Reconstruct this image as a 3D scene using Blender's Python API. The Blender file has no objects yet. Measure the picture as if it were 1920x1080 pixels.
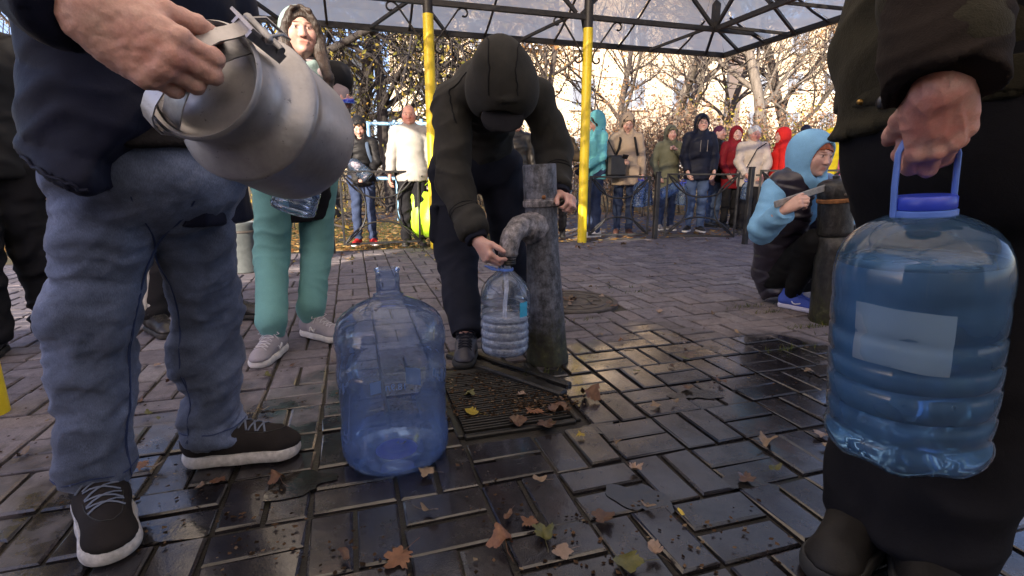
import bpy, math, random
import numpy as np
from mathutils import Vector, Matrix

R = math.radians
scene = bpy.context.scene
col = scene.collection
rnd = random.Random(7)

# ------------------------------------------------------------------ camera, sky, sun, exposure
CAM_H, PITCH, FPX = 0.80, R(12.62), 960.0
cam_d = bpy.data.cameras.new('camera')
cam = bpy.data.objects.new('camera', cam_d)
col.objects.link(cam)
cam.location = (0, 0, CAM_H)
cam.rotation_euler = (R(90) - PITCH, 0, 0)
cam_d.sensor_width = 36.0
cam_d.lens = 18.0
cam_d.clip_start = 0.02
cam_d.clip_end = 500
scene.camera = cam

SUN_DIR = Vector((-0.42, -0.87, 0.29)).normalized()        # towards the sun
world = bpy.data.worlds.new('World')
scene.world = world
world.use_nodes = True
wn = world.node_tree
sky = wn.nodes.new('ShaderNodeTexSky')
sky.sky_type = 'NISHITA'
sky.sun_disc = False
sky.sun_elevation = math.asin(SUN_DIR.z)
sky.sun_rotation = math.atan2(SUN_DIR.x, SUN_DIR.y)
sky.air_density = 1.0
sky.dust_density = 1.5
sky.ozone_density = 2.0
wn.nodes['Background'].inputs[1].default_value = 0.15
tint = wn.nodes.new('ShaderNodeMix'); tint.data_type = 'RGBA'; tint.blend_type = 'MULTIPLY'
tint.inputs[0].default_value = 1.0; tint.inputs[7].default_value = (1.06, .95, 1.14, 1)
wn.links.new(sky.outputs[0], tint.inputs[6]); wn.links.new(tint.outputs[2], wn.nodes['Background'].inputs[0])
sun_d = bpy.data.lights.new('sun', 'SUN')
sun_d.energy = 5.0
sun_d.angle = R(0.55)
sun_d.color = (1.0, 0.87, 0.70)
sun = bpy.data.objects.new('sun', sun_d)
col.objects.link(sun)
sun.rotation_euler = SUN_DIR.to_track_quat('Z', 'Y').to_euler()

vs = scene.view_settings
vs.view_transform = 'Standard'
vs.look = 'None'
vs.exposure = 1.3
vs.gamma = 1.0
vs.use_curve_mapping = False
scene.cycles.max_bounces = 12
scene.cycles.transparent_max_bounces = 24
scene.cycles.transmission_bounces = 10
scene.cycles.caustics_reflective = False
scene.cycles.caustics_refractive = False
scene.cycles.sample_clamp_indirect = 4.0
scene.cycles.use_denoising = True

SP, CP = math.sin(PITCH), math.cos(PITCH)
def G(px, py, z=0.0):
    """the point of the plane at height z seen at photograph pixel (px, py)"""
    u = (px - 960) / FPX
    v = (py - 540) / FPX
    t = (CAM_H - z) / (SP + v * CP)
    return np.array([u * t, t * (CP - v * SP), z])
def P(px, py, Y):
    """the point seen at pixel (px, py) at ground distance Y"""
    u = (px - 960) / FPX
    v = (py - 540) / FPX
    t = Y / (CP - v * SP)
    return np.array([u * t, Y, CAM_H - t * (SP + v * CP)])
A = lambda *v: np.array(v, float)
def nrm(v):
    v = np.asarray(v, float)
    return v / (np.linalg.norm(v) + 1e-12)

# ------------------------------------------------------------------ noise (numpy)
_pr = np.random.RandomState(3)
_tab = _pr.rand(4096) * 2 - 1
def _h(i, j, k):
    return _tab[(i * 73 + j * 1597 + k * 2971 + (i * j) * 7 + (j * k) * 13) & 4095]
def vnoise(p):
    i = np.floor(p).astype(np.int64)
    f = p - i
    f = f * f * f * (f * (f * 6 - 15) + 10)
    x, y, z = i[:, 0], i[:, 1], i[:, 2]
    fx, fy, fz = f[:, 0], f[:, 1], f[:, 2]
    def L(a, b, t): return a + (b - a) * t
    return L(L(L(_h(x, y, z), _h(x + 1, y, z), fx), L(_h(x, y + 1, z), _h(x + 1, y + 1, z), fx), fy),
             L(L(_h(x, y, z + 1), _h(x + 1, y, z + 1), fx), L(_h(x, y + 1, z + 1), _h(x + 1, y + 1, z + 1), fx), fy), fz)

# ------------------------------------------------------------------ mesh helpers
def tag(o, label=None, cat=None, group=None, kind=None):
    if label: o['label'] = label
    if cat: o['category'] = cat
    if group: o['group'] = group
    if kind: o['kind'] = kind
    return o
def empty(name, loc, rz=0.0):
    o = bpy.data.objects.new(name, None)
    o.empty_display_size = 0.1
    o.location = tuple(float(c) for c in loc)
    o.rotation_euler = (0, 0, rz)
    col.objects.link(o)
    return o
def base_of(p):
    b = np.zeros(3)
    while p is not None:
        b = b + np.array(p.location)
        p = p.parent
    return b
def mesh_data(name, v, faces, mats, smooth=True, mi=None, cols=None):
    me = bpy.data.meshes.new(name)
    v = np.asarray(v, np.float32)
    if isinstance(faces, np.ndarray):
        nf, k = faces.shape
        me.vertices.add(len(v)); me.vertices.foreach_set('co', v.ravel())
        me.loops.add(nf * k); me.loops.foreach_set('vertex_index', faces.astype(np.int32).ravel())
        me.polygons.add(nf)
        me.polygons.foreach_set('loop_start', np.arange(0, nf * k, k, dtype=np.int32))
        me.polygons.foreach_set('loop_total', np.full(nf, k, np.int32))
        me.update(calc_edges=True)
    else:
        me.from_pydata([tuple(map(float, p)) for p in v], [], faces)
        me.update()
    if not isinstance(mats, (list, tuple)): mats = [mats]
    for m in mats: me.materials.append(m)
    if len(me.polygons):
        me.polygons.foreach_set('use_smooth', [bool(smooth)] * len(me.polygons))
        if mi is not None: me.polygons.foreach_set('material_index', np.asarray(mi, np.int32))
    if cols is not None:
        for an, arr in cols.items():
            if arr.ndim == 1:
                at = me.attributes.new(an, 'FLOAT', 'POINT'); at.data.foreach_set('value', arr.astype(np.float32))
            else:
                at = me.attributes.new(an, 'FLOAT_COLOR', 'POINT')
                c4 = np.ones((len(arr), 4), np.float32); c4[:, :3] = arr
                at.data.foreach_set('color', c4.ravel())
    me.validate()
    return me
def mk(name, v, faces, mats, parent=None, smooth=True, mi=None, cols=None, auto=None):
    """link ONE mesh object; v is in world space (parents carry no rotation when this is used)"""
    v = np.asarray(v, float)
    if parent is not None:
        v = v - base_of(parent)
        loc = (0, 0, 0)
    else:
        loc = (v.min(0) + v.max(0)) / 2
        loc[2] = v[:, 2].min()
        v = v - loc
    me = mesh_data(name, v, faces, mats, smooth, mi, cols)
    o = bpy.data.objects.new(name, me)
    o.location = tuple(map(float, loc))
    if parent is not None: o.parent = parent
    col.objects.link(o)
    if auto:
        m = o.modifiers.new('es', 'EDGE_SPLIT'); m.split_angle = R(auto)
    return o
def copy_tree(o, parent=None):
    c = o.copy(); col.objects.link(c); c.parent = parent
    for ch in list(o.children): copy_tree(ch, c)
    return c

class MB:
    """collects simple solids; build() links them as one mesh object"""
    def __init__(s): s.v = []; s.f = []; s.n = 0; s.mi = []
    def add(s, v, f, mi=0):
        v = np.asarray(v, float)
        s.v.append(v); s.f += [tuple(int(i) + s.n for i in q) for q in f]; s.mi += [mi] * len(f); s.n += len(v); return s
    def box(s, c, size, rot=None, mi=0, bev=0.0):
        h = np.array(size, float) / 2
        if bev > 0:
            b = min(bev, h.min() * .45)
            vs_, fs = _bevbox(h, b)
        else:
            vs_ = np.array([[x, y, z] for x in (-1, 1) for y in (-1, 1) for z in (-1, 1)]) * h
            fs = [(0, 1, 3, 2), (4, 6, 7, 5), (0, 4, 5, 1), (2, 3, 7, 6), (0, 2, 6, 4), (1, 5, 7, 3)]
        if rot is not None: vs_ = vs_ @ np.array(rot).T
        return s.add(vs_ + np.array(c, float), fs, mi)
    def bar(s, a, b, w, h=None, up=(0, 0, 1), mi=0, bev=0.0):
        a, b = np.array(a, float), np.array(b, float)
        d = b - a; L = np.linalg.norm(d); d = d / L
        up = np.array(up, float)
        if abs(d @ nrm(up)) > .95: up = A(1, 0, 0) if abs(d[0]) < .9 else A(0, 1, 0)
        x = nrm(np.cross(d, up)); z = np.cross(x, d)
        return s.box((a + b) / 2, (w, L, h or w), np.stack([x, d, z], 1), mi, bev)
    def tube(s, pts, r, n=8, caps=True, mi=0, closed=False, flat=None):
        pts = np.array(pts, float); k = len(pts)
        r = np.full(k, r, float) if np.isscalar(r) else np.array(r, float)
        T = np.gradient(pts, axis=0) if not closed else (np.roll(pts, -1, 0) - np.roll(pts, 1, 0))
        T /= np.linalg.norm(T, axis=1)[:, None] + 1e-12
        u = np.cross(T[0], A(0, 0, 1) if abs(T[0][2]) < .9 else A(1, 0, 0)); u = nrm(u)
        V = []
        ang = np.arange(n) * 2 * math.pi / n
        for i in range(k):
            u = nrm(u - T[i] * (u @ T[i])); w = np.cross(T[i], u)
            fl = 1.0 if flat is None else flat
            V.append(pts[i] + r[i] * (np.cos(ang)[:, None] * u + fl * np.sin(ang)[:, None] * w))
        V = np.concatenate(V)
        F = []
        for i in range(k if closed else k - 1):
            i2 = (i + 1) % k
            for j in range(n):
                F.append((i * n + j, i * n + (j + 1) % n, i2 * n + (j + 1) % n, i2 * n + j))
        if caps and not closed:
            F.append(tuple(range(n))[::-1]); F.append(tuple((k - 1) * n + j for j in range(n)))
        return s.add(V, F, mi)
    def lathe(s, prof, n=32, M=None, mi=0, cap0=True, cap1=True, squash=None):
        """profile of (r, z) rings about z, optional 4x4 M"""
        ang = np.arange(n) * 2 * math.pi / n
        V = []
        for r, z in prof:
            q = np.stack([r * np.cos(ang), r * np.sin(ang), np.full(n, z)], 1)
            if squash is not None: q = squash(q)
            V.append(q)
        V = np.concatenate(V); F = []; k = len(prof)
        for i in range(k - 1):
            for j in range(n):
                F.append((i * n + j, i * n + (j + 1) % n, (i + 1) * n + (j + 1) % n, (i + 1) * n + j))
        if cap0: F.append(tuple(range(n))[::-1])
        if cap1: F.append(tuple((k - 1) * n + j for j in range(n)))
        if M is not None: V = V @ np.array(M)[:3, :3].T + np.array(M)[:3, 3]
        return s.add(V, F, mi)
    def ball(s, c, r, n=10, m=6, mi=0, rot=None):
        c = np.array(c, float); r = np.array([r] * 3 if np.isscalar(r) else r, float)
        V = [A(0, 0, -1)]; F = []
        for i in range(1, m):
            ph = -math.pi / 2 + math.pi * i / m
            for j in range(n):
                th = 2 * math.pi * j / n
                V.append(A(math.cos(ph) * math.cos(th), math.cos(ph) * math.sin(th), math.sin(ph)))
        V.append(A(0, 0, 1)); V = np.array(V) * r
        if rot is not None: V = V @ np.array(rot).T
        for j in range(n):
            F.append((0, 1 + (j + 1) % n, 1 + j)); F.append((len(V) - 1, 1 + (m - 2) * n + j, 1 + (m - 2) * n + (j + 1) % n))
        for i in range(m - 2):
            for j in range(n):
                F.append((1 + i * n + j, 1 + i * n + (j + 1) % n, 1 + (i + 1) * n + (j + 1) % n, 1 + (i + 1) * n + j))
        return s.add(V + c, F, mi)
    def build(s, name, mats, parent=None, smooth=False, auto=None):
        if smooth and auto is None: auto = 40
        return mk(name, np.concatenate(s.v), s.f, mats, parent, smooth, s.mi, None, auto)
    def data(s, name, mats, smooth=False):
        return mesh_data(name, np.concatenate(s.v), s.f, mats, smooth, s.mi)
def _bevbox(h, b):
    V = []; idx = {}
    for sx in (-1, 1):
        for sy in (-1, 1):
            for sz in (-1, 1):
                for ax in range(3):
                    p = A(sx, sy, sz) * (h - b); p[ax] = (sx, sy, sz)[ax] * h[ax]
                    idx[(sx, sy, sz, ax)] = len(V); V.append(p)
    F = []
    c4 = [(-1, -1), (1, -1), (1, 1), (-1, 1)]
    for ax in range(3):
        o = [i for i in range(3) if i != ax]
        for s in (-1, 1):
            q = []
            for a_, b_ in c4:
                k = [0, 0, 0]; k[ax] = s; k[o[0]] = a_; k[o[1]] = b_
                q.append(idx[(k[0], k[1], k[2], ax)])
            F.append(tuple(q))
    for ax in range(3):
        o = [i for i in range(3) if i != ax]
        for a_, b_ in c4:
            q = []
            for s, fx in ((-1, o[0]), (1, o[0]), (1, o[1]), (-1, o[1])):
                k = [0, 0, 0]; k[ax] = s; k[o[0]] = a_; k[o[1]] = b_
                q.append(idx[(k[0], k[1], k[2], fx)])
            F.append(tuple(q))
    for sx in (-1, 1):
        for sy in (-1, 1):
            for sz in (-1, 1): F.append(tuple(idx[(sx, sy, sz, ax)] for ax in range(3)))
    V = np.array(V); F2 = []
    for f in F:
        c = V[list(f)].mean(0); n = np.cross(V[f[1]] - V[f[0]], V[f[2]] - V[f[0]])
        F2.append(f if n @ c > 0 else f[::-1])
    return V, F2

def frame_M(o, z, x=None):
    """4x4 matrix whose local z runs along z"""
    z = nrm(z)
    x = A(1, 0, 0) if x is None else np.array(x, float)
    if abs(nrm(x) @ z) > .98: x = A(0, 1, 0)
    x = nrm(x - z * (x @ z)); y = np.cross(z, x)
    M = np.eye(4); M[:3, 0] = x; M[:3, 1] = y; M[:3, 2] = z; M[:3, 3] = o
    return M
def bez(p0, p1, p2, p3, n=12):
    t = np.linspace(0, 1, n)[:, None]
    return (1 - t) ** 3 * A(*p0) + 3 * (1 - t) ** 2 * t * A(*p1) + 3 * (1 - t) * t * t * A(*p2) + t ** 3 * A(*p3)

# ------------------------------------------------------------------ materials
class NT:
    def __init__(s, name):
        s.m = bpy.data.materials.new(name); s.m.use_nodes = True
        s.t = s.m.node_tree; s.b = s.t.nodes['Principled BSDF']; s.out = s.t.nodes['Material Output']
    def n(s, typ, **kw):
        nd = s.t.nodes.new(typ)
        for k, v in kw.items():
            if k.startswith('i_'): nd.inputs[int(k[2:]) if k[2:].isdigit() else k[2:].replace('_', ' ')].default_value = v
            else: setattr(nd, k, v)
        return nd
    def l(s, a, b): s.t.links.new(a, b)
    def pos(s, mode='object'):
        if mode == 'world': return s.n('ShaderNodeNewGeometry').outputs['Position']
        return s.n('ShaderNodeTexCoord').outputs['Object']
    def noise(s, vec, scale, detail=4, rough=.6, dist=0.0):
        nd = s.n('ShaderNodeTexNoise'); nd.inputs['Scale'].default_value = scale
        nd.inputs['Detail'].default_value = detail; nd.inputs['Roughness'].default_value = rough
        nd.inputs['Distortion'].default_value = dist
        s.l(vec, nd.inputs['Vector']); return nd.outputs['Fac']
    def scale(s, vec, sc):
        nd = s.n('ShaderNodeMapping'); nd.inputs['Scale'].default_value = sc
        s.l(vec, nd.inputs['Vector']); return nd.outputs[0]
    def ramp(s, fac, stops):
        nd = s.n('ShaderNodeValToRGB'); cr = nd.color_ramp
        while len(cr.elements) < len(stops): cr.elements.new(0.5)
        for e, (p, c) in zip(cr.elements, stops):
            e.position = p; e.color = (c, c, c, 1) if np.isscalar(c) else (c[0], c[1], c[2], 1)
        s.l(fac, nd.inputs[0]); return nd.outputs[0]
    def mix(s, f, a, b, mode='MIX'):
        nd = s.n('ShaderNodeMix', data_type='RGBA', blend_type=mode)
        for k, sock, v in ((0, nd.inputs[0], f), (6, nd.inputs[6], a), (7, nd.inputs[7], b)):
            if hasattr(v, 'is_linked'): s.l(v, sock)
            elif np.isscalar(v): sock.default_value = v if k == 0 else (v, v, v, 1)
            else: sock.default_value = (v[0], v[1], v[2], 1)
        return nd.outputs[2]
    def math(s, op, a, b=0.0, clamp=False):
        nd = s.n('ShaderNodeMath', operation=op, use_clamp=clamp)
        for sock, v in ((nd.inputs[0], a), (nd.inputs[1], b)):
            if hasattr(v, 'is_linked'): s.l(v, sock)
            else: sock.default_value = v
        return nd.outputs[0]
    def bump(s, h, strength=.3, dist=.002, normal=None):
        nd = s.n('ShaderNodeBump'); nd.inputs['Strength'].default_value = strength; nd.inputs['Distance'].default_value = dist
        s.l(h, nd.inputs['Height'])
        if normal is not None: s.l(normal, nd.inputs['Normal'])
        return nd.outputs[0]
    def set(s, **kw):
        for k, v in kw.items():
            nm = {'color': 'Base Color', 'rough': 'Roughness', 'metal': 'Metallic', 'normal': 'Normal', 'sheen': 'Sheen Weight',
                  'spec': 'Specular IOR Level', 'trans': 'Transmission Weight', 'ior': 'IOR', 'sss': 'Subsurface Weight', 'alpha': 'Alpha',
                  'coat': 'Coat Weight'}[k]
            sock = s.b.inputs[nm]
            if hasattr(v, 'is_linked'): s.l(v, sock)
            elif nm == 'Base Color': sock.default_value = (v[0], v[1], v[2], 1)
            else: sock.default_value = v
        return s

def cloth(name, c, var=.25, rough=.85, fine=900, bump=.25, sheen=.0, weave=True, spec=.12, dist=.0012):
    t = NT(name); p = t.pos()
    n1 = t.noise(p, 9, 5)
    n2 = t.noise(p, fine, 2)
    lo = [x * (1 - var) for x in c]; hi = [min(1, x * (1 + var)) for x in c]
    base = t.ramp(n1, [(.3, lo), (.7, hi)])
    base = t.mix(.25, base, t.ramp(n2, [(.3, [x * .6 for x in c]), (.7, [min(1, x * 1.4) for x in c])]))
    n3 = t.noise(p, 45, 4)
    h = t.math('ADD', t.math('MULTIPLY', n2, .35), t.math('MULTIPLY', n3, .9))
    t.set(color=base, rough=rough, sheen=sheen * .15, spec=spec, normal=t.bump(h, bump, dist * 4))
    return t.m
def plain(name, c, rough=.5, metal=0.0, var=.15, sc=20, bump=.1, dist=.001, spec=.5):
    t = NT(name); p = t.pos()
    n = t.noise(p, sc, 5)
    base = t.ramp(n, [(.3, [x * (1 - var) for x in c]), (.7, [min(1, x * (1 + var)) for x in c])])
    n2 = t.noise(p, sc * 12, 3)
    t.set(color=base, rough=rough, metal=metal, spec=spec, normal=t.bump(n2, bump, dist))
    return t.m
# ================================================================== SETTING
LA = R(17.0)                                   # the paving and the pavilion share this direction
E1 = A(math.cos(LA), math.sin(LA), 0); E2 = A(math.sin(LA), -math.cos(LA), 0)
L0 = G(1040 + .2963 * 250, 580 + .2963 * 390)
SQ = 0.212
PUMP = G(1026, 672)
DRAIN = G(936, 738)
MANHOLE = G(1072, 566)

# ---- wet mask shared by the paving materials (a spill round the pump that has run towards the camera)
def wet_mask(t):
    p = t.pos('world')
    sep = t.n('ShaderNodeSeparateXYZ'); t.l(p, sep.inputs[0])
    def blob(cx, cy, rx, ry):
        dx = t.math('DIVIDE', t.math('SUBTRACT', sep.outputs[0], cx), rx)
        dy = t.math('DIVIDE', t.math('SUBTRACT', sep.outputs[1], cy), ry)
        return t.math('SQRT', t.math('ADD', t.math('MULTIPLY', dx, dx), t.math('MULTIPLY', dy, dy)))
    d = t.math('MINIMUM', blob(0.0, 1.05, 1.5, 1.22), blob(0.85, 1.75, 1.05, .9))
    nz = t.noise(p, 2.3, 5, .65)
    d = t.math('ADD', d, t.math('MULTIPLY', t.math('SUBTRACT', nz, .5), 1.5))
    return t.ramp(d, [(.72, 1.0), (1.06, 0.0)]), p
def paver_material():
    t = NT('concrete_paver')
    wet, p = wet_mask(t)
    oi = t.n('ShaderNodeObjectInfo')
    at = t.n('ShaderNodeAttribute', attribute_name='tone')
    tone = t.math('FRACT', t.math('ADD', oi.outputs['Random'], at.outputs['Fac']))
    base = t.ramp(tone, [(0, (.135, .120, .135)), (.5, (.172, .156, .174)), (.8, (.19, .163, .168)), (1, (.22, .203, .218))])
    n1 = t.noise(p, 22, 6, .7)
    base = t.mix(.75, base, t.ramp(n1, [(.25, .45), (.75, 1.35)]), 'MULTIPLY')
    grit = t.noise(p, 240, 3, .7)
    base = t.mix(.55, base, t.ramp(grit, [(.3, .5), (.7, 1.4)]), 'MULTIPLY')
    stain = t.ramp(t.noise(p, 5.5, 5, .7, 1.2), [(.52, 0.0), (.66, 1.0)])
    base = t.mix(t.math('MULTIPLY', stain, .55), base, (.045, .04, .033))
    base = t.mix(wet, base, t.mix(1.0, base, (.10, .098, .105), 'MULTIPLY'))
    r_w = t.ramp(t.noise(p, 13, 5, .75), [(.34, .05), (.50, .18), (.75, .42)])
    rough = t.mix(wet, .78, r_w)
    h = t.math('ADD', t.math('MULTIPLY', grit, .5), t.math('MULTIPLY', n1, 1.2))
    dry_n = t.bump(h, .55, .004)
    t.l(t.mix(wet, .6, .26), dry_n.node.inputs['Strength'])
    t.set(color=base, rough=rough, normal=dry_n, spec=t.mix(wet, .3, .55))
    film = t.math('MULTIPLY', wet, t.ramp(t.noise(p, 4.5, 4, .6), [(.36, .15), (.56, 1.0)]))
    t.l(film, t.b.inputs['Coat Weight']); t.l(t.ramp(t.noise(p, 17, 4), [(.4, .03), (.7, .16)]), t.b.inputs['Coat Roughness'])
    t.b.inputs['Coat IOR'].default_value = 1.42
    t.l(t.bump(n1, .12, .003), t.b.inputs['Coat Normal'])
    return t.m
def joint_material():
    t = NT('joint_soil')
    wet, p = wet_mask(t)
    n1 = t.noise(p, 14, 6)
    base = t.ramp(n1, [(.3, (.02, .018, .015)), (.55, (.05, .042, .034)), (.75, (.04, .05, .02))])
    base = t.mix(wet, base, t.mix(1.0, base, .4, 'MULTIPLY'))
    t.set(color=base, rough=t.mix(wet, .95, .35), normal=t.bump(t.noise(p, 150, 4), .8, .006))
    return t.m
M_PAVER = paver_material(); M_JOINT = joint_material()

def poly_sheet(name, pts, z, m, kind='structure', parent=None):
    v = [(p[0], p[1], z) for p in pts]
    o = mk(name, v, [tuple(range(len(v)))], m, parent, smooth=False)
    return tag(o, kind=kind) if kind else o

# ground: one sheet of autumn lawn to the horizon
def ground_material():
    t = NT('autumn_lawn'); p = t.pos('world')
    n = t.noise(p, 1.1, 6, .7)
    base = t.ramp(n, [(.3, (.045, .05, .02)), (.5, (.10, .085, .035)), (.62, (.20, .125, .05)), (.8, (.12, .085, .045))])
    sp = t.noise(p, 38, 4, .75)
    base = t.mix(.7, base, t.ramp(sp, [(.35, .35), (.5, 1.0), (.68, 2.0)]), 'MULTIPLY')
    t.set(color=base, rough=.95, normal=t.bump(sp, 1.0, .03)); return t.m
M_GROUND = ground_material()
tag(mk('ground', [(-150, -60, -.06), (150, -60, -.06), (150, 260, -.06), (-150, 260, -.06)], [(0, 1, 2, 3)], M_GROUND, smooth=False), kind='structure')
def asphalt():
    t = NT('asphalt'); p = t.pos('world')
    n = t.noise(p, 3, 6, .7)
    base = t.ramp(n, [(.3, (.085, .08, .085)), (.7, (.14, .13, .135))])
    base = t.mix(.6, base, t.ramp(t.noise(p, 160, 3), [(.3, .5), (.7, 1.5)]), 'MULTIPLY')
    t.set(color=base, rough=.9, normal=t.bump(t.noise(p, 160, 3), .6, .004)); return t.m
M_ASPH = asphalt()
def loc2(a, b, o=None):
    o = L0 if o is None else o
    return o + E1 * a - E2 * b                 # a along the fence direction, b away from the camera
FAR_B = 3.95                                   # far edge of the paving, measured from L0
poly_sheet('path', [loc2(1.3, FAR_B + .02), loc2(14, FAR_B + .02), loc2(14, FAR_B + 3.6), loc2(3.0, FAR_B + 3.4)], -.045, M_ASPH)
poly_sheet('path', [(-30, 9.0), (3.5, 9.8), (3.2, 11.6), (-30, 11.4)], -.05, M_ASPH)

pavement = mk('pavement', [loc2(-7.5, -6.5), loc2(8.5, -6.5), loc2(8.5, FAR_B), loc2(-7.5, FAR_B)] +
              [loc2(-7.5, -6.5) - A(0, 0, .08), loc2(8.5, -6.5) - A(0, 0, .08), loc2(8.5, FAR_B) - A(0, 0, .08), loc2(-7.5, FAR_B) - A(0, 0, .08)],
              [(0, 1, 2, 3), (2, 3, 7, 6)[::-1]], M_JOINT, smooth=False)
pavement.location.z -= .013
tag(pavement, kind='structure')
PB = base_of(pavement)
def paver_shape(l, w):
    h = .018; b = .005
    V = []
    for z, ins in ((-.02, 0), (h - b * .8, 0), (h, b)):
        for sx, sy in ((-1, -1), (1, -1), (1, 1), (-1, 1)):
            V.append((sx * (l / 2 - ins), sy * (w / 2 - ins), z - h))
    F = [(8, 9, 10, 11)]
    for k in (0, 4):
        for j in range(4): F.append((k + j, k + (j + 1) % 4, k + 4 + (j + 1) % 4, k + 4 + j))
    return np.array(V), F
PV, PF = paver_shape(SQ - .011, SQ / 2 - .011)
_rp = np.random.RandomState(12); PVS = []
for _ in range(8):
    q = PV.copy(); jit = _rp.randn(4, 2) * .0017; jt_ = _rp.randn(4, 3) * A(.0014, .0014, .0009)
    for k in range(3): q[4 * k:4 * k + 4, :2] += jit
    q[8:12] += jt_; PVS.append(q)
paver_mes = [mesh_data('paver', q, PF, M_PAVER, smooth=False) for q in PVS]
cells = []
DH = (0.20, 0.27)
for i in range(-44, 46):
    for j in range(-22, 34):
        for k in (0, 1):
            if (i + j) % 2 == 0:
                c = L0 + E1 * SQ * (i + .25 + .5 * k) + E2 * SQ * (j + .5); al = LA - math.pi / 2
            else:
                c = L0 + E1 * SQ * (i + .5) + E2 * SQ * (j + .25 + .5 * k); al = LA
            y = c[1]
            if (c - L0) @ (-E2) > FAR_B - .1 or y < -.2: continue
            if abs(c[0]) > 1.12 * (y + 1.0): continue
            dl = (c - DRAIN)
            if abs(dl @ E1) < DH[0] + .03 and abs(dl @ E2) < DH[1] + .05: continue
            if np.hypot(*(c - MANHOLE)[:2]) < .27: continue
            u = c[0] / (y * CP + CAM_H * SP); vv = (CAM_H * CP - y * SP) / (y * CP + CAM_H * SP)
            vis = abs(u) < 1.03 and -0.6 < vv < .5725
            cells.append((0 if vis else 1, np.linalg.norm(c), c, al))
cells.sort(key=lambda q: (q[0], q[1]))
jv, jf, jt = [], [], []
for n_, (nv, d_, c, al) in enumerate(cells):
    r_ = rnd.random
    tz = (r_() - .5) * .008; tx = (r_() - .5) * .02; ty = (r_() - .5) * .014
    da = (r_() - .5) * .02; c = c + A((r_() - .5) * .003, (r_() - .5) * .003, 0)
    if n_ < 300:
        o = bpy.data.objects.new('paver', paver_mes[rnd.randrange(8)])
        o.location = tuple(c + A(0, 0, tz - .002) - PB); o.rotation_euler = (tx, ty, al + da)
        o.parent = pavement; col.objects.link(o)
    else:
        ca, sa = math.cos(al + da), math.sin(al + da)
        q = PVS[rnd.randrange(8)].copy(); q[:, 2] += q[:, 0] * tx * .7 + q[:, 1] * ty * .7
        q = q @ np.array([[ca, sa, 0], [-sa, ca, 0], [0, 0, 1]]) + c + A(0, 0, tz - .002)
        jf.append(np.array(PF) + 12 * len(jv)); jv.append(q); jt.append(np.full(12, r_()))
o = mk('paver', np.concatenate(jv), np.concatenate(jf), M_PAVER, pavement, smooth=False, cols={'tone': np.concatenate(jt)})
tag(o, kind='stuff')

# puddles: thin sheets of standing water with their own outline
def puddle_mat():
    t = NT('standing_water')
    t.set(color=(.02, .018, .016), rough=.015, spec=.75)
    p = t.pos('world'); t.set(normal=t.bump(t.noise(p, 70, 4), .12, .003), rough=t.ramp(t.noise(p, 30, 4), [(.4, .03), (.7, .2)]))
    return t.m
M_PUD = puddle_mat()
def puddle(px, py, rx, ry, rot, seed):
    c = G(px, py); N = 64; rs = np.random.RandomState(seed)
    ph = rs.rand(6) * 6.28
    rx *= .42; ry *= .42; v = [c + A(0, 0, -.0016)]
    for i in range(N):
        a = 2 * math.pi * i / N
        k = 1 + .25 * math.sin(2 * a + ph[0]) + .18 * math.sin(3 * a + ph[1]) + .08 * math.sin(5 * a + ph[2]) + .05 * math.sin(9 * a + ph[3]) + .03 * math.sin(14 * a + ph[4])
        x, y = rx * k * math.cos(a), ry * k * math.sin(a)
        v.append(c + A(x * math.cos(rot) - y * math.sin(rot), x * math.sin(rot) + y * math.cos(rot), -.0016))
    o = mk('puddle', v, [(0, 1 + i, 1 + (i + 1) % N) for i in range(N)], M_PUD, smooth=False)
    tag(o, kind='structure')
for q in ((1305, 738, .20, .11, .3, 1), (1205, 935, .13, .20, .5, 2), (1060, 985, .16, .10, -.3, 3), (960, 860, .18, .12, .1, 13), (1400, 905, .16, .10, .2, 14), (560, 905, .22, .12, .2, 15), (300, 1000, .2, .1, .2, 16), (1425, 800, .17, .08, .2, 4),
          (1080, 690, .05, .035, .2, 5), (1070, 735, .05, .04, .3, 6), (1120, 800, .15, .10, .35, 7),
          (1330, 655, .22, .10, .2, 9), (1180, 655, .05, .025, .1, 12)):
    puddle(*q)

# ---- drain grate and manhole
M_IRON = plain('wet_iron', (.022, .021, .02), .38, .4, .4, 30, .4, .002)
M_IRON2 = plain('rusty_iron', (.07, .06, .055), .6, .3, .4, 18, .5, .003)
gr = empty('drain_grate', DRAIN)
tag(gr, 'dark ribbed drain grate in front of the pump, strewn with wet leaves', 'drain')
mb = MB()
for s in (-1, 1):
    dz = A(0, 0, -.011)
    mb.bar(DRAIN + E1 * s * DH[0] - E2 * DH[1] + dz, DRAIN + E1 * s * DH[0] + E2 * DH[1] + dz, .022, .024, bev=.004)
    mb.bar(DRAIN + E2 * s * DH[1] - E1 * (DH[0] - .012) + dz, DRAIN + E2 * s * DH[1] + E1 * (DH[0] - .012) + dz, .022, .024, bev=.004)
mb.build('frame', M_IRON, gr)
ns = 30
bar_me = MB().box((0, 0, 0), (2 * DH[0] - .035, .0075, .018), bev=.002).data('slat', M_IRON)
for k in range(ns):
    c = DRAIN + E2 * (-DH[1] + .028 + k * (2 * DH[1] - .056) / (ns - 1)) + A(0, 0, -.006 + rnd.uniform(-.001, .001))
    o = bpy.data.objects.new('slat', bar_me); o.parent = gr; o.location = tuple(c - DRAIN); o.rotation_euler = (0, 0, LA); col.objects.link(o)
MB().box(DRAIN + A(0, 0, -.017), (2 * DH[0], 2 * DH[1], .002), np.stack([E1, -E2, A(0, 0, 1)], 1)).build('sump', plain('sump_mud', (.012, .011, .01), .3), gr)
mb = MB()      # the cast trough lip that runs from the pump foot past the grate
a_, b_ = G(842, 668), G(1058, 742)
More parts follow.
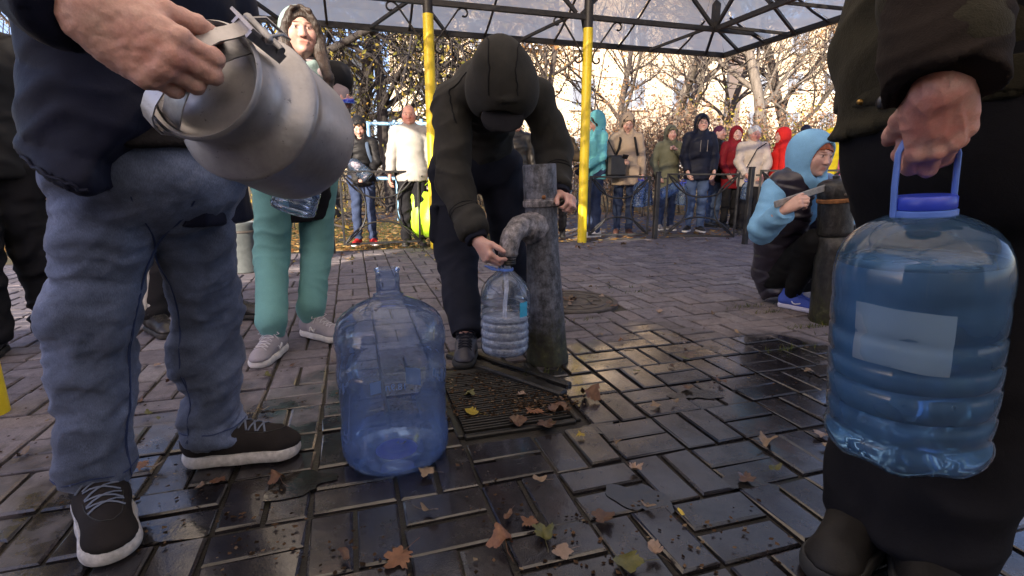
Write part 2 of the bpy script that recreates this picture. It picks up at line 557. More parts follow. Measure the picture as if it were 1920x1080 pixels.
mb.bar(a_ + A(0, 0, .004), b_ + A(0, 0, .004), .05, .03, bev=.008)
mb.bar(a_ + nrm(b_ - a_) * .05 + A(.03, .09, .002), b_ + A(.03, .085, .002), .035, .026, bev=.008)
mb.build('trough_lip', M_IRON, gr)

mh = empty('manhole_cover', MANHOLE)
tag(mh, 'round iron manhole cover with raised rings on the paving behind the pump', 'manhole cover')
mb = MB(); mb.lathe([(.29, -.03), (.29, .008), (.285, .012), (.262, .012), (.258, .004), (.25, .004)], 40, frame_M(MANHOLE, (0, 0, 1)), cap0=False, cap1=False)
mb.build('rim', M_IRON2, mh, True)
mb = MB(); mb.lathe([(.25, -.02), (.25, .007), (.22, .007), (.217, .012), (.19, .012), (.187, .006), (.13, .006), (.127, .011), (.105, .011), (.102, .006), (.05, .006), (.045, .01)], 40, frame_M(MANHOLE, (0, 0, 1)), cap0=False)
for k in range(10):
    a = k * math.pi / 5
    mb.bar(MANHOLE + A(math.cos(a) * .135, math.sin(a) * .135, .007), MANHOLE + A(math.cos(a) * .183, math.sin(a) * .183, .007), .012, .008)
mb.build('lid', M_IRON2, mh, True)

# ---- fences along the far edge of the paving
M_FENCE = plain('black_fence_paint', (.03, .03, .033), .45, .3, .35, 25, .25, .001)
def fence_panel(pa, pb, h, label):
    c = (pa + pb) / 2
    rt = empty('fence', c); tag(rt, label, 'fence', 'low iron fence panels along the paving')
    ex = nrm(pb - pa); w = np.linalg.norm(pb - pa); b = .022
    pt = lambda s, z: pa + ex * s + A(0, 0, z)
    z0, z1 = .045, h
    for n_, q, r_ in (('frame_bar', (b / 2, z0), (b / 2, z1)), ('frame_bar', (w - b / 2, z0), (w - b / 2, z1)),
                      ('frame_bar', (b, z1 - b / 2), (w - b, z1 - b / 2)), ('frame_bar', (b, z0 + b / 2), (w - b, z0 + b / 2))):
        MB().bar(pt(*q), pt(*r_), b, b, up=np.cross(ex, A(0, 0, 1)), bev=.003).build(n_, M_FENCE, rt)
    zb, zt = z0 + b, z1 - b; hh = zt - zb
    def arc(f):
        MB().tube([pt(*f(t)) for t in np.linspace(0, 1, 17)], .0112, 6).build('scroll_bar', M_FENCE, rt, True, 60)
    bump = lambda t: (1 - abs(2 * t - 1) ** 2.4)
    arc(lambda t: (b + (w - 2 * b) * t, zt - hh * .36 * bump(t)))
    arc(lambda t: (b + (w - 2 * b) * t, zb + hh * .30 * bump(t)))
    arc(lambda t: (b + (w * .28) * bump(t), zb + hh * t))
    arc(lambda t: (w - b - (w * .28) * bump(t), zb + hh * t))
    for s in (0, w):
        q = -.03 if s == 0 else .03
        for z in (z1 - .06, z0 + .06):
            MB().bar(pt(s, z), pt(s + q * 1.3, z), .02, .02).build('lug', M_FENCE, rt)
    return rt
def fence_post(p, h, label):
    rt = empty('fence_post', p); tag(rt, label, 'fence post', 'square fence posts')
    MB().box(p + A(0, 0, h / 2), (.052, .052, h), np.stack([E1, -E2, A(0, 0, 1)], 1), bev=.004).build('post', M_FENCE, rt)
    MB().box(p + A(0, 0, h + .006), (.058, .058, .012), np.stack([E1, -E2, A(0, 0, 1)], 1), bev=.003).build('cap', M_FENCE, rt)
FH = .80
fence_panel(G(645, 468), G(790, 461), .83, 'iron fence panel in front of the boy in the black puffer jacket')
fence_post(G(625, 475), .79, 'dark fence post beside the mint joggers, leftmost of the fence')
fence_panel(G(1102, 449), G(1214, 447), .77, 'iron fence panel just right of the yellow post, before the turquoise jacket')
fence_post(G(1227, 448), .81, 'dark fence post between the beige coat and the green parka')
fence_panel(G(1243, 449), G(1376, 452), .80, 'worn iron fence panel with bare metal top, before the navy jacket')
fence_post(G(1396, 458), .86, 'dark fence post before the old woman in the cream jacket')
fence_panel(G(1411, 459), G(1560, 468), .84, 'iron fence panel partly hidden by the crouching woman')

# ---- pavilion
def post_paint():
    t = NT('yellow_post_paint'); p = t.pos()
    n = t.noise(p, 9, 5, .7); ch = t.noise(p, 55, 4, .8)
    base = t.ramp(n, [(.3, (.66, .48, .012)), (.7, (.80, .62, .02))])
    base = t.mix(t.ramp(ch, [(.66, 0.0), (.70, .85)]), base, (.09, .065, .04))
    t.set(color=base, rough=.42, normal=t.bump(ch, .2, .002)); return t.m
M_YEL = post_paint()
M_BLK = plain('black_steel_paint', (.025, .022, .022), .5, .2, .3, 20, .2, .001)
def polycarb():
    t = NT('milky_polycarbonate'); p = t.pos()
    lines = t.n('ShaderNodeTexWave', wave_type='BANDS', bands_direction='X'); lines.inputs['Scale'].default_value = 30; lines.inputs['Distortion'].default_value = .4
    t.l(p, lines.inputs['Vector'])
    n = t.noise(t.scale(p, (1, 1, 6)), 3, 5)
    c = t.ramp(n, [(.3, (.96, .82, .60)), (.7, (1.0, .90, .68))])
    c = t.mix(.12, c, t.ramp(lines.outputs['Fac'], [(.4, .7), (.6, 1.0)]), 'MULTIPLY')
    tr = t.n('ShaderNodeBsdfTranslucent'); df = t.n('ShaderNodeBsdfDiffuse'); gl = t.n('ShaderNodeBsdfGlossy'); gl.inputs['Roughness'].default_value = .25
    t.l(c, tr.inputs[0]); t.l(c, df.inputs[0])
    m1 = t.n('ShaderNodeMixShader'); m1.inputs[0].default_value = .12; t.l(tr.outputs[0], m1.inputs[1]); t.l(df.outputs[0], m1.inputs[2])
    m2 = t.n('ShaderNodeMixShader'); m2.inputs[0].default_value = .06; t.l(m1.outputs[0], m2.inputs[1]); t.l(gl.outputs[0], m2.inputs[2])
    tp = t.n('ShaderNodeBsdfTransparent'); tp.inputs[0].default_value = (1.0, .95, .85, 1); m3 = t.n('ShaderNodeMixShader'); m3.inputs[0].default_value = .17; t.l(m2.outputs[0], m3.inputs[1]); t.l(tp.outputs[0], m3.inputs[2])
    t.l(m3.outputs[0], t.out.inputs[0]); return t.m
M_POLY = polycarb()
v_ = lambda px, py, h: (lambda u, v: A(u, CP - v * SP, -SP - v * CP) * ((h - CAM_H) / (-SP - v * CP)) + A(0, 0, CAM_H))((px - 960) / FPX, (py - 540) / FPX)
CORN = v_(1340, 55, 2.45); CORN[2] = 0
PA_, PB_ = -E1, E2                                # along the far side (to the left), and towards the camera
WID, DEP = 5.2, 9.0
pav = empty('pavilion', CORN + PA_ * WID / 2 + PB_ * DEP / 2)
tag(pav, 'open pavilion with yellow posts, black steel truss and milky roof panels over the pump', 'pavilion')
W3 = lambda a, b, z: CORN + PA_ * a + PB_ * b + A(0, 0, z)
ZB = 2.45
PROF = [(-.74, 2.38), (-.5, 2.47), (-.2, 2.62), (.2, 2.86), (.7, 3.12), (1.3, 3.34), (1.95, 3.5), (2.6, 3.58)]
def side_pt(side, s, o, dz=0.0):
    z = float(np.interp(o, [q[0] for q in PROF], [q[1] for q in PROF])) + dz
    L = WID if side in (0, 2) else DEP
    s = min(max(s, o), L - o)
    return (W3(s, o, z), W3(WID - o, s, z), W3(s, DEP - o, z), W3(o, s, z))[side]
os_ = [q[0] for q in PROF]
def post(a, b):
    base = W3(a, b, 0) if b != 3.5 else G(-20, 776)
    mb = MB(); mb.lathe([(.054, 0), (.054, 1.55)], 20, frame_M(base, (0, 0, 1)), cap1=False)
    mb.lathe([(.0555, 1.55), (.0555, 1.565), (.054, 1.567), (.054, 1.95), (.0555, 1.952), (.0555, 1.965), (.054, 1.967), (.054, ZB - .11)], 20, frame_M(base, (0, 0, 1)), cap0=False)
    o = mb.build('post', M_YEL, pav, True, 35)
    mb = MB(); mb.lathe([(.05, ZB - .11), (.05, 2.9)], 16, frame_M(base, (0, 0, 1)))
    mb.build('post_head', M_BLK, pav, True, 35)
for a, b in ((1.62, 0), (3.36, 0), (5.2, 3.5), (5.2, 7.0), (0, 4.5), (0, 8.0)): post(a, b)
for a, b in ((0, 0),):
    MB().bar(W3(a, b, ZB + .01), W3(a, b, 3.0), .07, .07, up=E1).build('corner_hanger', M_BLK, pav)
for side in range(4):
    L = WID if side in (0, 2) else DEP
    e0, e1 = (.03, -.03) if side in (0, 2) else (-.02, .02)
    q = lambda s, o, z: (lambda p: A(p[0], p[1], z))(side_pt(side, s, o))
    ext = .72 if side in (0, 2) else .03
    d = nrm(q(L, 0, ZB) - q(0, 0, ZB))
    MB().bar(q(0, 0, ZB) - d * (ext if side == 0 else -.03), q(L, 0, ZB) + d * (0 if side in (0, 2) else -.03), .05, .05).build('beam', M_BLK, pav)
    MB().bar(q(.04, 0, 2.86), q(L - .04, 0, 2.86), .04, .04).build('beam', M_BLK, pav)
    MB().bar(side_pt(side, -.74, -.74, -.02) + d * e0, side_pt(side, L + .74, -.74, -.02) - d * e0, .045, .06).build('eave_beam', M_BLK, pav)
    n = int(round(L / .87)); st = L / n
    for k in range(n + 1):
        s = k * st
        zz = lambda o: side_pt(side, s, o, -.03)
        oo = [x for x in os_ if x <= min(s if s > 0 else 0, L - s if s < L else 0) + 1e-6] or [-.74, -.5, -.2]
        pts = [zz(o) for o in oo if o >= -.74]
        if len(pts) > 1: MB().tube(pts, .013, 6).build('rib', M_BLK, pav, True, 60)
        if k % 2 == 0 or side in (1, 3):
            for sg in (-1, 1):
                s2 = s + sg * .42
                if -.6 < s2 < L + .6:
                    MB().bar(q(s + sg * .03, 0, ZB + .03), side_pt(side, s2, -.70, -.045), .03, .03).build('strut', M_BLK, pav)
                if 0 < s2 < L:
                    MB().bar(q(s + sg * .03, 0, ZB + .03), q(s2, 0, 2.84), .035, .035).build('strut', M_BLK, pav)
    bounds = [-.74] + [k * st for k in range(n + 1)] + [L + .74]
    for k in range(len(bounds) - 1):
        s0, s1 = bounds[k] + .004, bounds[k + 1] - .004
        vv, ff = [], []
        for o in os_:
            vv += [side_pt(side, s0, o), side_pt(side, s1, o)]
        for i in range(len(os_) - 1):
            j = 2 * i
            ff += [(j, j + 1, j + 3, j + 2)]
        mk('roof_panel', vv, ff, M_POLY, pav, smooth=False)
# cross arches that carry the roof inside
for b in (3.0, 6.0):
    for o_ in (1,):
        MB().bar(W3(.06, b, ZB), W3(WID - .06, b, ZB), .05, .05).build('beam', M_BLK, pav)
        for a in np.arange(.65, WID - .3, 1.3):
            MB().bar(W3(a, b, ZB + .026), W3(a + .65, b, min(3.5, 2.9 + .3 * min(a + .65, WID - a - .65))), .03, .03).build('strut', M_BLK, pav)
            MB().bar(W3(a, b, ZB + .026), W3(a - .65, b, min(3.5, 2.9 + .3 * min(a - .65, WID - a + .65))), .03, .03).build('strut', M_BLK, pav)
def scroll(a, b, sg, z=ZB):
    """S shaped flat bar between a post and its beam"""
    def spiral(cx, cz, r, a0, turn, n=14):
        t = np.linspace(0, 1, n)
        return [(cx + r * (1 - .55 * x) * math.cos(a0 + turn * x), cz + r * (1 - .55 * x) * math.sin(a0 + turn * x)) for x in t]
    lo = spiral(.115, -.42, .055, math.pi, math.pi * 1.25)[::-1]
    hi = spiral(.36, -.075, .055, math.pi * .72, -math.pi * 1.4)
    pts = lo + [(.075, -.36), (.16, -.24), (.25, -.12), (.30, -.05)] + hi
    q = [W3(a, b, z) + (PA_ * sg) * x + A(0, 0, y) for x, y in pts]
    MB().tube(q, .011, 6, flat=.9).build('scroll_bracket', M_BLK, pav, True, 60)
for a in (1.62, 3.36):
    scroll(a, 0, -1); scroll(a, 0, 1)

# ---- buildings
def plaster(name, c):
    t = NT(name); p = t.pos('world')
    n = t.noise(p, .6, 6, .65)
    base = t.ramp(n, [(.3, [x * .85 for x in c]), (.7, c)])
    t.set(color=base, rough=.9, normal=t.bump(t.noise(p, 40, 4), .3, .01)); return t.m
M_PLAST = plaster('cream_plaster', (.70, .58, .42))
M_WFR = plain('window_frame_white', (.7, .68, .64), .5)
M_GLASS = plain('window_pane', (.20, .225, .27), .08, 0, .4, .8, 0)  # pale blue base stands in for sky reflected in the panes
M_PLINTH = plaster('grey_plinth', (.30, .27, .25))
def apartment(x0, x1, y, h, floors, wx, label, skew=0.0):
    rt = empty('apartment_building', ((x0 + x1) / 2, y, 0)); tag(rt, label, 'building')
    MB().box(((x0 + x1) / 2, y + 5, h / 2 + .3), (x1 - x0, 10, h)).build('wall', M_PLAST, rt)
    MB().box(((x0 + x1) / 2, y + 5, .1), (x1 - x0 + .12, 10.12, .95)).build('plinth', M_PLINTH, rt)
    MB().box(((x0 + x1) / 2, y + 5, h + .45), (x1 - x0 + .7, 10.7, .28)).build('roof', M_PLINTH, rt)
    fh = h / floors; n = int((x1 - x0 - 1.2) / wx)
    fr = MB().box((0, 0, 0), (1.36, .10, 1.56)).data('window', M_WFR)
    pn = MB().box((0, 0, 0), (.54, .03, 1.36)).data('pane', M_GLASS)
    sl = MB().box((0, 0, 0), (1.5, .2, .06)).data('sill', M_WFR)
    for f in range(floors):
        for k in range(n):
            x = x0 + .6 + wx * (k + .5) + ((x1 - x0 - 1.2) - n * wx) / 2
            z = .3 + f * fh + fh * .55
            w = bpy.data.objects.new('window', fr); w.parent = rt; col.objects.link(w)
            w.location = (x - (x0 + x1) / 2, -.03, z)
            for s in (-1, 1):
                p = bpy.data.objects.new('pane', pn); p.parent = w; p.location = (s * .31, -.045, 0); col.objects.link(p)
            p = bpy.data.objects.new('sill', sl); p.parent = w; p.location = (0, -.09, -.82); col.objects.link(p)
    return rt
apartment(-6.5, 11.4, 29.0, 15.0, 5, 2.7, 'cream plastered apartment block behind the trees')
apartment(17.5, 34, 44.0, 12.0, 4, 2.9, 'farther cream apartment block at the right behind the trees')
apartment(-46, -16, 52.0, 12.0, 4, 2.9, 'distant cream apartment block at the left behind the trees')
# unseen grey blocks added behind the camera to keep the pump in shade
M_OCCLUDER = plaster('occluder_paint', (.30, .30, .28))
for (x0, x1, y0, y1, h, lb) in ((-5.4, -1.55, -5.6, -3.3, 3.15, 'tall grey kiosk added behind the camera to cast shade, at its left'), (-1.5, 4.4, -5.4, -3.3, 2.30, 'lower grey kiosk added behind the camera to cast shade, at its right')):
    rt = empty('occluder', ((x0 + x1) / 2, (y0 + y1) / 2, 0)); tag(rt, lb, 'occluder')
    MB().box(((x0 + x1) / 2, (y0 + y1) / 2, h / 2 - .05), (x1 - x0, y1 - y0, h - .1)).build('wall', M_OCCLUDER, rt)
    MB().box(((x0 + x1) / 2, (y0 + y1) / 2, h - .04), (x1 - x0 + .04, y1 - y0 + .2, .08)).build('roof', M_BLK, rt)
    MB().box(((x0 + x1) / 2, y1 + .02, 1.35), (1.4, .05, .9)).build('occluder_panel', M_WFR, rt)
# ================================================================== TREES, SHRUBS, LEAVES
def bark(name, c):
    t = NT(name); p = t.pos()
    n = t.noise(t.scale(p, (1, 1, .22)), 16, 6, .7)
    base = t.ramp(n, [(.3, [x * .45 for x in c]), (.7, [x * 1.3 for x in c])])
    t.set(color=base, rough=.9, normal=t.bump(n, .9, .03)); return t.m
M_BARK = bark('bark_grey_brown', (.10, .082, .068)); M_BARK2 = bark('bark_dark', (.045, .038, .034)); M_BARK3 = bark('bark_pale', (.17, .145, .12))
def leaf_mat(name, stops, rough=.6):
    t = NT(name)
    at = t.n('ShaderNodeAttribute', attribute_name='tone')
    c = t.ramp(at.outputs['Fac'], stops)
    df = t.n('ShaderNodeBsdfDiffuse'); tr = t.n('ShaderNodeBsdfTranslucent'); t.l(c, df.inputs[0]); t.l(c, tr.inputs[0])
    m = t.n('ShaderNodeMixShader'); m.inputs[0].default_value = .35; t.l(df.outputs[0], m.inputs[1]); t.l(tr.outputs[0], m.inputs[2])
    t.l(m.outputs[0], t.out.inputs[0]); return t.m
M_LF_OR = leaf_mat('leaves_orange', [(0, (.20, .09, .045)), (.35, (.36, .19, .08)), (.7, (.48, .31, .12)), (1, (.30, .25, .09))])
M_LF_YG = leaf_mat('leaves_olive_yellow', [(0, (.10, .11, .03)), (.4, (.22, .20, .05)), (.75, (.48, .36, .08)), (1, (.40, .22, .06))])
M_LF_BR = leaf_mat('leaves_brown', [(0, (.14, .085, .06)), (.5, (.27, .17, .11)), (.8, (.38, .26, .17)), (1, (.29, .26, .14))])

def tubes_np(paths, n_of):
    """many tapered tubes as one vertex / quad array"""
    V, F, off = [], [], 0
    for pts, rad in paths:
        pts = np.asarray(pts); k = len(pts); n = n_of(rad[0])
        T = np.gradient(pts, axis=0); T /= np.linalg.norm(T, axis=1)[:, None] + 1e-9
        ref = A(0, 0, 1) if abs(T[0][2]) < .8 else A(1, 0, 0)
        U = np.cross(T, ref); U /= np.linalg.norm(U, axis=1)[:, None] + 1e-9
        W = np.cross(T, U)
        ang = np.arange(n) * 2 * math.pi / n
        ring = pts[:, None, :] + np.asarray(rad)[:, None, None] * (np.cos(ang)[None, :, None] * U[:, None, :] + np.sin(ang)[None, :, None] * W[:, None, :])
        V.append(ring.reshape(-1, 3))
        i = np.arange(k - 1)[:, None] * n; j = np.arange(n)[None, :]; j2 = (j + 1) % n
        F.append(np.stack([i + j, i + j2, i + n + j2, i + n + j], -1).reshape(-1, 4) + off)
        off += k * n
    return np.concatenate(V), np.concatenate(F)
def grow(seed, h, r0, levels, spread, droop=0.0, first=.25, kids=(7, 6, 5), ratio=.55, wig=.18):
    rs = np.random.RandomState(seed)
    trunk, limbs, tips = [], [], []
    def branch(p, d, L, r, lv):
        k = 7 if lv == 0 else (6 if lv == 1 else 4)
        pts = [p]; dirs = []
        for i in range(k):
            d = nrm(d + rs.randn(3) * wig * (0.45 if lv == 0 else 1) + A(0, 0, (-droop if lv > 0 else .05) + (.10 if lv > 0 else 0)))
            p = p + d * L / k; pts.append(p); dirs.append(d)
        end = .35 if lv == 0 else .25
        rad = r * (1 - (1 - end) * np.linspace(0, 1, k + 1) ** .85)
        if lv == 0: rad[0] *= 1.35; rad[1] *= 1.08
        (trunk if lv == 0 else limbs).append((np.array(pts), rad))
        if lv >= levels: tips.extend([(q, dd) for q, dd in zip(pts[1:], dirs)]); return
        n = kids[min(lv, len(kids) - 1)]
        for i in range(n):
            t = first + (1 - first) * (i + rs.rand()) / n if lv == 0 else .2 + .8 * (i + rs.rand()) / n
            t = min(t, .999); x = t * k; a = int(x); q = pts[a] + (pts[a + 1] - pts[a]) * (x - a)
            dd = dirs[min(a, k - 1)]
            side = nrm(np.cross(dd, nrm(rs.randn(3))))
            ang = spread * (.7 + .6 * rs.rand()) * (1.1 if lv == 0 else 1)
            nd = nrm(dd * math.cos(ang) + side * math.sin(ang))
            branch(q, nd, L * ratio * (1.15 - .45 * t) * (.8 + .4 * rs.rand()), max(r * (1 - .6 * t) * .55, .004), lv + 1)
    branch(A(0, 0, -.1), A(rs.randn() * .05, rs.randn() * .05, 1), h * .72, r0, 0)
    return trunk, limbs, tips
def leaf_quads(tips, per, size, rs, sp=.18):
    n = len(tips) * per
    q = np.array([t[0] for t in tips]).repeat(per, 0) + rs.randn(n, 3) * sp
    a = rs.randn(n, 3); a /= np.linalg.norm(a, axis=1)[:, None]
    b = np.cross(a, rs.randn(n, 3)); b /= np.linalg.norm(b, axis=1)[:, None]
    s = size * (.6 + .8 * rs.rand(n))[:, None]
    c = np.cross(a, b)
    V = np.stack([q - a * s, q + b * s * .55 + c * s * .2, q + a * s, q - b * s * .55 + c * s * .2], 1).reshape(-1, 3)
    F = np.arange(4 * n).reshape(-1, 4)
    cl = vnoise(q * .8 + 5.1) * .25
    tone = np.clip(rs.rand(n) * .8 + .1 + cl, 0, 1).repeat(4)
    return V, F, tone
def tree_proto(seed, h, r0, mb_, ml, levels=3, spread=.75, droop=0.0, per=2, size=.05, keep=1.0, **kw):
    rs = np.random.RandomState(seed + 100)
    tr, li, tips = grow(seed, h, r0, levels, spread, droop, **kw)
    tv, tf = tubes_np(tr, lambda r: 9)
    lv, lf = tubes_np(li, lambda r: 5 if r > .02 else 3)
    tips = [t for t in tips if rs.rand() < keep]
    fv, ff, tone = leaf_quads(tips, per, size, rs)
    return (mesh_data('trunk', tv, tf, mb_), mesh_data('limbs', lv, lf, mb_), mesh_data('crown', fv, ff, ml, cols={'tone': tone}, smooth=False))
PROTO = {
    'bare_grey': tree_proto(11, 9.0, .16, M_BARK, M_LF_OR, spread=.8, kids=(11, 9, 8), per=1, size=.045, keep=.40),
    'orange': tree_proto(12, 8.0, .15, M_BARK, M_LF_OR, spread=.85, kids=(11, 9, 8), per=1, size=.05, keep=.8),
    'yellow': tree_proto(13, 9.5, .17, M_BARK2, M_LF_YG, spread=.9, droop=.28, kids=(14, 9, 8), per=1, size=.045, keep=.8),
    'dark': tree_proto(15, 10.5, .2, M_BARK2, M_LF_YG, spread=1.05, droop=.33, first=.12, kids=(16, 10, 8), per=1, size=.04, keep=.45, ratio=.5),
    'pale': tree_proto(17, 9.0, .17, M_BARK3, M_LF_BR, spread=.75, kids=(11, 9, 8), per=1, size=.04, keep=.55, first=.22),
}
def put_tree(kind, px, Y, sc, rot, label, group='autumn trees behind the queue', name='tree'):
    x = (px - 960) / FPX * (Y * CP)
    rt = empty(name, (x, Y, -.06), rot); rt.scale = (sc, sc, sc)
    tag(rt, label, 'tree', group)
    for nm, me in zip(('trunk', 'limbs', 'crown'), PROTO[kind]):
        o = bpy.data.objects.new(nm, me); o.parent = rt; col.objects.link(o)
        if nm == 'crown': o['kind'] = 'stuff'
    return rt
TREES = [
    ('dark', 610, 10.0, 1.0, .3, 'dark drooping tree with fine twigs, just right of the woman in mint'),
    ('dark', 668, 13.5, 1.05, 2.1, 'dark drooping tree behind the boy in black, second from the left'),
    ('yellow', 738, 11.5, .95, 1.2, 'thick dark trunked tree behind the bald man with yellowing leaves'),
    ('yellow', 560, 16.0, 1.1, 4.0, 'yellow green tree far back at the left'),
    ('orange', 842, 14.0, 1.0, .8, 'orange leaved tree just right of the left yellow post'),
    ('orange', 925, 17.5, 1.1, 3.3, 'orange leaved tree behind the hooded man at the pump'),
    ('orange', 1035, 15.0, 1.0, 5.0, 'orange brown tree left of the right yellow post'),
    ('bare_grey', 1150, 19.0, 1.1, 2.6, 'bare thin tree before the apartment block, right of the yellow post'),
    ('pale', 1245, 14.0, 1.05, 0.4, 'pale trunked forked tree above the green parka'),
    ('bare_grey', 1330, 18.0, 1.0, 1.9, 'bare tree behind the roof corner'),
    ('pale', 1442, 12.5, 1.0, 3.0, 'pale trunked spreading tree at the right above the red hood'),
    ('bare_grey', 1500, 15.0, 1.05, 4.4, 'bare tree close to the dark jacket at the right'),
    ('orange', 1600, 17.0, 1.0, 0.2, 'orange leaved tree behind the man with the big bottle'),
    ('yellow', 380, 13.0, 1.0, 2.2, 'yellow tree hidden behind the man with the milk can'),
    ('bare_grey', 200, 17.0, 1.0, 5.5, 'bare tree far left behind the navy jacket'),
    ('orange', 1790, 14.0, 1.0, 3.9, 'orange tree far right behind the dark trousers'),
]
for q in TREES: put_tree(*q)
for i, (x, y, k, lb) in enumerate(((-9, -9, 'orange', 'orange tree behind the occluders, leftmost'), (2, -10, 'yellow', 'yellow tree behind the occluders, middle'), (9, -6, 'orange', 'orange tree behind the occluders, rightmost'),
                            (-11, 4, 'yellow', 'yellow tree beside the paving at the far left'), (11, 5, 'pale', 'pale tree beside the paving at the far right'))):
    pass
# shrubs
def shrub_proto(seed, ml, mb_, h=1.9, stems=9, per=2, size=.030, keep=.7):
    rs = np.random.RandomState(seed); V, F, off = [], [], 0; tips = []
    for s in range(stems):
        tr, li, tp = grow(seed * 31 + s, h * (.8 + .5 * rs.rand()), .022, 2, .75, .02, first=.12, kids=(8, 6), ratio=.5, wig=.22)
        a = rs.rand() * 6.28; rr = .55 * math.sqrt(rs.rand()); lean = np.array([[1, 0, math.cos(a) * .35], [0, 1, math.sin(a) * .35], [0, 0, 1]])
        sh = A(math.cos(a) * rr, math.sin(a) * rr * .7, 0)
        v, f = tubes_np(tr + li, lambda r: 3)
        V.append(v @ lean.T + sh); F.append(f + off); off += len(v)
        tips += [(lean @ t[0] + sh, t[1]) for t in tp]
    tips = [t for t in tips if rs.rand() < keep]
    fv, ff, tone = leaf_quads(tips, per, size, rs, .09)
    return (mesh_data('stems', np.concatenate(V), np.concatenate(F), mb_), mesh_data('foliage', fv, ff, ml, cols={'tone': tone}, smooth=False))
SHR = [shrub_proto(3, M_LF_BR, M_BARK), shrub_proto(4, M_LF_BR, M_BARK, per=2, keep=.5), shrub_proto(5, M_LF_YG, M_BARK2, per=2)]
def put_shrub(k, px, Y, sc, rot, label):
    x = (px - 960) / FPX * (Y * CP)
    rt = empty('shrub', (x, Y, -.06), rot); rt.scale = (sc, sc, sc * 1.05); tag(rt, label, 'shrub', 'twiggy shrubs behind the queue')
    for nm, me in zip(('stems', 'foliage'), SHR[k]):
        o = bpy.data.objects.new(nm, me); o.parent = rt; col.objects.link(o)
        if nm == 'foliage': o['kind'] = 'stuff'
for q in ((0, 1068, 11.0, 1.0, .1, 'brown twiggy shrub behind the white haired man'), (1, 1150, 11.5, 1.15, 1.3, 'rusty shrub between the turquoise and the beige coats'),
          (0, 1222, 10.6, 1.1, 2.2, 'brown twiggy shrub between the beige coat and the green parka'), (1, 1290, 11.4, 1.25, 3.1, 'rusty shrub behind the young man in navy'),
          (0, 1352, 10.8, 1.15, 4.0, 'brown shrub left of the burgundy hood'), (2, 1405, 11.6, 1.2, 5.0, 'olive shrub behind the cream jacket'),
          (0, 1470, 11.0, 1.2, .7, 'brown shrub behind the red hood'), (1, 1545, 11.4, 1.15, 1.9, 'rusty shrub behind the crouching woman'),
          (2, 1000, 13.5, 1.1, 2.8, 'olive shrub behind the hooded man'), (0, 905, 14.0, 1.1, 3.7, 'brown shrub between the yellow posts'),
          (2, 820, 13.0, .9, 4.4, 'olive shrub right of the bald man'), (2, 640, 15.0, 1.0, 5.2, 'olive shrub behind the boy in black'),
          (0, 700, 17.0, 1.3, .9, 'brown shrub behind the bald man'), (1, 1640, 11.0, 1.2, 2.5, 'rusty shrub at the right edge')):
    put_shrub(*q)

# ---- fallen leaves
def leaf_material(name, c1, c2, wet=.4):
    t = NT(name); p = t.pos()
    n = t.noise(p, 3.2, 6, .75)
    oi = t.n('ShaderNodeObjectInfo')
    base = t.ramp(n, [(.3, c1), (.7, c2)])
    base = t.mix(.6, base, t.ramp(oi.outputs['Random'], [(0, .35), (1, 1.05)]), 'MULTIPLY')
    t.set(color=base, rough=wet, normal=t.bump(n, .5, .002), spec=.4)
    return t.m
LM = {'brown': leaf_material('leaf_brown', (.045, .024, .016), (.13, .065, .038)), 'tan': leaf_material('leaf_tan', (.14, .095, .06), (.27, .19, .12), .6),
      'yellow': leaf_material('leaf_yellow', (.32, .22, .02), (.50, .38, .05)), 'green': leaf_material('leaf_olive', (.05, .055, .015), (.14, .13, .03)),
      'pale': leaf_material('leaf_pale', (.22, .15, .115), (.36, .26, .20), .55), 'rust': leaf_material('leaf_rust', (.10, .045, .022), (.22, .10, .05), .55)}
def leaf_mesh(seed, mname, kind='maple', curl=.3):
    rs = np.random.RandomState(seed); N = 44; V = [A(0, 0, 0)]
    for i in range(N):
        a = 2 * math.pi * i / N
        if kind == 'maple':
            k = .66 + .30 * abs(math.cos(2.5 * (a - math.pi / 2))) ** 1.3 * (1 if math.sin(a) > -.5 else .5) + .05 * math.cos(15 * a + 1) + .12 * rs.rand() * rs.rand() - .22 * (rs.rand() > .93)
        else:
            k = (.62 + .38 * math.sin(a) ** 2) * (1.0 if math.sin(a) > 0 else .8) + .025 * math.cos(20 * a)
        k *= 1 + .07 * math.sin(3 * a + seed) + .05 * math.sin(5 * a + 2 * seed)
        if kind == 'birch': x = .62 * k * math.cos(a)
        else: x = k * math.cos(a)
        V.append(A(x, k * math.sin(a), 0))
    M = len(V)
    for i in range(N): V.append(V[1 + i] * .52)
    V = np.array(V)
    ph = rs.rand(4) * 6.28
    V[:, 2] = curl * (V[:, 0] ** 2 * math.sin(ph[0]) * .6 + .4 * V[:, 1] ** 2 + .16 * np.sin(V[:, 0] * 4 + ph[1]) + .16 * np.sin(V[:, 1] * 4 + ph[2])) + .03
    V[:, 2] -= V[:, 2].min() - .01
    F = []
    for i in range(N):
        j = (i + 1) % N
        F.append((0, M + i, M + j)); F.append((M + i, 1 + i, 1 + j, M + j))
    st = MB(); z0 = V[0][2]
    st.tube([A(0, -.4, z0 + .01), A(.04, -.9, .05), A(.02, -1.5, .03), A(-.08, -1.9, .06)], [.028, .022, .018, .014], 4)
    sv = np.concatenate(st.v); n0 = len(V)
    F += [tuple(i + n0 for i in f) for f in st.f]
    return mesh_data('fallen_leaf', np.concatenate([V, sv]), F, LM[mname], smooth=True)
LEAFM = {k: [leaf_mesh(i * 7 + s, k, ('maple', 'birch')[(s) % 2], (.5, .85, 1.2)[s % 3]) for s in range(4)] for i, k in enumerate(LM)}
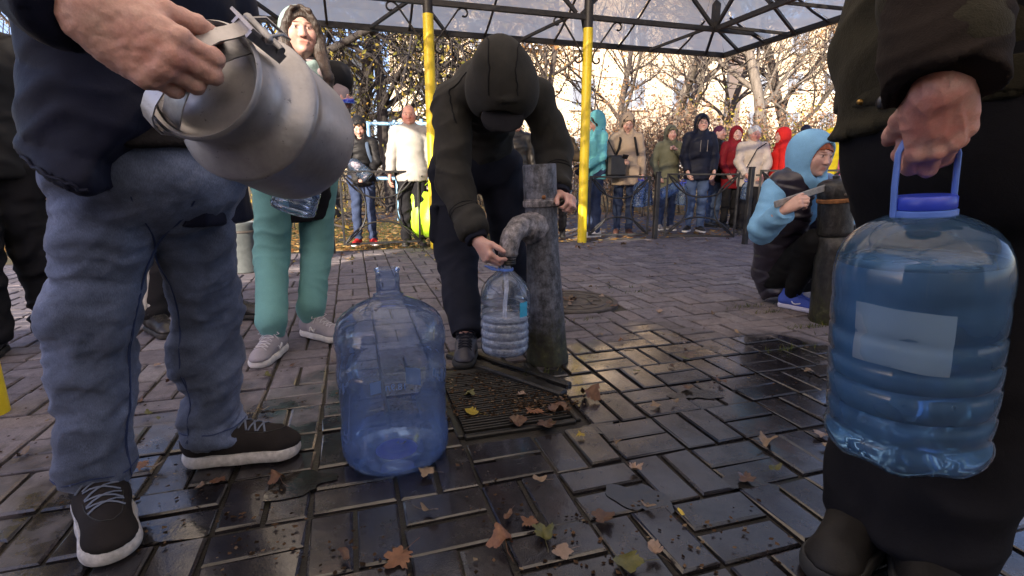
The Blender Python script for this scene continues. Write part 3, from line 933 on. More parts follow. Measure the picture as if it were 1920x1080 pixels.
def fallen(px, py, kind, size, label=None, var=None, rot=None, tilt=.12, z=.006, zone='loose on the paving'):
    p = G(px, py) if py is not None else px
    me = LEAFM[kind][rnd.randrange(4) if var is None else var]
    o = bpy.data.objects.new('fallen_leaf', me)
    size *= .86; o.location = tuple(p + A(0, 0, z)); o.scale = (size, size, size)
    o.rotation_euler = (rnd.uniform(-tilt, tilt), rnd.uniform(-tilt, tilt), rnd.uniform(0, 6.28) if rot is None else rot)
    col.objects.link(o)
    if label: tag(o, label, 'leaf', 'fallen leaves with a place of their own')
    else: tag(o, 'small %s fallen leaf lying %s' % ({'rust': 'rusty', 'green': 'olive'}.get(kind, kind), zone), 'leaf', '%s leaves %s' % ({'rust': 'rusty', 'green': 'olive'}.get(kind, kind), zone))
    return o
for q in ((803, 965, 'tan', .034, 'tan leaf with a long stem lying on dark wet paving in the foreground', 1, 4.1),
          (940, 1025, 'rust', .036, 'curled rusty leaf in the foreground, nearest the bottom edge', 2, .5),
          (1055, 1040, 'pale', .028, 'pale pinkish leaf in the foreground beside the olive leaf', 0, 2.0),
          (993, 984, 'rust', .026, 'small rusty leaf on wet paving below the filled jug', 0, 1.0),
          (953, 972, 'brown', .026, 'narrow brown leaf standing on edge beside the small rusty leaf', 1, 2.8),
          (1018, 1010, 'green', .032, 'dark olive leaf on the wet foreground paving', 2, .2),
          (886, 776, 'yellow', .034, 'bright yellow green leaf at the edge of the drain grate', 0, 1.3),
          (1105, 748, 'rust', .048, 'large curled brown leaf right of the drain grate', 2, 5.2),
          (1048, 772, 'brown', .045, 'large dark brown leaf in the heap by the drain grate', 2, 3.1),
          (1003, 776, 'rust', .04, 'reddish leaf on the heap beside the drain grate', 0, .9),
          (972, 797, 'brown', .04, 'wet brown leaf at the front of the drain grate', 2, 2.2),
          (1025, 800, 'brown', .042, 'dark wet leaf at the front of the leaf heap', 0, 4.6),
          (978, 745, 'pale', .022, 'small pale leaf lying on the ribbed grate', 2, 2.4),
          (1436, 835, 'tan', .032, 'pale yellow leaf on the wet paving left of the big bottle', 2, 4.0),
          (1278, 967, 'yellow', .015, 'tiny yellow leaf beside the puddle', 1, .4),
          (1130, 975, 'brown', .036, 'toothed brown leaf stuck flat to the paving by the puddle', 0, 3.9),
          (1228, 1040, 'pale', .024, 'torn pale brown leaf low in the foreground at the right', 2, .7),
          (1180, 1062, 'green', .04, 'muddy olive leaf at the bottom edge right of centre', 0, 1.7),
          (1012, 905, 'tan', .026, 'tan leaf with a thin stem right of the jug base', 1, 1.9),
          (748, 1052, 'rust', .04, 'reddish brown leaf at the bottom edge left of centre', 0, 2.6),
          (648, 1048, 'brown', .026, 'dark brown leaf at the bottom edge, left of the reddish one', 1, .6),
          (288, 880, 'tan', .03, 'tan leaf between the two dark shoes', 3, 5.3),
          (410, 905, 'rust', .026, 'rusty leaf below the shoe that points right', 0, 3.3),
          (520, 905, 'rust', .026, 'rusty leaf below the toe of the right pointing shoe', 2, 1.1),
          (45, 857, 'tan', .03, 'tan leaf at the left edge beside the jeans', 1, .2),
          (495, 772, 'tan', .026, 'tan leaf behind the shoe that points right', 1, 5.0),
          (1090, 822, 'yellow', .018, 'orange leaf scrap on the pavers right of the heap', 2, .3),
          (1290, 730, 'brown', .03, 'dark torn leaf in the small puddle right of centre', 0, 1.4),
          (1265, 757, 'tan', .022, 'tan leaf left of the small puddle', 1, 2.1),
          (1516, 698, 'tan', .022, 'pale leaf on the paving left of the big bottle', 0, 3.0),
          (1260, 690, 'brown', .024, 'small dark leaf on the bright wet pavers', 1, .1),
          (1537, 818, 'pale', .028, 'pinkish leaf beside the base of the big bottle', 0, 4.2),
          (1400, 902, 'brown', .03, 'dark leaf on bluish wet paving at the right', 0, .8)):
    fallen(*q)
# leaves on the manhole and along the fence line, and a loose scatter
for i in range(22):
    a = rnd.uniform(0, 6.28); r_ = rnd.uniform(.0, .34); p = MANHOLE + A(math.cos(a) * r_, math.sin(a) * r_, .008)
    fallen(p, None, rnd.choice(['rust', 'tan', 'brown', 'pale']), rnd.uniform(.02, .032), zone='on the manhole cover')
for i in range(70):
    s = rnd.uniform(-1.5, 4.6); b = FAR_B - .25 - abs(rnd.gauss(0, .4))
    fallen(loc2(s, b) * A(1, 1, 0), None, rnd.choice(['rust', 'tan', 'tan', 'pale', 'yellow', 'brown']), rnd.uniform(.022, .042), zone='along the foot of the fence')
for i in range(150):
    y = 1.1 + 4.8 * rnd.random() ** 1.15; x = rnd.uniform(-1, 1) * y * 1.0
    p = A(x, y, 0)
    if (p - L0) @ (-E2) > FAR_B - .05: continue
    fallen(p, None, rnd.choice(['rust', 'tan', 'brown', 'brown', 'pale', 'green']), rnd.uniform(.014, .03), zone='among the near wet pavers' if y < 2.0 else ('on the paving around the pump' if y < 3.2 else 'on the far dry paving'))
# leaf litter on the lawn and path: beyond counting
def litter(n, f, seed, smin, smax):
    rs = np.random.RandomState(seed); q = f(rs, n); n = len(q)
    a = rs.rand(n) * 6.28; s = smin + (smax - smin) * rs.rand(n)
    ca, sa = np.cos(a) * s, np.sin(a) * s
    k = np.zeros(n)
    V = np.stack([q + np.stack([ca, sa, s * .5 * rs.rand(n)], 1), q + np.stack([-sa * .7, ca * .7, s * .1], 1), q + np.stack([-ca, -sa, s * .5 * rs.rand(n)], 1), q + np.stack([sa * .7, -ca * .7, s * .1], 1)], 1).reshape(-1, 3)
    return V, np.arange(4 * n).reshape(-1, 4), rs.rand(n).repeat(4)
def lawn_pts(rs, n):
    y = 5.5 + 14 * rs.rand(n) ** 1.4; x = (rs.rand(n) * 2 - 1) * (y * 1.05 + .5)
    q = np.stack([x, y, np.full(n, -.035)], 1)
    b = (q - L0) @ (-E2)
    q = q[b > FAR_B + .03]
    return q
M_LIT = leaf_mat('leaf_litter', [(0, (.16, .07, .03)), (.4, (.38, .20, .07)), (.75, (.50, .32, .12)), (1, (.55, .42, .2))])
V, F, tone = litter(26000, lawn_pts, 5, .02, .045)
tag(mk('leaf_litter', V, F, M_LIT, smooth=False, cols={'tone': tone}), kind='stuff')
# crumbs of leaf, grit and twigs trodden into the paving, thickest round the drain and in the wet
def crumb_pts(rs, n):
    y = .85 + 5.0 * rs.rand(n) ** 1.5; x = (rs.rand(n) * 2 - 1) * (y * 1.0 + .2)
    q = np.stack([x, y, np.full(n, .0035)], 1)
    m = n // 3; a = rs.rand(m) * 6.28; r_ = .42 * rs.rand(m) ** .7
    q[:m] = np.stack([DRAIN[0] + .12 + np.cos(a) * r_ * 1.3, DRAIN[1] - .10 + np.sin(a) * r_ * .8, np.full(m, .004)], 1)
    keep = vnoise(q * 2.2) + .5 * vnoise(q * 6) > -.15
    return q[keep]
M_CRUMB = leaf_mat('leaf_crumbs', [(0, (.02, .014, .01)), (.5, (.06, .038, .025)), (.85, (.14, .085, .05)), (1, (.24, .19, .13))])
V, F, tone = litter(5200, crumb_pts, 21, .0025, .0085)
tag(mk('leaf_crumbs', V, F, M_CRUMB, smooth=False, cols={'tone': tone}), kind='stuff')
rs = np.random.RandomState(31); V = []
for (px, py, n_) in ((1530, 612, 70), (1590, 622, 60), (1450, 585, 40), (1405, 575, 40), (1195, 548, 30), (1165, 540, 25), (1100, 600, 20), (1480, 655, 40), (1010, 700, 25)):
    c = G(px, py)
    for i in range(n_):
        b = c + E1 * rs.randn() * .09 + E2 * rs.randn() * .012; a = rs.rand() * 6.28; w = A(math.cos(a), math.sin(a), 0) * .0022
        V += [b - w, b + w, b + A(rs.randn() * .014, rs.randn() * .014, .012 + .022 * rs.rand())]
V = np.array(V)
M_TUFT = leaf_mat('joint_grass', [(0, (.04, .06, .015)), (.6, (.08, .10, .025)), (1, (.16, .14, .05))])
tag(mk('joint_grass', V, np.arange(len(V)).reshape(-1, 3), M_TUFT, smooth=False, cols={'tone': rs.rand(len(V) // 3).repeat(3)}), kind='stuff')
# lawn blades, left of the path
rs = np.random.RandomState(8); n = 16000
y = 5.6 + 5.5 * rs.rand(n); x = -8 + 9.0 * rs.rand(n); q = np.stack([x, y, np.full(n, -.06)], 1)
q = q[((q - L0) @ (-E2) > FAR_B + .04) & ((q - L0) @ E1 < 1.3) & ((q[:, 1] < 8.95))]; n = len(q)
a = rs.rand(n) * 6.28; hh = .03 + .05 * rs.rand(n); w_ = np.stack([np.cos(a), np.sin(a), a * 0], 1) * .004
tip = q + np.stack([rs.randn(n) * .015, rs.randn(n) * .015, hh], 1)
V = np.stack([q - w_, q + w_, tip], 1).reshape(-1, 3)
M_GRASS = leaf_mat('grass_blades', [(0, (.05, .075, .02)), (.6, (.09, .11, .03)), (1, (.20, .17, .07))])
tag(mk('grass', V, np.arange(3 * n).reshape(-1, 3), M_GRASS, smooth=False, cols={'tone': rs.rand(n).repeat(3)}), kind='stuff')

# pale blue playground bars behind the boy
M_BLUE = plain('pale_blue_paint', (.22, .42, .62), .5, 0, .2, 12, .15)
bp = P(690, 232, 9.5); bq = P(790, 228, 9.5)
rt = empty('climbing_frame', A(bp[0], 9.5, -.05)); tag(rt, 'pale blue painted climbing bars behind the boy and the bald man', 'climbing frame')
for pz in (bp, (bp + bq) / 2, bq):
    MB().tube([A(pz[0], 9.5, -.05), A(pz[0], 9.5, pz[2] + .04)], .035, 8).build('upright', M_BLUE, rt, True, 50)
for z in (bp[2], bp[2] - .95): MB().tube([A(bp[0] - .1, 9.5, z), A(bq[0] + .1, 9.5, z)], .032, 8).build('crossbar', M_BLUE, rt, True, 50)
# ================================================================== FIGURES: smooth bodies and clothes from blended volumes
class Vol:
    """blended round cones and ellipsoids, turned into one closed quad mesh"""
    def __init__(s): s.p = []
    def rc(s, a, b, ra, rb=None, k=.02, flat=None, capa=False, capb=False, op=0):
        s.p.append(('rc', np.array(a, float), np.array(b, float), ra, ra if rb is None else rb, k, flat, capa, capb, op)); return s
    def ell(s, c, r, Rm=None, k=.02, op=0):
        s.p.append(('el', np.array(c, float), np.array([r] * 3 if np.isscalar(r) else r, float), None if Rm is None else np.array(Rm, float), k, op)); return s
    def box(s, c, h, Rm=None, rd=.01, k=.01, op=0):
        s.p.append(('bx', np.array(c, float), np.array(h, float), None if Rm is None else np.array(Rm, float), rd, k, op)); return s
    def chain(s, pts, rad, k=.01, **kw):
        for i in range(len(pts) - 1): s.rc(pts[i], pts[i + 1], rad[i], rad[i + 1], k, **kw)
        return s
    def bbox(s, q):
        if q[0] == 'rc': r = max(q[3], q[4]); return np.minimum(q[1], q[2]) - r, np.maximum(q[1], q[2]) + r
        if q[0] == 'el': r = q[2] if q[3] is None else np.full(3, q[2].max()); return q[1] - r, q[1] + r
        r = q[2] if q[3] is None else np.full(3, np.linalg.norm(q[2])); return q[1] - r, q[1] + r
    def mesh(s, vox):
        bb = [s.bbox(q) for q in s.p if q[-1] == 0]
        lo = np.min([b[0] for b in bb], 0) - 3 * vox; hi = np.max([b[1] for b in bb], 0) + 3 * vox
        n = np.ceil((hi - lo) / vox).astype(int) + 1
        D = np.full(n, .3, np.float32)
        ax = [lo[i] + vox * np.arange(n[i]) for i in range(3)]
        for q in s.p:
            b0, b1 = s.bbox(q); k = q[5] if q[0] == 'rc' else (q[4] if q[0] == 'el' else q[5])
            m = k + 2.5 * vox
            i0 = np.clip(np.floor((b0 - m - lo) / vox).astype(int), 0, n); i1 = np.clip(np.ceil((b1 + m - lo) / vox).astype(int) + 1, 0, n)
            if (i1 <= i0).any(): continue
            X = ax[0][i0[0]:i1[0], None, None]; Y = ax[1][None, i0[1]:i1[1], None]; Z = ax[2][None, None, i0[2]:i1[2]]
            sl = tuple(slice(i0[i], i1[i]) for i in range(3))
            if q[0] == 'rc':
                a, b, ra, rb, _, flat, ca, cb, op = q[1:]
                px, py, pz = X - a[0], Y - a[1], Z - a[2]; d = b - a
                if flat is not None:
                    w, sc = np.array(flat[0], float), flat[1]
                    h = (px * w[0] + py * w[1] + pz * w[2]) * (sc - 1)
                    px, py, pz = px + h * w[0], py + h * w[1], pz + h * w[2]
                    d = d + w * (d @ w) * (sc - 1)
                L2 = d @ d + 1e-12
                t = (px * d[0] + py * d[1] + pz * d[2]) / L2; tc = np.clip(t, 0, 1)
                f = np.sqrt((px - tc * d[0]) ** 2 + (py - tc * d[1]) ** 2 + (pz - tc * d[2]) ** 2) - (ra + (rb - ra) * tc)
                L = math.sqrt(L2)
                if ca: f = np.maximum(f, -t * L)
                if cb: f = np.maximum(f, (t - 1) * L)
            else:
                px, py, pz = X - q[1][0], Y - q[1][1], Z - q[1][2]
                if q[3] is not None:
                    r_ = q[3]; px, py, pz = (px * r_[0, 0] + py * r_[1, 0] + pz * r_[2, 0], px * r_[0, 1] + py * r_[1, 1] + pz * r_[2, 1], px * r_[0, 2] + py * r_[1, 2] + pz * r_[2, 2])
                if q[0] == 'el':
                    r = q[2]; k0 = np.sqrt((px / r[0]) ** 2 + (py / r[1]) ** 2 + (pz / r[2]) ** 2)
                    k1 = np.sqrt((px / r[0] ** 2) ** 2 + (py / r[1] ** 2) ** 2 + (pz / r[2] ** 2) ** 2) + 1e-9
                    f = k0 * (k0 - 1) / k1; op = q[5]
                else:
                    rd = q[4]; h = q[2] - rd; op = q[6]
                    qx, qy, qz = np.abs(px) - h[0], np.abs(py) - h[1], np.abs(pz) - h[2]
                    f = np.sqrt(np.maximum(qx, 0) ** 2 + np.maximum(qy, 0) ** 2 + np.maximum(qz, 0) ** 2) + np.minimum(np.maximum(np.maximum(qx, qy), qz), 0) - rd
            o = D[sl]
            if op == 0:
                h = np.clip(.5 + .5 * (o - f) / max(k, 1e-5), 0, 1); D[sl] = o * (1 - h) + f * h - k * h * (1 - h)
            else:
                h = np.clip(.5 - .5 * (o + f) / max(k, 1e-5), 0, 1); D[sl] = o * (1 - h) - f * h + k * h * (1 - h)
        return snets(D, lo, vox)
def snets(D, lo, vox):
    s = D < 0; n = D.shape
    cnt = np.zeros([x - 1 for x in n], np.int8)
    for i in (0, 1):
        for j in (0, 1):
            for k in (0, 1): cnt += s[i:n[0] - 1 + i, j:n[1] - 1 + j, k:n[2] - 1 + k]
    act = (cnt > 0) & (cnt < 8)
    I = np.argwhere(act); idx = np.full(act.shape, -1, np.int64); idx[act] = np.arange(len(I))
    acc = np.zeros((len(I), 3)); c = np.zeros(len(I))
    O = [(i, j, k) for i in (0, 1) for j in (0, 1) for k in (0, 1)]
    for a in O:
        for ax in range(3):
            if a[ax]: continue
            b = list(a); b[ax] = 1
            d1 = D[I[:, 0] + a[0], I[:, 1] + a[1], I[:, 2] + a[2]]; d2 = D[I[:, 0] + b[0], I[:, 1] + b[1], I[:, 2] + b[2]]
            m = (d1 < 0) != (d2 < 0); t = np.where(m, d1 / np.where(m, d1 - d2, 1), 0)
            for x in range(3):
                acc[:, x] += m * (a[x] + (t if x == ax else 0))
            c += m
    V = lo + vox * (I + acc / c[:, None])
    F = []
    for ax in range(3):
        o1, o2 = [(1, 2), (2, 0), (0, 1)][ax]
        s1 = [slice(None)] * 3; s2 = [slice(None)] * 3
        s1[ax] = slice(0, -1); s2[ax] = slice(1, None)
        for o in (o1, o2): s1[o] = slice(1, -1); s2[o] = slice(1, -1)
        e1, e2 = s[tuple(s1)], s[tuple(s2)]
        for fl, w in ((0, e1 & ~e2), (1, ~e1 & e2)):
            q = np.argwhere(w)
            if not len(q): continue
            q[:, o1] += 1; q[:, o2] += 1
            def cell(da, db):
                r = q.copy(); r[:, o1] -= da; r[:, o2] -= db; return idx[r[:, 0], r[:, 1], r[:, 2]]
            f = np.stack([cell(1, 1), cell(0, 1), cell(0, 0), cell(1, 0)], 1)
            F.append(f[:, ::-1] if fl else f)
    return V, np.concatenate(F)
def vnormals(V, F):
    n = np.cross(V[F[:, 2]] - V[F[:, 0]], V[F[:, 3]] - V[F[:, 1]])
    N = np.zeros_like(V)
    for j in range(4): np.add.at(N, F[:, j], n)
    return N / (np.linalg.norm(N, axis=1)[:, None] + 1e-12)
def smooth(V, F, it=1, lam=.5):
    for _ in range(it):
        S = np.zeros_like(V); c = np.zeros(len(V))
        for j in range(4):
            for d in (1, 3):
                np.add.at(S, F[:, j], V[F[:, (j + d) % 4]]); np.add.at(c, F[:, j], 1)
        V = V + lam * (S / c[:, None] - V)
    return V
def folds(V, F, segs, amp, fa=16., fp=5., seed=0., base=.35):
    """creases that run across the limbs; segs = (a, b, reach, weight at a, weight at b)"""
    N = vnormals(V, F); D = np.zeros(len(V)); Wt = np.zeros(len(V)) + 1e-6
    for i, (a, b, rr, wa, wb) in enumerate(segs):
        a, b = np.array(a, float), np.array(b, float); d = b - a; L = np.linalg.norm(d); d = d / L
        t = (V - a) @ d; tc = np.clip(t, 0, L); perp = V - a - tc[:, None] * d
        dist = np.linalg.norm(perp, axis=1); w = np.clip(1.25 - dist / rr, 0, 1) * np.clip(1.4 - np.abs(t - tc) / rr, 0, 1)
        u = nrm(np.cross(d, A(.3, .5, .8))); v = np.cross(d, u)
        pu, pv = perp @ u, perp @ v
        warp = vnoise(np.stack([pu * 9, pv * 9, t * 5 + seed + i], 1)) * .045
        skew = .45 * pu - .3 * pv
        q = np.stack([(t + warp + skew) * fa, pu * fp, pv * fp], 1) + seed + 7.3 * i
        n1 = 1 - 2.2 * np.abs(vnoise(q)); n2 = vnoise(q * A(1.9, 1.7, 1.7) + 31)
        x = tc / L; ww = base + (1 - base) * ((1 - x) ** 2.2 * wa + x ** 2.2 * wb)
        D += w * ww * (n1 * .75 + n2 * .35); Wt += w
    return V + N * (2.3 * amp * D / np.maximum(Wt, .6))[:, None]
def bulge(V, F, amp, freq, seed=0.):
    N = vnormals(V, F); return V + N * (amp * (vnoise(V * freq + seed) + .5 * vnoise(V * freq * 2.1 + seed + 9)))[:, None]
def quilt(V, F, axis, o, step, amp):
    """stitched channels across an axis (puffer jackets)"""
    N = vnormals(V, F); t = ((V - o) @ nrm(axis)) / step + .12 * vnoise(V * 7)
    d = np.abs(t - np.round(t)) * 2
    return V + N * (amp * (np.sqrt(np.clip(1 - (1 - d) ** 2.5, 0, 1)) - .6) * (1 + .25 * vnoise(V * 30)))[:, None]

# ------------------------------------------------------------------ cloth, skin, hair
def skin(name, c, red=.25):
    t = NT(name); p = t.pos()
    at = t.n('ShaderNodeAttribute', attribute_name='tint')
    n = t.noise(p, 38, 4, .6)
    base = t.ramp(n, [(.3, (c[0] * 1.04, c[1] * .98, c[2] * .98)), (.7, (c[0] * (1 - .1 * red), c[1] * (1 - red), c[2] * (1 - red)))])
    fine = t.noise(p, 420, 3)
    base = t.mix(.35, base, t.ramp(fine, [(.3, .72), (.7, 1.18)]), 'MULTIPLY')
    base = t.mix(1.0, base, at.outputs['Color'], 'MULTIPLY')
    h = t.math('ADD', t.math('MULTIPLY', fine, .3), t.noise(p, 120, 5, .7))
    t.set(color=base, rough=.48, spec=.4, sss=.12, normal=t.bump(h, .36, .0028))
    t.b.inputs['Subsurface Radius'].default_value = (.012, .004, .002)
    t.b.inputs['Subsurface Scale'].default_value = .6
    return t.m
M_SKIN = skin('skin_fair', (.56, .37, .31), .2); M_SKIN2 = skin('skin_ruddy', (.54, .335, .275), .28); M_SKIN3 = skin('skin_light', (.60, .41, .34), .15)
def hairm(name, c, rough=.45):
    t = NT(name); p = t.pos()
    n = t.noise(t.scale(p, (9, 9, .8)), 14, 4, .7)
    t.set(color=t.ramp(n, [(.3, [x * .45 for x in c]), (.7, [x * 1.35 for x in c])]), rough=rough, normal=t.bump(n, .8, .006)); return t.m
M_BLKCOTTON = cloth('black_cotton', (.012, .012, .014), .3)  # plain black cotton for the stitched seams
def leathery(name, c, rough=.35): return plain(name, c, rough, 0, .3, 25, .35, .002)

def basis(th):
    f = A(math.sin(th), -math.cos(th), 0); return A(-math.cos(th), -math.sin(th), 0), f
def rotm(r, f, pitch=0.0, yaw=0.0, roll=0.0):
    """columns right, forward, up; pitch > 0 looks down, yaw > 0 turns to the figure's left"""
    u = np.cross(r, f)
    f, r = f * math.cos(yaw) - r * math.sin(yaw), r * math.cos(yaw) + f * math.sin(yaw)
    f2 = f * math.cos(pitch) - u * math.sin(pitch); u = u * math.cos(pitch) + f * math.sin(pitch); f = f2
    r, u = r * math.cos(roll) + u * math.sin(roll), u * math.cos(roll) - r * math.sin(roll)
    return np.stack([r, f, u], 1)
def ik(a, t, l1, l2, pole):
    a, t, pole = (np.array(x, float) for x in (a, t, pole))
    d = t - a; L = np.linalg.norm(d); L2 = min(L, (l1 + l2) * .995)
    d = d / L; x = (l1 * l1 - l2 * l2 + L2 * L2) / (2 * L2); h = math.sqrt(max(l1 * l1 - x * x, 0))
    p = nrm(pole - d * (pole @ d)); return a + d * x + p * h, a + d * L2
def stand(base, th, H, hands=None, lean=(0, 0), feet=None, head=(0, 0, 0), poles=None, hipshift=0.0):
    """joints of a standing figure; hands are targets (right, forward, up) in units of a 1.75 m body"""
    k = H / 1.75; r, f = basis(R(th)); u = A(0, 0, 1); base = np.array(base, float)
    q = lambda a, b, c: base + (r * a + f * b + u * c) * k
    lr, lf = lean
    J = dict(k=k, r=r, f=f, u=u, fp=f, fc=f, base=base)
    J['pelvis'] = q(hipshift, 0, .96); J['waist'] = q(hipshift * .6 + lr * .3, lf * .3, 1.10); J['chest'] = q(lr * .7, .012 + lf * .7, 1.32)
    J['neck'] = q(lr, -.012 + lf, 1.485); J['hc'] = q(lr, .022 + lf * 1.15, 1.628)
    J['RH'] = rotm(r, f, R(head[0]), R(head[1]), R(head[2]))
    for s, n in ((1, 'R'), (-1, 'L')):
        J['sh' + n] = q(.172 * s + lr * .95, lf * .95, 1.425); J['hip' + n] = q(.088 * s + hipshift, 0, .93)
        ft = (feet or {}).get(n, (.095 * s, .0, 8 * s))
        J['ank' + n] = q(ft[0], ft[1], .085)
        J['kn' + n] = (J['hip' + n] * .47 + J['ank' + n] * .53) + f * .03 * k + A(0, 0, 0)
        ta = R(th - ft[2]); J['toe' + n] = A(math.sin(ta), -math.cos(ta), 0)
        hd = (hands or {}).get(n, (.235 * s, .07, .83))
        tgt = q(*hd[:3]); pole = (poles or {}).get(n, (.5 * s, -.8, -.3))
        J['el' + n], J['wr' + n] = ik(J['sh' + n], tgt, .285 * k, .255 * k, r * pole[0] + f * pole[1] + u * pole[2])
    return J

def hand(v, w, d, n, lat, sc=1.0, curl=(25, 35, 20), spread=.0, thumb=(.55, .55, .25), kk=.004, curls=None, fat=1.0, thumb_seg=(.042, .034, .026), full=True, thumb_bend=.35):
    """five fingered hand: w wrist, d towards the knuckles, n the way the palm faces, lat towards the thumb side"""
    d = nrm(d); lat = nrm(lat - d * (np.array(lat) @ d)); n = nrm(n - d * (np.array(n) @ d) - lat * (np.array(n) @ lat))
    w = np.array(w, float); T = []
    M = [(.030, .088, .002), (.010, .092, -.002), (-.011, .087, -.001), (-.030, .078, .004)]
    Ln = [(.041, .025, .021), (.046, .028, .022), (.042, .026, .021), (.032, .020, .019)]
    kn = [w + (lat * a + d * b + n * c) * sc for a, b, c in M]
    for i, p in enumerate(kn):
        st = w + (lat * M[i][0] * .55 + d * .006) * sc
        v.rc(st, p, .0155 * sc * fat, .0118 * sc * fat, .014 * sc)
    v.ell(w + (d * .048 + n * .004) * sc, A(.037, .045, .0165) * sc * fat, np.stack([lat, d, n], 1), .015 * sc)
    for i, p in enumerate(kn):
        c = curl if curls is None else curls[i]; a = 0; q = p; r0 = (.0102, .0105, .0100, .0088)[i] * sc * fat
        dd = nrm(d + lat * spread * (1.5 - i) / 1.5)
        v.ell(p - n * .0045 * sc, .0120 * sc * fat, None, .006 * sc)
        for j in range(3):
            a += R(c[j]); q2 = q + (dd * math.cos(a) + n * math.sin(a)) * Ln[i][j] * sc
            r1 = r0 * (.96, .90, .78)[j]; v.rc(q, q2, r0, r1, kk * sc if j else .0045 * sc)
            if j < 2: v.ell(q2, r1 * 1.04, None, .004 * sc)
            q, r0 = q2, r1
        T.append(q)
    t0 = w + (lat * .026 + d * .022 + n * .008) * sc
    td = nrm(lat * thumb[0] + d * thumb[1] + n * thumb[2])
    t1 = t0 + td * thumb_seg[0] * sc
    td2 = nrm(td + (d * .9 + n * .55 - lat * .35) * thumb_bend); t2 = t1 + td2 * thumb_seg[1] * sc
    td3 = nrm(td2 + (d * .6 + n * .4 - lat * .5) * thumb_bend * .6); t3 = t2 + td3 * thumb_seg[2] * sc
    v.rc(w + (lat * .012 + d * .01) * sc, t1, .0175 * sc * fat, .0128 * sc * fat, .016 * sc)
    v.rc(t1, t2, .0122 * sc * fat, .0112 * sc * fat, .005 * sc); v.rc(t2, t3, .0112 * sc * fat, .0085 * sc * fat, .004 * sc)
    return kn, T, t3

FEM = dict(jaw=.92, nose=.9, brow=.75)
def head_vol(v, hc, RH, k, fem=False, old=0.0):
    q = lambda a, b, c: hc + RH @ (A(a, b, c) * k)
    E = lambda c, r, kk=.02, op=0: v.ell(q(*c), A(*r) * k, RH, kk * k, op)
    g = .93 if fem else 1.0
    E((0, -.012, .032), (.076, .095, .086)); E((0, .022, -.03), (.064 * g, .066, .088)); E((0, .048, -.082), (.036 * g, .034, .030), .03)
    for s in (-1, 1):
        E((.056 * g * s, .03, -.055), (.016, .03, .03), .045)
        E((.041 * s, .064, -.016), (.023, .019, .024), .04)
        E((.031 * s, .099, .010), (.017, .013, .0105), .012, 1)
        E((.031 * s, .078, .009), (.0138, .0138, .0128), .003)
        v.rc(q(.012 * s, .087, .027), q(.050 * s, .072, .027), .0085 * k, .007 * k, .012 * k)
        E((.078 * s, -.008, -.004), (.009, .020, .031), .006)
        E((.011 * s, .098, -.030), (.009, .010, .0075), .006)
    v.rc(q(0, .087, .016), q(0, .105, -.026), .0085 * k, .0125 * k * (.9 if fem else 1.05), .014 * k)
    v.rc(q(-.017, .084, -.054), q(.017, .084, -.054), .0085 * k, None, .006 * k)
    v.rc(q(-.015, .083, -.065), q(.015, .083, -.065), .0085 * k, None, .005 * k)
    v.rc(q(-.016, .096, -.0595), q(.016, .096, -.0595), .0022 * k, None, .004 * k, op=1)
    E((0, .078, -.092), (.017, .016, .014), .014)
    v.rc(q(0, -.02, -.07), q(0, -.03, -.175), .052 * k * g, .058 * k * g, .03 * k)
def face_tint(V, hc, RH, k, brow=(.25, .16, .12), lips=(1.0, .72, .70), eye=(.05, .035, .03), beard=None, flush=.12, browy=1.0, closed=False):
    p = (V - hc) @ RH / k; T = np.ones((len(V), 3))
    def blend(c, r, colr, soft=.35):
        d = np.sqrt((((p - A(*c)) / A(*r)) ** 2).sum(1)); m = np.clip((1 + soft - d) / (2 * soft), 0, 1)[:, None]
        T[:] = T * (1 - m) + np.array(colr) * m
    front = (p[:, 1] > .02)
    for s in (-1, 1):
        blend((.04 * s, .075, -.03), (.026, .03, .022), (1 + .0 * flush, 1 - flush * 1.6, 1 - flush * 1.5), .8)
    blend((0, .108, -.028), (.014, .016, .014), (1.0, 1 - flush * 1.5, 1 - flush * 1.4), .7)
    if beard is not None: blend((0, .07, -.085), (.06, .06, .045), beard, .5); blend((0, .1, -.045), (.03, .02, .006), beard, .5)
    blend((0, .098, -.060), (.0195, .022, .0105), lips, .3)
    blend((0, .1, -.0595), (.0165, .03, .0019), np.array(lips) * .6, .5)
    for s in (-1, 1):
        if closed:
            blend((.031 * s, .09, .003), (.016, .02, .0028), (.3, .2, .17), .5)
        else:
            blend((.031 * s, .092, .008), (.0145, .02, .0062), (1.25, 1.45, 1.6), .3)
            blend((.031 * s, .095, .008), (.0058, .02, .0060), eye, .3)
            blend((.031 * s, .092, .0155), (.0165, .02, .0022), (.22, .15, .13), .5)
            blend((.031 * s, .092, .001), (.0145, .02, .0015), (.55, .42, .40), .6)
        blend((.033 * s, .085, .031), (.021, .03, .0045 * browy), brow, .4)
        blend((.011 * s, .105, -.037), (.005, .008, .003), (.3, .18, .16), .5)
    return T
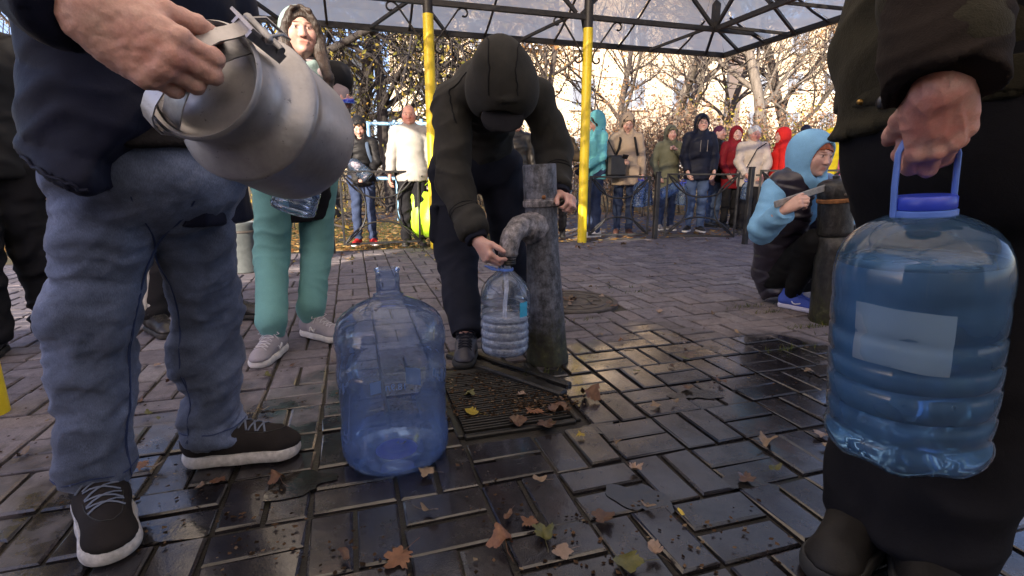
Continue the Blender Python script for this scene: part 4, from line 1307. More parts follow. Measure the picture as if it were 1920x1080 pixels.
def body(root, J, m=None, vox=.012, hvox=.0065, hands=True, fem=False, tint=None, handspec=None, handvox=.005, name='body'):
    """one continuous skin figure from crown to ankles"""
    m = m or M_SKIN; k = J['k']; v = Vol()
    v.rc(J['pelvis'], J['waist'], .13 * k, .11 * k, .05, flat=(J['fp'], 1.35)); v.rc(J['waist'], J['chest'], .11 * k, .13 * k, .05, flat=(J['fc'], 1.35))
    v.rc(J['chest'], J['neck'], .13 * k, .05 * k, .04, flat=(J['fc'], 1.35)); v.rc(J['shR'], J['shL'], .05 * k, None, .04)
    v.rc(J['neck'], J['hc'] + J['RH'] @ (A(0, -.02, -.06) * k), .055 * k, .052 * k, .03)
    for s in 'RL':
        v.rc(J['sh' + s], J['el' + s], .045 * k, .038 * k, .02); v.rc(J['el' + s], J['wr' + s], .038 * k, .026 * k, .02)
        v.rc(J['hip' + s], J['kn' + s], .075 * k, .052 * k, .03); v.rc(J['kn' + s], J['ank' + s], .05 * k, .036 * k, .02)
    parts = []
    V, F = v.mesh(vox); parts.append((V, F, np.ones((len(V), 3))))
    h = Vol(); head_vol(h, J['hc'], J['RH'], k, fem); V, F = h.mesh(hvox)
    parts.append((V, F, face_tint(V, J['hc'], J['RH'], k, **(tint or {}))))
    if hands:
        for s, sg in (('R', 1), ('L', -1)):
            hs = (handspec or {}).get(s, {})
            if hs is None: continue
            hv = Vol(); d = hs.get('d', nrm(J['wr' + s] - J['el' + s])); n = hs.get('n', -J['r'] * sg if True else 0)
            lat = hs.get('lat', nrm(np.cross(d, n)) * -sg)
            kw = {a: b for a, b in hs.items() if a in ('curl', 'curls', 'spread', 'thumb', 'fat', 'thumb_bend', 'thumb_seg', 'kk')}
            wp = hs.get('w', J['wr' + s])
            fd = hs.get('fd', d); hv.rc(wp - fd * .06 * k, wp, .029 * k, .027 * k, .012, flat=(n, 1.25)); hand(hv, wp, d, n, lat, k * hs.get('sc', 1.0), **kw)
            V, F = hv.mesh(hs.get('vox', handvox)); V = smooth(V, F, 1, .4)
            if hs.get('post'): V = hs['post'](V, F)
            T = np.ones((len(V), 3))
            if hs.get('tint'): T = hs['tint'](V)
            parts.append((V, F, T))
    off = 0; VV, FF, TT = [], [], []
    for V, F, T in parts: VV.append(V); FF.append(F + off); TT.append(T); off += len(V)
    return mk(name, np.concatenate(VV), np.concatenate(FF), m, root, True, cols={'tint': np.concatenate(TT)})

def limb_segs(J, arms=True, legs=True, torso=True):
    k = J['k']; S = []
    if arms:
        for s in 'RL': S += [(J['sh' + s], J['el' + s], .11 * k, .6, 1.0), (J['el' + s], J['wr' + s], .10 * k, 1.0, .9)]
    if torso: S += [(J['waist'], J['chest'], .26 * k, .8, .2), (J['pelvis'], J['waist'], .26 * k, .5, .8)]
    if legs:
        for s in 'RL': S += [(J['hip' + s], J['kn' + s], .15 * k, .8, 1.0), (J['kn' + s], J['ank' + s], .12 * k, 1.0, 1.2)]
    return S
def coat(root, J, m, hem=.80, puff=1.0, hood=None, collar=True, vox=.012, amp=.006, sleeve=1.0, name='jacket', slv=(True, True), quilted=0.0, flare=1.0, extra=None, cuff=0.0, fa=16., hoodsc=1.0, faceopen=1.0, seed=0.0, base=.35):
    k = J['k']; v = Vol(); f1, f2 = J['fp'], J['fc']; p = puff
    dn = nrm(J['pelvis'] - J['waist']); hemc = J['pelvis'] + dn * (.96 - hem) * k
    v.rc(hemc, J['pelvis'], .172 * k * p * flare, .168 * k * p, .05, flat=(f1, 1.28), capa=True)
    v.rc(J['pelvis'], J['waist'], .168 * k * p, .146 * k * p, .05, flat=(f1, 1.28)); v.rc(J['waist'], J['chest'], .146 * k * p, .152 * k * p, .05, flat=(f2, 1.28))
    v.rc(J['chest'], J['neck'] - J['u'] * .03 * k, .150 * k * p, .070 * k, .05, flat=(f2, 1.30))
    v.rc(hemc + dn * .45, hemc, .36 * k, .36 * k, .008, capb=True, op=1)
    for s in 'RL': v.rc(J['neck'] - J['u'] * .005 * k, J['sh' + s], .062 * k, .066 * k * p, .045)
    for s, on in zip('RL', slv):
        if not on: v.rc(J['sh' + s] + nrm(J['sh' + s] - J['neck']) * .01, J['sh' + s], .075 * k * p, None, .03); continue
        e = J['wr' + s] + nrm(J['wr' + s] - J['el' + s]) * cuff
        v.rc(J['sh' + s], J['el' + s], .070 * k * p, .058 * k * p * sleeve, .02); v.rc(J['el' + s], e, .058 * k * p * sleeve, .046 * k * sleeve * (.5 + .5 * p), .016, capb=True)
    if collar: v.rc(J['neck'] - J['u'] * .02 * k, J['neck'] + (J['hc'] - J['neck']) * .42, .078 * k, .074 * k, .03, capb=True)
    hc, RH = J['hc'], J['RH']; q = lambda a, b, c: hc + RH @ (A(a, b, c) * k)
    if hood == 'up':
        g = hoodsc
        v.ell(q(0, -.022, .022), A(.108, .132, .130) * k * g, RH, .02 * k); v.rc(q(0, -.03, -.05), J['neck'] - J['fc'] * .01, .098 * k * g, .095 * k, .05 * k)
        v.ell(q(0, -.06, .06), A(.07, .08, .08) * k * g, RH, .03 * k)
        v.rc(q(0, .02, -.10), J['neck'] + J['fc'] * .03, .07 * k, .08 * k, .03)
        v.ell(q(0, .12, -.022), A(.071 * faceopen, .115, .104 * faceopen) * k, RH, .012 * k, 1)
        # hem of the hood: a soft rolled rim
        for i in range(24):
            a0, a1 = 2 * math.pi * i / 24, 2 * math.pi * (i + 1) / 24
            rim = lambda a: q(.080 * faceopen * math.cos(a), .066 - .028 * math.cos(a) ** 2, -.018 + .113 * faceopen * math.sin(a))
            if math.sin(a0) > -.8: v.rc(rim(a0), rim(a1), .0095 * k, None, .006 * k)
    elif hood == 'down':
        for a in (-.9, -.45, 0, .45, .9):
            c = J['neck'] - J['fc'] * .085 * k * math.cos(a) + J['r'] * .09 * k * math.sin(a) + J['u'] * .01 * k
            v.ell(c, A(.055, .05, .05) * k, None, .03)
    if extra: extra(v, q)
    V, F = v.mesh(vox)
    if quilted: V = quilt(V, F, J['u'] if quilted > 0 else J['u'], J['pelvis'], abs(quilted), .007)
    V = folds(V, F, limb_segs(J, legs=False), amp, fa, seed=seed + hem * 10, base=base)
    return mk(name, V, F, m, root, True)
def trousers(root, J, m, wide=1.0, vox=.012, amp=.007, name='trousers', fa=15., brk=.01, thigh=1.0, hips=1.0, seed=0.):
    k = J['k']; v = Vol()
    v.rc(J['pelvis'] + (J['waist'] - J['pelvis']) * .5, J['pelvis'], .150 * k * hips, .155 * k * hips, .04, flat=(J['fp'], 1.3), capa=True)
    v.rc(J['hipR'], J['hipL'], .105 * k * hips, None, .05)
    for s in 'RL':
        v.rc(J['hip' + s], J['kn' + s], .098 * k * wide * thigh, .070 * k * wide, .03)
        a = J['ank' + s] - A(0, 0, brk); d = nrm(a - J['kn' + s])
        v.rc(J['kn' + s], a, .070 * k * wide, .057 * k * wide, .025, capb=True)
        c = J['kn' + s] + (a - J['kn' + s]) * .30 - (J['f'] if True else 0) * .018 * k
        v.ell(c, A(.056, .056, .11) * k * wide, None, .03)
    V, F = v.mesh(vox); V = folds(V, F, limb_segs(J, arms=False, torso=False), amp, fa, seed=3 + seed)
    return mk(name, V, F, m, root, True)
M_SOLE_W = plain('white_rubber_sole', (.62, .60, .58), .6, 0, .15, 30, .2); M_SOLE_D = plain('dark_rubber_sole', (.02, .02, .02), .7)
def shoe(root, ank, toe, k, m, sole=None, L=.29, wide=1.0, vox=.008, high=0.0, name='shoe', soleh=.028, z0=None):
    sole = sole or M_SOLE_W; f = nrm(toe); r = np.cross(f, A(0, 0, 1)); z = (ank[2] - .085 * k) if z0 is None else z0
    o = A(ank[0], ank[1], z); q = lambda a, b, c: o + (r * a + f * b) * k + A(0, 0, c * k)
    s = L / .29
    v = Vol()
    v.rc(q(0, -.035, .055), q(0, .045, .06), .040 * k * wide, .040 * k * wide, .02 * k); v.rc(q(0, .04, .055), q(.004, .145 * s, .040), .042 * k * wide, .037 * k * wide, .02 * k)
    v.ell(q(.004, .155 * s, .035), A(.040 * wide, .050, .026) * k, np.stack([r, f, A(0, 0, 1)], 1), .015 * k)
    v.rc(q(0, -.03, .06), q(0, -.012, .105 + high), .042 * k * wide, .040 * k * wide, .02 * k, capb=True)
    v.box(q(0, .05, -.03), A(.2, .4, .045 + soleh * .5) * k, np.stack([r, f, A(0, 0, 1)], 1), .001, .001, 1)
    V, F = v.mesh(vox); up = mk(name, V, F, m, root, True)
    v = Vol()
    v.rc(q(0, -.03, .3), q(0, .06, .3), .047 * k * wide, .044 * k * wide, .01); v.rc(q(0, .06, .3), q(.005, .15 * s, .3), .044 * k * wide, .047 * k * wide, .02)
    V, F = v.mesh(vox * .9)
    V[:, 2] = o[2] + np.clip((V[:, 2] - (o[2] + .3 * k)) / (.04 * k), -.5, .5) * soleh * k + soleh * .5 * k + .002
    mk('sole', V, F, sole, up, True, auto=45)
    return up
def shoes(root, J, m, sole=None, **kw):
    for s in 'RL': shoe(root, J['ank' + s], J['toe' + s], J['k'], m, sole, **kw)
def hair(root, J, m, style='short', vox=.008, name='hair'):
    k = J['k']; hc, RH = J['hc'], J['RH']; q = lambda a, b, c: hc + RH @ (A(a, b, c) * k); v = Vol()
    v.ell(q(0, -.018, .040), A(.083, .098, .088) * k, RH, .02 * k)
    v.ell(q(0, -.055, -.01), A(.074, .066, .075) * k, RH, .03 * k)
    if style == 'fluffy':
        for i in range(26):
            a = i * 2.4; z = 1 - i / 16; rr = math.sqrt(max(0, 1 - min(z, 1) ** 2))
            v.ell(q(.08 * rr * math.cos(a), -.02 + .085 * rr * math.sin(a) * (1 if math.sin(a) < 0 else .75), .045 + .075 * z), .030 * k, None, .012 * k)
    v.ell(q(0, .115, -.04), A(.080, .075, .105) * k, RH, .012 * k, 1)
    if style in ('long', 'bangs', 'parted'):
        for s in (-1, 1):
            v.chain([q(.02 * s, .05, .112), q(.066 * s, .062, .06), q(.078 * s, .045, -.02), q(.072 * s, .04, -.10)], [.016 * k, .018 * k, .017 * k, .012 * k], .012 * k)
    if style == 'bangs':
        for i in range(7): v.rc(q(-.052 + .0173 * i, .064 - .004 * abs(i - 3), .086), q(-.058 + .0195 * i, .090 - .006 * abs(i - 3), .053 + .003 * abs(i - 3)), .015 * k, .007 * k, .008 * k)
    V, F = v.mesh(vox); V = bulge(V, F, .004 * k, 45 if style != 'fluffy' else 70)
    return mk(name, V, F, m, root, True)
def person(label, base, group=None):
    rt = empty('person', base); tag(rt, label, 'person', group); return rt
# ================================================================== THE QUEUE
QG = 'people queueing behind the fence'
def px_height(px, py_top, foot):
    """height of a point above ground seen at py_top straight above a foot point"""
    return P(px, py_top, foot[1])[2]
M_JEANS = cloth('dark_blue_denim', (.035, .05, .10), .45, .9, 1200, .4); M_JEANS2 = cloth('mid_blue_denim', (.06, .09, .17), .4, .9, 1200, .4)
M_BLKT = cloth('black_trouser_cloth', (.014, .014, .017), .3); M_NAVY = cloth('navy_nylon', (.012, .014, .026), .3, .55, 600, .2, .1)
M_PUFF = cloth('black_puffer_nylon', (.012, .012, .014), .3, .55, 600, .15, .05, spec=.2)
M_WHITEJ = cloth('off_white_jacket_cloth', (.36, .35, .335), .1, .8, 700, .2)
M_TURQ = cloth('turquoise_softshell', (.16, .52, .58), .12, .7, 700, .2)
M_BEIGE = cloth('beige_parka_cotton', (.40, .31, .235), .12, .85, 700, .25)
M_OLIVE = cloth('olive_parka_cotton', (.14, .14, .095), .18, .85, 700, .25)
M_BURG = cloth('burgundy_down', (.20, .012, .018), .2, .6, 600, .2)
M_CREAM = cloth('cream_fleece', (.50, .43, .37), .1, .95, 300, .5, .3)
M_RED = cloth('bright_red_softshell', (.62, .025, .022), .12, .7, 700, .2)
M_BROWNJ = cloth('brown_jacket_cloth', (.10, .075, .05), .2, .85, 600, .3)
M_LEATH = leathery('black_leather', (.018, .016, .015), .36)
M_REDSHOE = cloth('red_shoe_canvas', (.32, .02, .02), .2); M_WHSHOE = plain('white_shoe_leather', (.66, .64, .62), .5); M_BLSHOE = leathery('black_shoe_leather', (.014, .013, .013), .42)
M_BROWNB = leathery('brown_boot_leather', (.06, .025, .018), .5); M_GREYSH = cloth('grey_shoe_suede', (.22, .2, .19), .2)
M_HAIRD = hairm('dark_brown_hair', (.045, .025, .016)); M_HAIRW = hairm('white_hair', (.62, .60, .56)); M_HAIRG = hairm('grey_hair', (.36, .34, .32)); M_HAIRB = hairm('light_brown_hair', (.16, .09, .045)); M_HAIRR = hairm('ginger_red_hair', (.34, .075, .018))
M_STRAP = cloth('strap_webbing', (.02, .02, .022), .3); M_STRAPB = cloth('blue_strap_webbing', (.07, .10, .16), .3)

# --- bottles
def pet(name, tint, diff=.12, dcol=(.45, .6, .9), rough=.04, gl=.6):
    t = NT(name); t.t.nodes.remove(t.b)
    p = t.pos(); nb = t.bump(t.noise(p, 25, 3), .05, .004)
    tr = t.n('ShaderNodeBsdfTransparent'); tr.inputs[0].default_value = (*tint, 1)
    gs = t.n('ShaderNodeBsdfGlossy'); gs.inputs['Roughness'].default_value = rough; t.l(nb, gs.inputs['Normal'])
    fr = t.n('ShaderNodeFresnel'); fr.inputs[0].default_value = 1.5; t.l(nb, fr.inputs['Normal'])
    df = t.n('ShaderNodeBsdfDiffuse'); df.inputs[0].default_value = (*dcol, 1)
    tl = t.n('ShaderNodeBsdfTranslucent'); tl.inputs[0].default_value = (*dcol, 1)
    d2 = t.n('ShaderNodeMixShader'); d2.inputs[0].default_value = .5; t.l(df.outputs[0], d2.inputs[1]); t.l(tl.outputs[0], d2.inputs[2])
    m0 = t.n('ShaderNodeMixShader'); m0.inputs[0].default_value = diff; t.l(tr.outputs[0], m0.inputs[1]); t.l(d2.outputs[0], m0.inputs[2])
    m1 = t.n('ShaderNodeMixShader'); t.l(t.math('MULTIPLY', fr.outputs[0], gl * 1.6, True), m1.inputs[0]); t.l(m0.outputs[0], m1.inputs[1]); t.l(gs.outputs[0], m1.inputs[2])
    t.l(m1.outputs[0], t.out.inputs[0]); return t.m
M_PET = pet('clear_pet', (.90, .94, .98), .10); M_PETB = pet('blue_pet', (.55, .70, .95), .22, (.25, .42, .85)); M_PETC = pet('pale_blue_pet', (.72, .84, .98), .12, (.4, .6, .95))
M_CAPB = plain('blue_plastic_cap', (.03, .06, .50), .35, 0, .08, 30, .08); M_CAPL = plain('pale_blue_handle', (.10, .20, .62), .35, 0, .08, 30, .08)
def bottle_prof(R_, Hh, neck=.024, ribs=6):
    """outline of a big ribbed PET bottle: foot, ribbed body, shoulder, neck"""
    q = [(R_ * .80, 0), (R_ * .95, Hh * .02), (R_, Hh * .06)]
    z0, z1 = Hh * .10, Hh * .64
    for i in range(ribs):
        a = z0 + (z1 - z0) * i / ribs; b = (z1 - z0) / ribs
        q += [(R_ * .985, a), (R_ * .955, a + b * .10), (R_ * .985, a + b * .2), (R_, a + b * .5)]
    q += [(R_, z1), (R_ * .99, Hh * .67), (R_ * .95, Hh * .72), (R_ * .85, Hh * .78), (R_ * .68, Hh * .84), (R_ * .46, Hh * .89), (neck * 1.25, Hh * .925), (neck, Hh * .935), (neck, Hh * .975)]
    return q
def bottle(label, M, R_=.08, Hh=.31, m=None, capm=None, group=None, ribs=6, neck=.022, handle=True, name='water_bottle', n=28, hm=None, dent=0.0):
    """M is a 4x4 frame with the bottle's foot at its origin"""
    M = np.array(M); rt = empty(name, M[:3, 3]); tag(rt, label, 'bottle', group)
    sq = None
    if dent:
        def sq(q): 
            a = np.arctan2(q[:, 1], q[:, 0]); q = q.copy(); q[:, :2] *= (1 + dent * np.sin(2 * a + q[:, 2] * 9) * np.clip(q[:, 2] / Hh * 3, 0, 1) + dent * .6 * np.sin(5 * a + q[:, 2] * 31))[:, None]; return q
    mb = MB(); mb.lathe(bottle_prof(R_, Hh, neck, ribs), n, M, cap1=False, squash=sq); mb.build('shell', m or M_PET, rt, True, 80)
    mb = MB(); mb.lathe([(neck * 1.18, Hh * .955), (neck * 1.18, Hh * .995), (neck * 1.08, Hh)], 20, M); mb.build('cap', capm or M_CAPB, rt, True, 50)
    if handle:
        w = neck * 1.2; pts = [(-w, Hh * .945), (-w * 1.15, Hh * 1.0), (-w * .8, Hh * 1.09), (w * .8, Hh * 1.09), (w * 1.15, Hh * 1.0), (w, Hh * .945)]
        t = np.linspace(0, 1, 6); tt = np.linspace(0, 1, 22)
        X = np.interp(tt, t, [p[0] for p in pts]); Z = np.interp(tt, t, [p[1] for p in pts])
        W = np.stack([X, X * 0, Z], 1) @ M[:3, :3].T + M[:3, 3]
        MB().tube(W, .0035, 6).build('handle', hm or capm or M_CAPB, rt, True, 60)
    return rt
def backstrap(root, J, m, w=.02):
    for s in (-1, 1):
        k = J['k']; c = J['chest']
        pts = [J['neck'] + (J['r'] * .095 * s - J['fc'] * .05) * k + A(0, 0, -.01), J['neck'] + (J['r'] * .10 * s + J['fc'] * .02) * k + A(0, 0, .0), c + (J['r'] * .105 * s + J['fc'] * .125) * k + A(0, 0, .06 * k), c + (J['r'] * .125 * s + J['fc'] * .135) * k - A(0, 0, .05 * k), c + (J['r'] * .16 * s + J['fc'] * .07) * k - A(0, 0, .15 * k)]
        MB().tube(pts, w * k, 8, flat=.35).build('strap', m, root, True, 60)
def phone(label, c, f, u, m=None):
    rt = empty('phone', c); tag(rt, label, 'phone'); r = np.cross(f, u)
    MB().box(c, (.072, .145, .008), np.stack([r, u, f], 1), bev=.003).build('case', m or M_BLSHOE, rt)
    MB().box(c + f * .0045, (.064, .132, .001), np.stack([r, u, f], 1)).build('screen', M_GLASS, rt)

def queue_person(label, px, py, top, th, **o):
    px = 960 + (px - 960) * .965; g = G(px, py); H = (px_height(px, top, g)) / (1.02 if o.get('hood') == 'up' else 1.0)
    rt = person(label, g, QG)
    J = stand(g, th, H, o.get('hands'), o.get('lean', (0, 0)), o.get('feet'), o.get('head', (0, 0, 0)), o.get('poles'), o.get('hs', 0))
    body(rt, J, o.get('skin'), .016, o.get('hvox', .0075), fem=o.get('fem', False), tint=o.get('tint'), handspec=o.get('handspec'), handvox=.0065)
    coat(rt, J, o['coat'], o.get('hem', .80), o.get('puff', 1.0), o.get('hood'), vox=.014, amp=o.get('amp', .007), quilted=o.get('quilt', 0), flare=o.get('flare', 1.0), collar=o.get('collar', True), seed=px, sleeve=o.get('sleeve', 1.0))
    trousers(rt, J, o['pants'], o.get('wide', .92), .014, .008, seed=px)
    shoes(rt, J, o['shoe'], o.get('sole'), vox=.009, high=o.get('high', 0))
    if o.get('hair'): hair(rt, J, o['hair'], o.get('style', 'short'), .010)
    return rt, J
# boy in black puffer with a bottle
rt, J = queue_person('boy in a black hooded puffer jacket and red shoes looking down at a bottle', 676, 459, 217, 12, coat=M_PUFF, hem=.84, puff=1.03, hood='up', quilt=.06, pants=M_JEANS, shoe=M_REDSHOE, skin=M_SKIN3,
    hands={'R': (.13, .20, 1.14), 'L': (-.10, .24, .99)}, head=(28, 6, 0), hair=M_HAIRB, style='bangs', feet={'R': (.10, 0, 15), 'L': (-.11, .02, -18)}, faceopen=1.1, poles={'R': (.9, -.3, -.6), 'L': (-.9, -.2, -.6)})
backstrap(rt, J, M_STRAPB, .022)
hb = J['wrL'] + J['f'] * .06 - A(0, 0, .01); ht = J['wrR'] + J['f'] * .06 + A(0, 0, .03)
ax = nrm(ht - hb); bottle('pale blue bottle hugged by the boy in the black puffer jacket', frame_M(hb - ax * .03, ax), .075, .30, M_PETC)
# bald man
rt, J = queue_person('bald man in an off white jacket with a lime green bag', 770, 459, 197, 14, coat=M_WHITEJ, hem=.82, puff=1.16, pants=M_BLKT, wide=1.1, shoe=M_BLSHOE, sole=M_SOLE_D, skin=M_SKIN2,
    hands={'R': (.27, .10, .90), 'L': (-.30, .08, .86)}, head=(6, -4, 0), tint=dict(brow=(.5, .4, .35), flush=.2))
hp = J['wrL'] + nrm(J['wrL'] - J['elL']) * .08
def carrier(label, top, w, h, d, m, th):
    r, f = basis(R(th)); rt = empty('carrier_bag', top - A(0, 0, h + .12)); tag(rt, label, 'bag')
    V, F = [], []; nx, nz = 14, 12
    for side in (-1, 1):
        for i in range(nz + 1):
            z = i / nz
            for j in range(nx + 1):
                x = j / nx * 2 - 1; b = math.sin(math.pi * min(z * 1.15, 1)) ** .5 if z < .87 else .75 - (z - .87) * 3.5
                y = side * d * .5 * max(b, .12) * (1 - .6 * x ** 4) + .012 * math.sin(9 * x + 5 * z)
                V.append(top - A(0, 0, .12 + h * (1 - z)) + r * x * w / 2 * (1 - .12 * (1 - z) ** 2) + f * y + A(0, 0, .012 * math.sin(6 * x) * z))
    row = nx + 1; n1 = (nz + 1) * row
    for s_, o in ((0, 0), (1, n1)):
        for i in range(nz):
            for j in range(nx):
                q = (o + i * row + j, o + i * row + j + 1, o + (i + 1) * row + j + 1, o + (i + 1) * row + j); F.append(q if s_ == 0 else q[::-1])
    for i in range(nz):
        for j in (0, nx): F.append((i * row + j, (i + 1) * row + j, n1 + (i + 1) * row + j, n1 + i * row + j))
    for j in range(nx): F.append((j, j + 1, n1 + j + 1, n1 + j))
    V = np.array(V); V += vnoise(V * 22)[:, None] * .008 * f
    mk('sack', V, F, m, rt, True)
    for s in (-1, 1):
        MB().tube([top - A(0, 0, .13) - r * w * .22 + f * s * .02, top - A(0, 0, .05) - r * w * .12, top, top - A(0, 0, .05) + r * w * .12, top - A(0, 0, .13) + r * w * .22 + f * s * .02], .009, 6, flat=.4).build('handle', m, rt, True, 60)
    return rt
M_LIME = plain('lime_green_bag_film', (.42, .72, .03), .35, 0, .15, 10, .4, .006)
carrier('lime green carrier bag hanging beside the bald man', hp + A(-.08, 0, .0), .46, .50, .14, M_LIME, 6)
bottle('clear empty bottle hanging behind the lime bag beside the yellow post', frame_M(hp + A(.10, .06, -.42), (.06, 0, 1)), .08, .32, M_PETC)
# man in leather, partly behind the hooded man
rt, J = queue_person('man in a black leather jacket behind the hooded man and the pump', 968, 446, 215, 0, coat=M_LEATH, hem=.86, puff=1.08, pants=M_JEANS, shoe=M_BLSHOE, sole=M_SOLE_D, skin=M_SKIN, hair=M_HAIRG, hands={'R': (.26, .05, .88), 'L': (-.27, .06, .88)})
# white haired man
rt, J = queue_person('white haired man in a brown jacket with one hand raised to his chest', 1046, 443, 224, -12, coat=M_BROWNJ, hem=.86, puff=1.12, pants=M_BLKT, shoe=M_BLSHOE, sole=M_SOLE_D, skin=M_SKIN2, hair=M_HAIRW,
    hands={'R': (.25, .08, .9), 'L': (-.08, .24, 1.22)}, head=(4, 8, 0), tint=dict(brow=(.9, .85, .8), flush=.25, beard=(.95, .9, .9)), poles={'L': (-1, -.1, -.5)})
# woman in turquoise, seen from the side
rt, J = queue_person('woman in a turquoise hooded jacket standing sideways and looking down', 1118, 443, 207, -72, coat=M_TURQ, hem=.83, puff=1.05, hood='up', pants=M_JEANS, shoe=M_WHSHOE, skin=M_SKIN, fem=True,
    hands={'R': (.2, .12, 1.0), 'L': (-.16, .22, 1.0)}, head=(30, 0, 0), hair=M_HAIRD, style='bangs', faceopen=1.08, handspec={'L': dict(curl=(50, 60, 40))})
gv = Vol(); hand(gv, J['wrL'], nrm(J['wrL'] - J['elL']), J['r'], A(0, 0, 1), 1.15, curl=(45, 50, 30), fat=1.2); gv.rc(J['wrL'] - nrm(J['wrL'] - J['elL']) * .05, J['wrL'], .04, .034)
V, F = gv.mesh(.008); mk('glove', V, F, M_NAVY, rt)
bg = empty('shoulder_bag', J['pelvis'] - J['f'] * .16 + J['r'] * -.1); tag(bg, 'black shoulder bag hanging behind the woman in turquoise', 'bag')
MB().box(J['pelvis'] - J['f'] * .20 + J['r'] * -.16 + A(0, 0, .05), (.12, .26, .26), np.stack([J['r'], J['f'], A(0, 0, 1)], 1), bev=.03).build('pouch', M_LEATH, bg)
MB().tube([J['pelvis'] - J['f'] * .20 + J['r'] * -.16 + A(0, 0, .16), J['shL'] + A(0, 0, .08), J['pelvis'] - J['f'] * .02 + J['r'] * -.23 + A(0, 0, .10)], .010, 6).build('strap', M_LEATH, bg, True)
# woman in beige with phone
rt, J = queue_person('woman in a beige hooded parka looking down at her phone', 1174, 440, 210, -4, coat=M_BEIGE, hem=.74, puff=1.08, hood='up', pants=M_JEANS, wide=.86, shoe=M_BROWNB, sole=M_SOLE_D, high=.05, skin=M_SKIN3, fem=True,
    hands={'R': (.13, .26, 1.10), 'L': (-.25, .06, .86)}, head=(26, 4, 0), hair=M_HAIRD, style='parted', flare=1.08, faceopen=1.12, poles={'R': (.8, -.4, -.7)})
backstrap(rt, J, M_STRAP, .017)
hp = J['wrR'] + nrm(J['wrR'] - J['elR']) * .09
phone('dark phone in the hand of the woman in beige', hp + A(0, 0, .03), nrm(A(0, .75, .65)), nrm(A(.2, -.6, .75)))
MB().box(J['pelvis'] + J['f'] * .155 + J['r'] * -.09 + A(0, 0, -.0), (.13, .02, .13), np.stack([J['r'], J['f'], A(0, 0, 1)], 1), bev=.008).build('pocket', M_BEIGE, rt)
# woman in olive parka
rt, J = queue_person('woman in an olive green hooded parka with a hand at her chin', 1256, 431, 233, 6, coat=M_OLIVE, hem=.70, puff=1.06, hood='up', pants=M_JEANS, wide=.86, shoe=M_GREYSH, skin=M_SKIN, fem=True,
    hands={'R': (.22, .10, .95), 'L': (-.04, .20, 1.36)}, head=(4, 0, 0), hair=M_HAIRD, style='parted', flare=1.08, faceopen=1.05, poles={'L': (-.7, .2, -.9)}, handspec={'L': dict(curl=(60, 70, 40))})
# young man in navy
rt, J = queue_person('young man with glasses in a navy hooded jacket, hands in his pockets', 1312, 434, 211, -2, coat=M_NAVY, hem=.80, puff=1.16, hood='up', pants=M_JEANS2, wide=.95, shoe=M_BLSHOE, skin=M_SKIN3,
    hands={'R': (.20, .14, .93), 'L': (-.20, .14, .93)}, head=(2, 0, 0), hair=M_HAIRD, style='bangs', feet={'R': (.09, .0, 30), 'L': (-.08, .03, -6)}, faceopen=1.1, amp=.009)
q = lambda a, b, c: J['hc'] + J['RH'] @ (A(a, b, c) * J['k'])
mb = MB()
for s in (-1, 1): mb.tube([q(.032 * s + .021 * math.cos(a), .107, .008 + .016 * math.sin(a)) for a in np.linspace(0, 6.28, 15)[:-1]], .0018, 5, closed=True)
mb.tube([q(-.011, .108, .011), q(0, .11, .014), q(.011, .108, .011)], .0016, 5); mb.build('glasses', M_BLK, rt, True)
for s in (-1, 1): MB().bar(J['chest'] + J['f'] * .155 * 1.12 + J['r'] * .045 * s + A(0, 0, .05), J['chest'] + J['f'] * .15 * 1.12 + J['r'] * .045 * s + A(0, 0, -.10), .006, .006).build('zip', M_GREYSH, rt)
# dark person behind him
rt, J = queue_person('person in black jacket and purple hat half hidden behind the navy jacket', 1346, 425, 236, 40, coat=M_PUFF, hem=.80, puff=1.1, pants=M_JEANS2, shoe=M_BLSHOE, sole=M_SOLE_D, hair=cloth('purple_knit', (.10, .03, .06), .2, .95, 200, .6))
# burgundy hood
rt, J = queue_person('woman in a burgundy hooded coat with a dark cap under the hood', 1378, 427, 234, 14, coat=M_BURG, hem=.70, puff=1.06, hood='up', pants=M_BLKT, shoe=M_BLSHOE, sole=M_SOLE_D, skin=M_SKIN3, fem=True, head=(0, -18, 0), hair=M_NAVY, hoodsc=1.02, faceopen=1.08, hands={'R': (.2, .16, .95), 'L': (-.2, .16, .95)})
# old woman in cream
rt, J = queue_person('old woman with fluffy white hair in a cream jacket', 1412, 436, 238, -8, coat=M_CREAM, hem=.78, puff=1.2, pants=M_BLKT, wide=1.1, shoe=M_BLSHOE, sole=M_SOLE_D, skin=M_SKIN2, fem=True, hair=M_HAIRW, style='fluffy',
    hands={'R': (.14, .24, .98), 'L': (-.12, .24, .98)}, head=(6, 8, 0), tint=dict(brow=(.8, .75, .7), flush=.2, closed=True), poles={'R': (1, -.2, -.3), 'L': (-1, -.2, -.3)})
MB().tube([J['shL'] + A(0, -.06, .05), J['chest'] + J['f'] * .165 + A(0, 0, .05), J['waist'] + J['f'] * .17 + J['r'] * .1, J['pelvis'] + J['r'] * .2 + J['f'] * .08], .007, 6).build('bag_strap', M_STRAP, rt, True)
bottle('small clear bottle hanging from the old woman in cream', frame_M(J['wrR'] + A(-.02, -.06, -.32), (.05, 0, 1)), .055, .24, M_PETC)
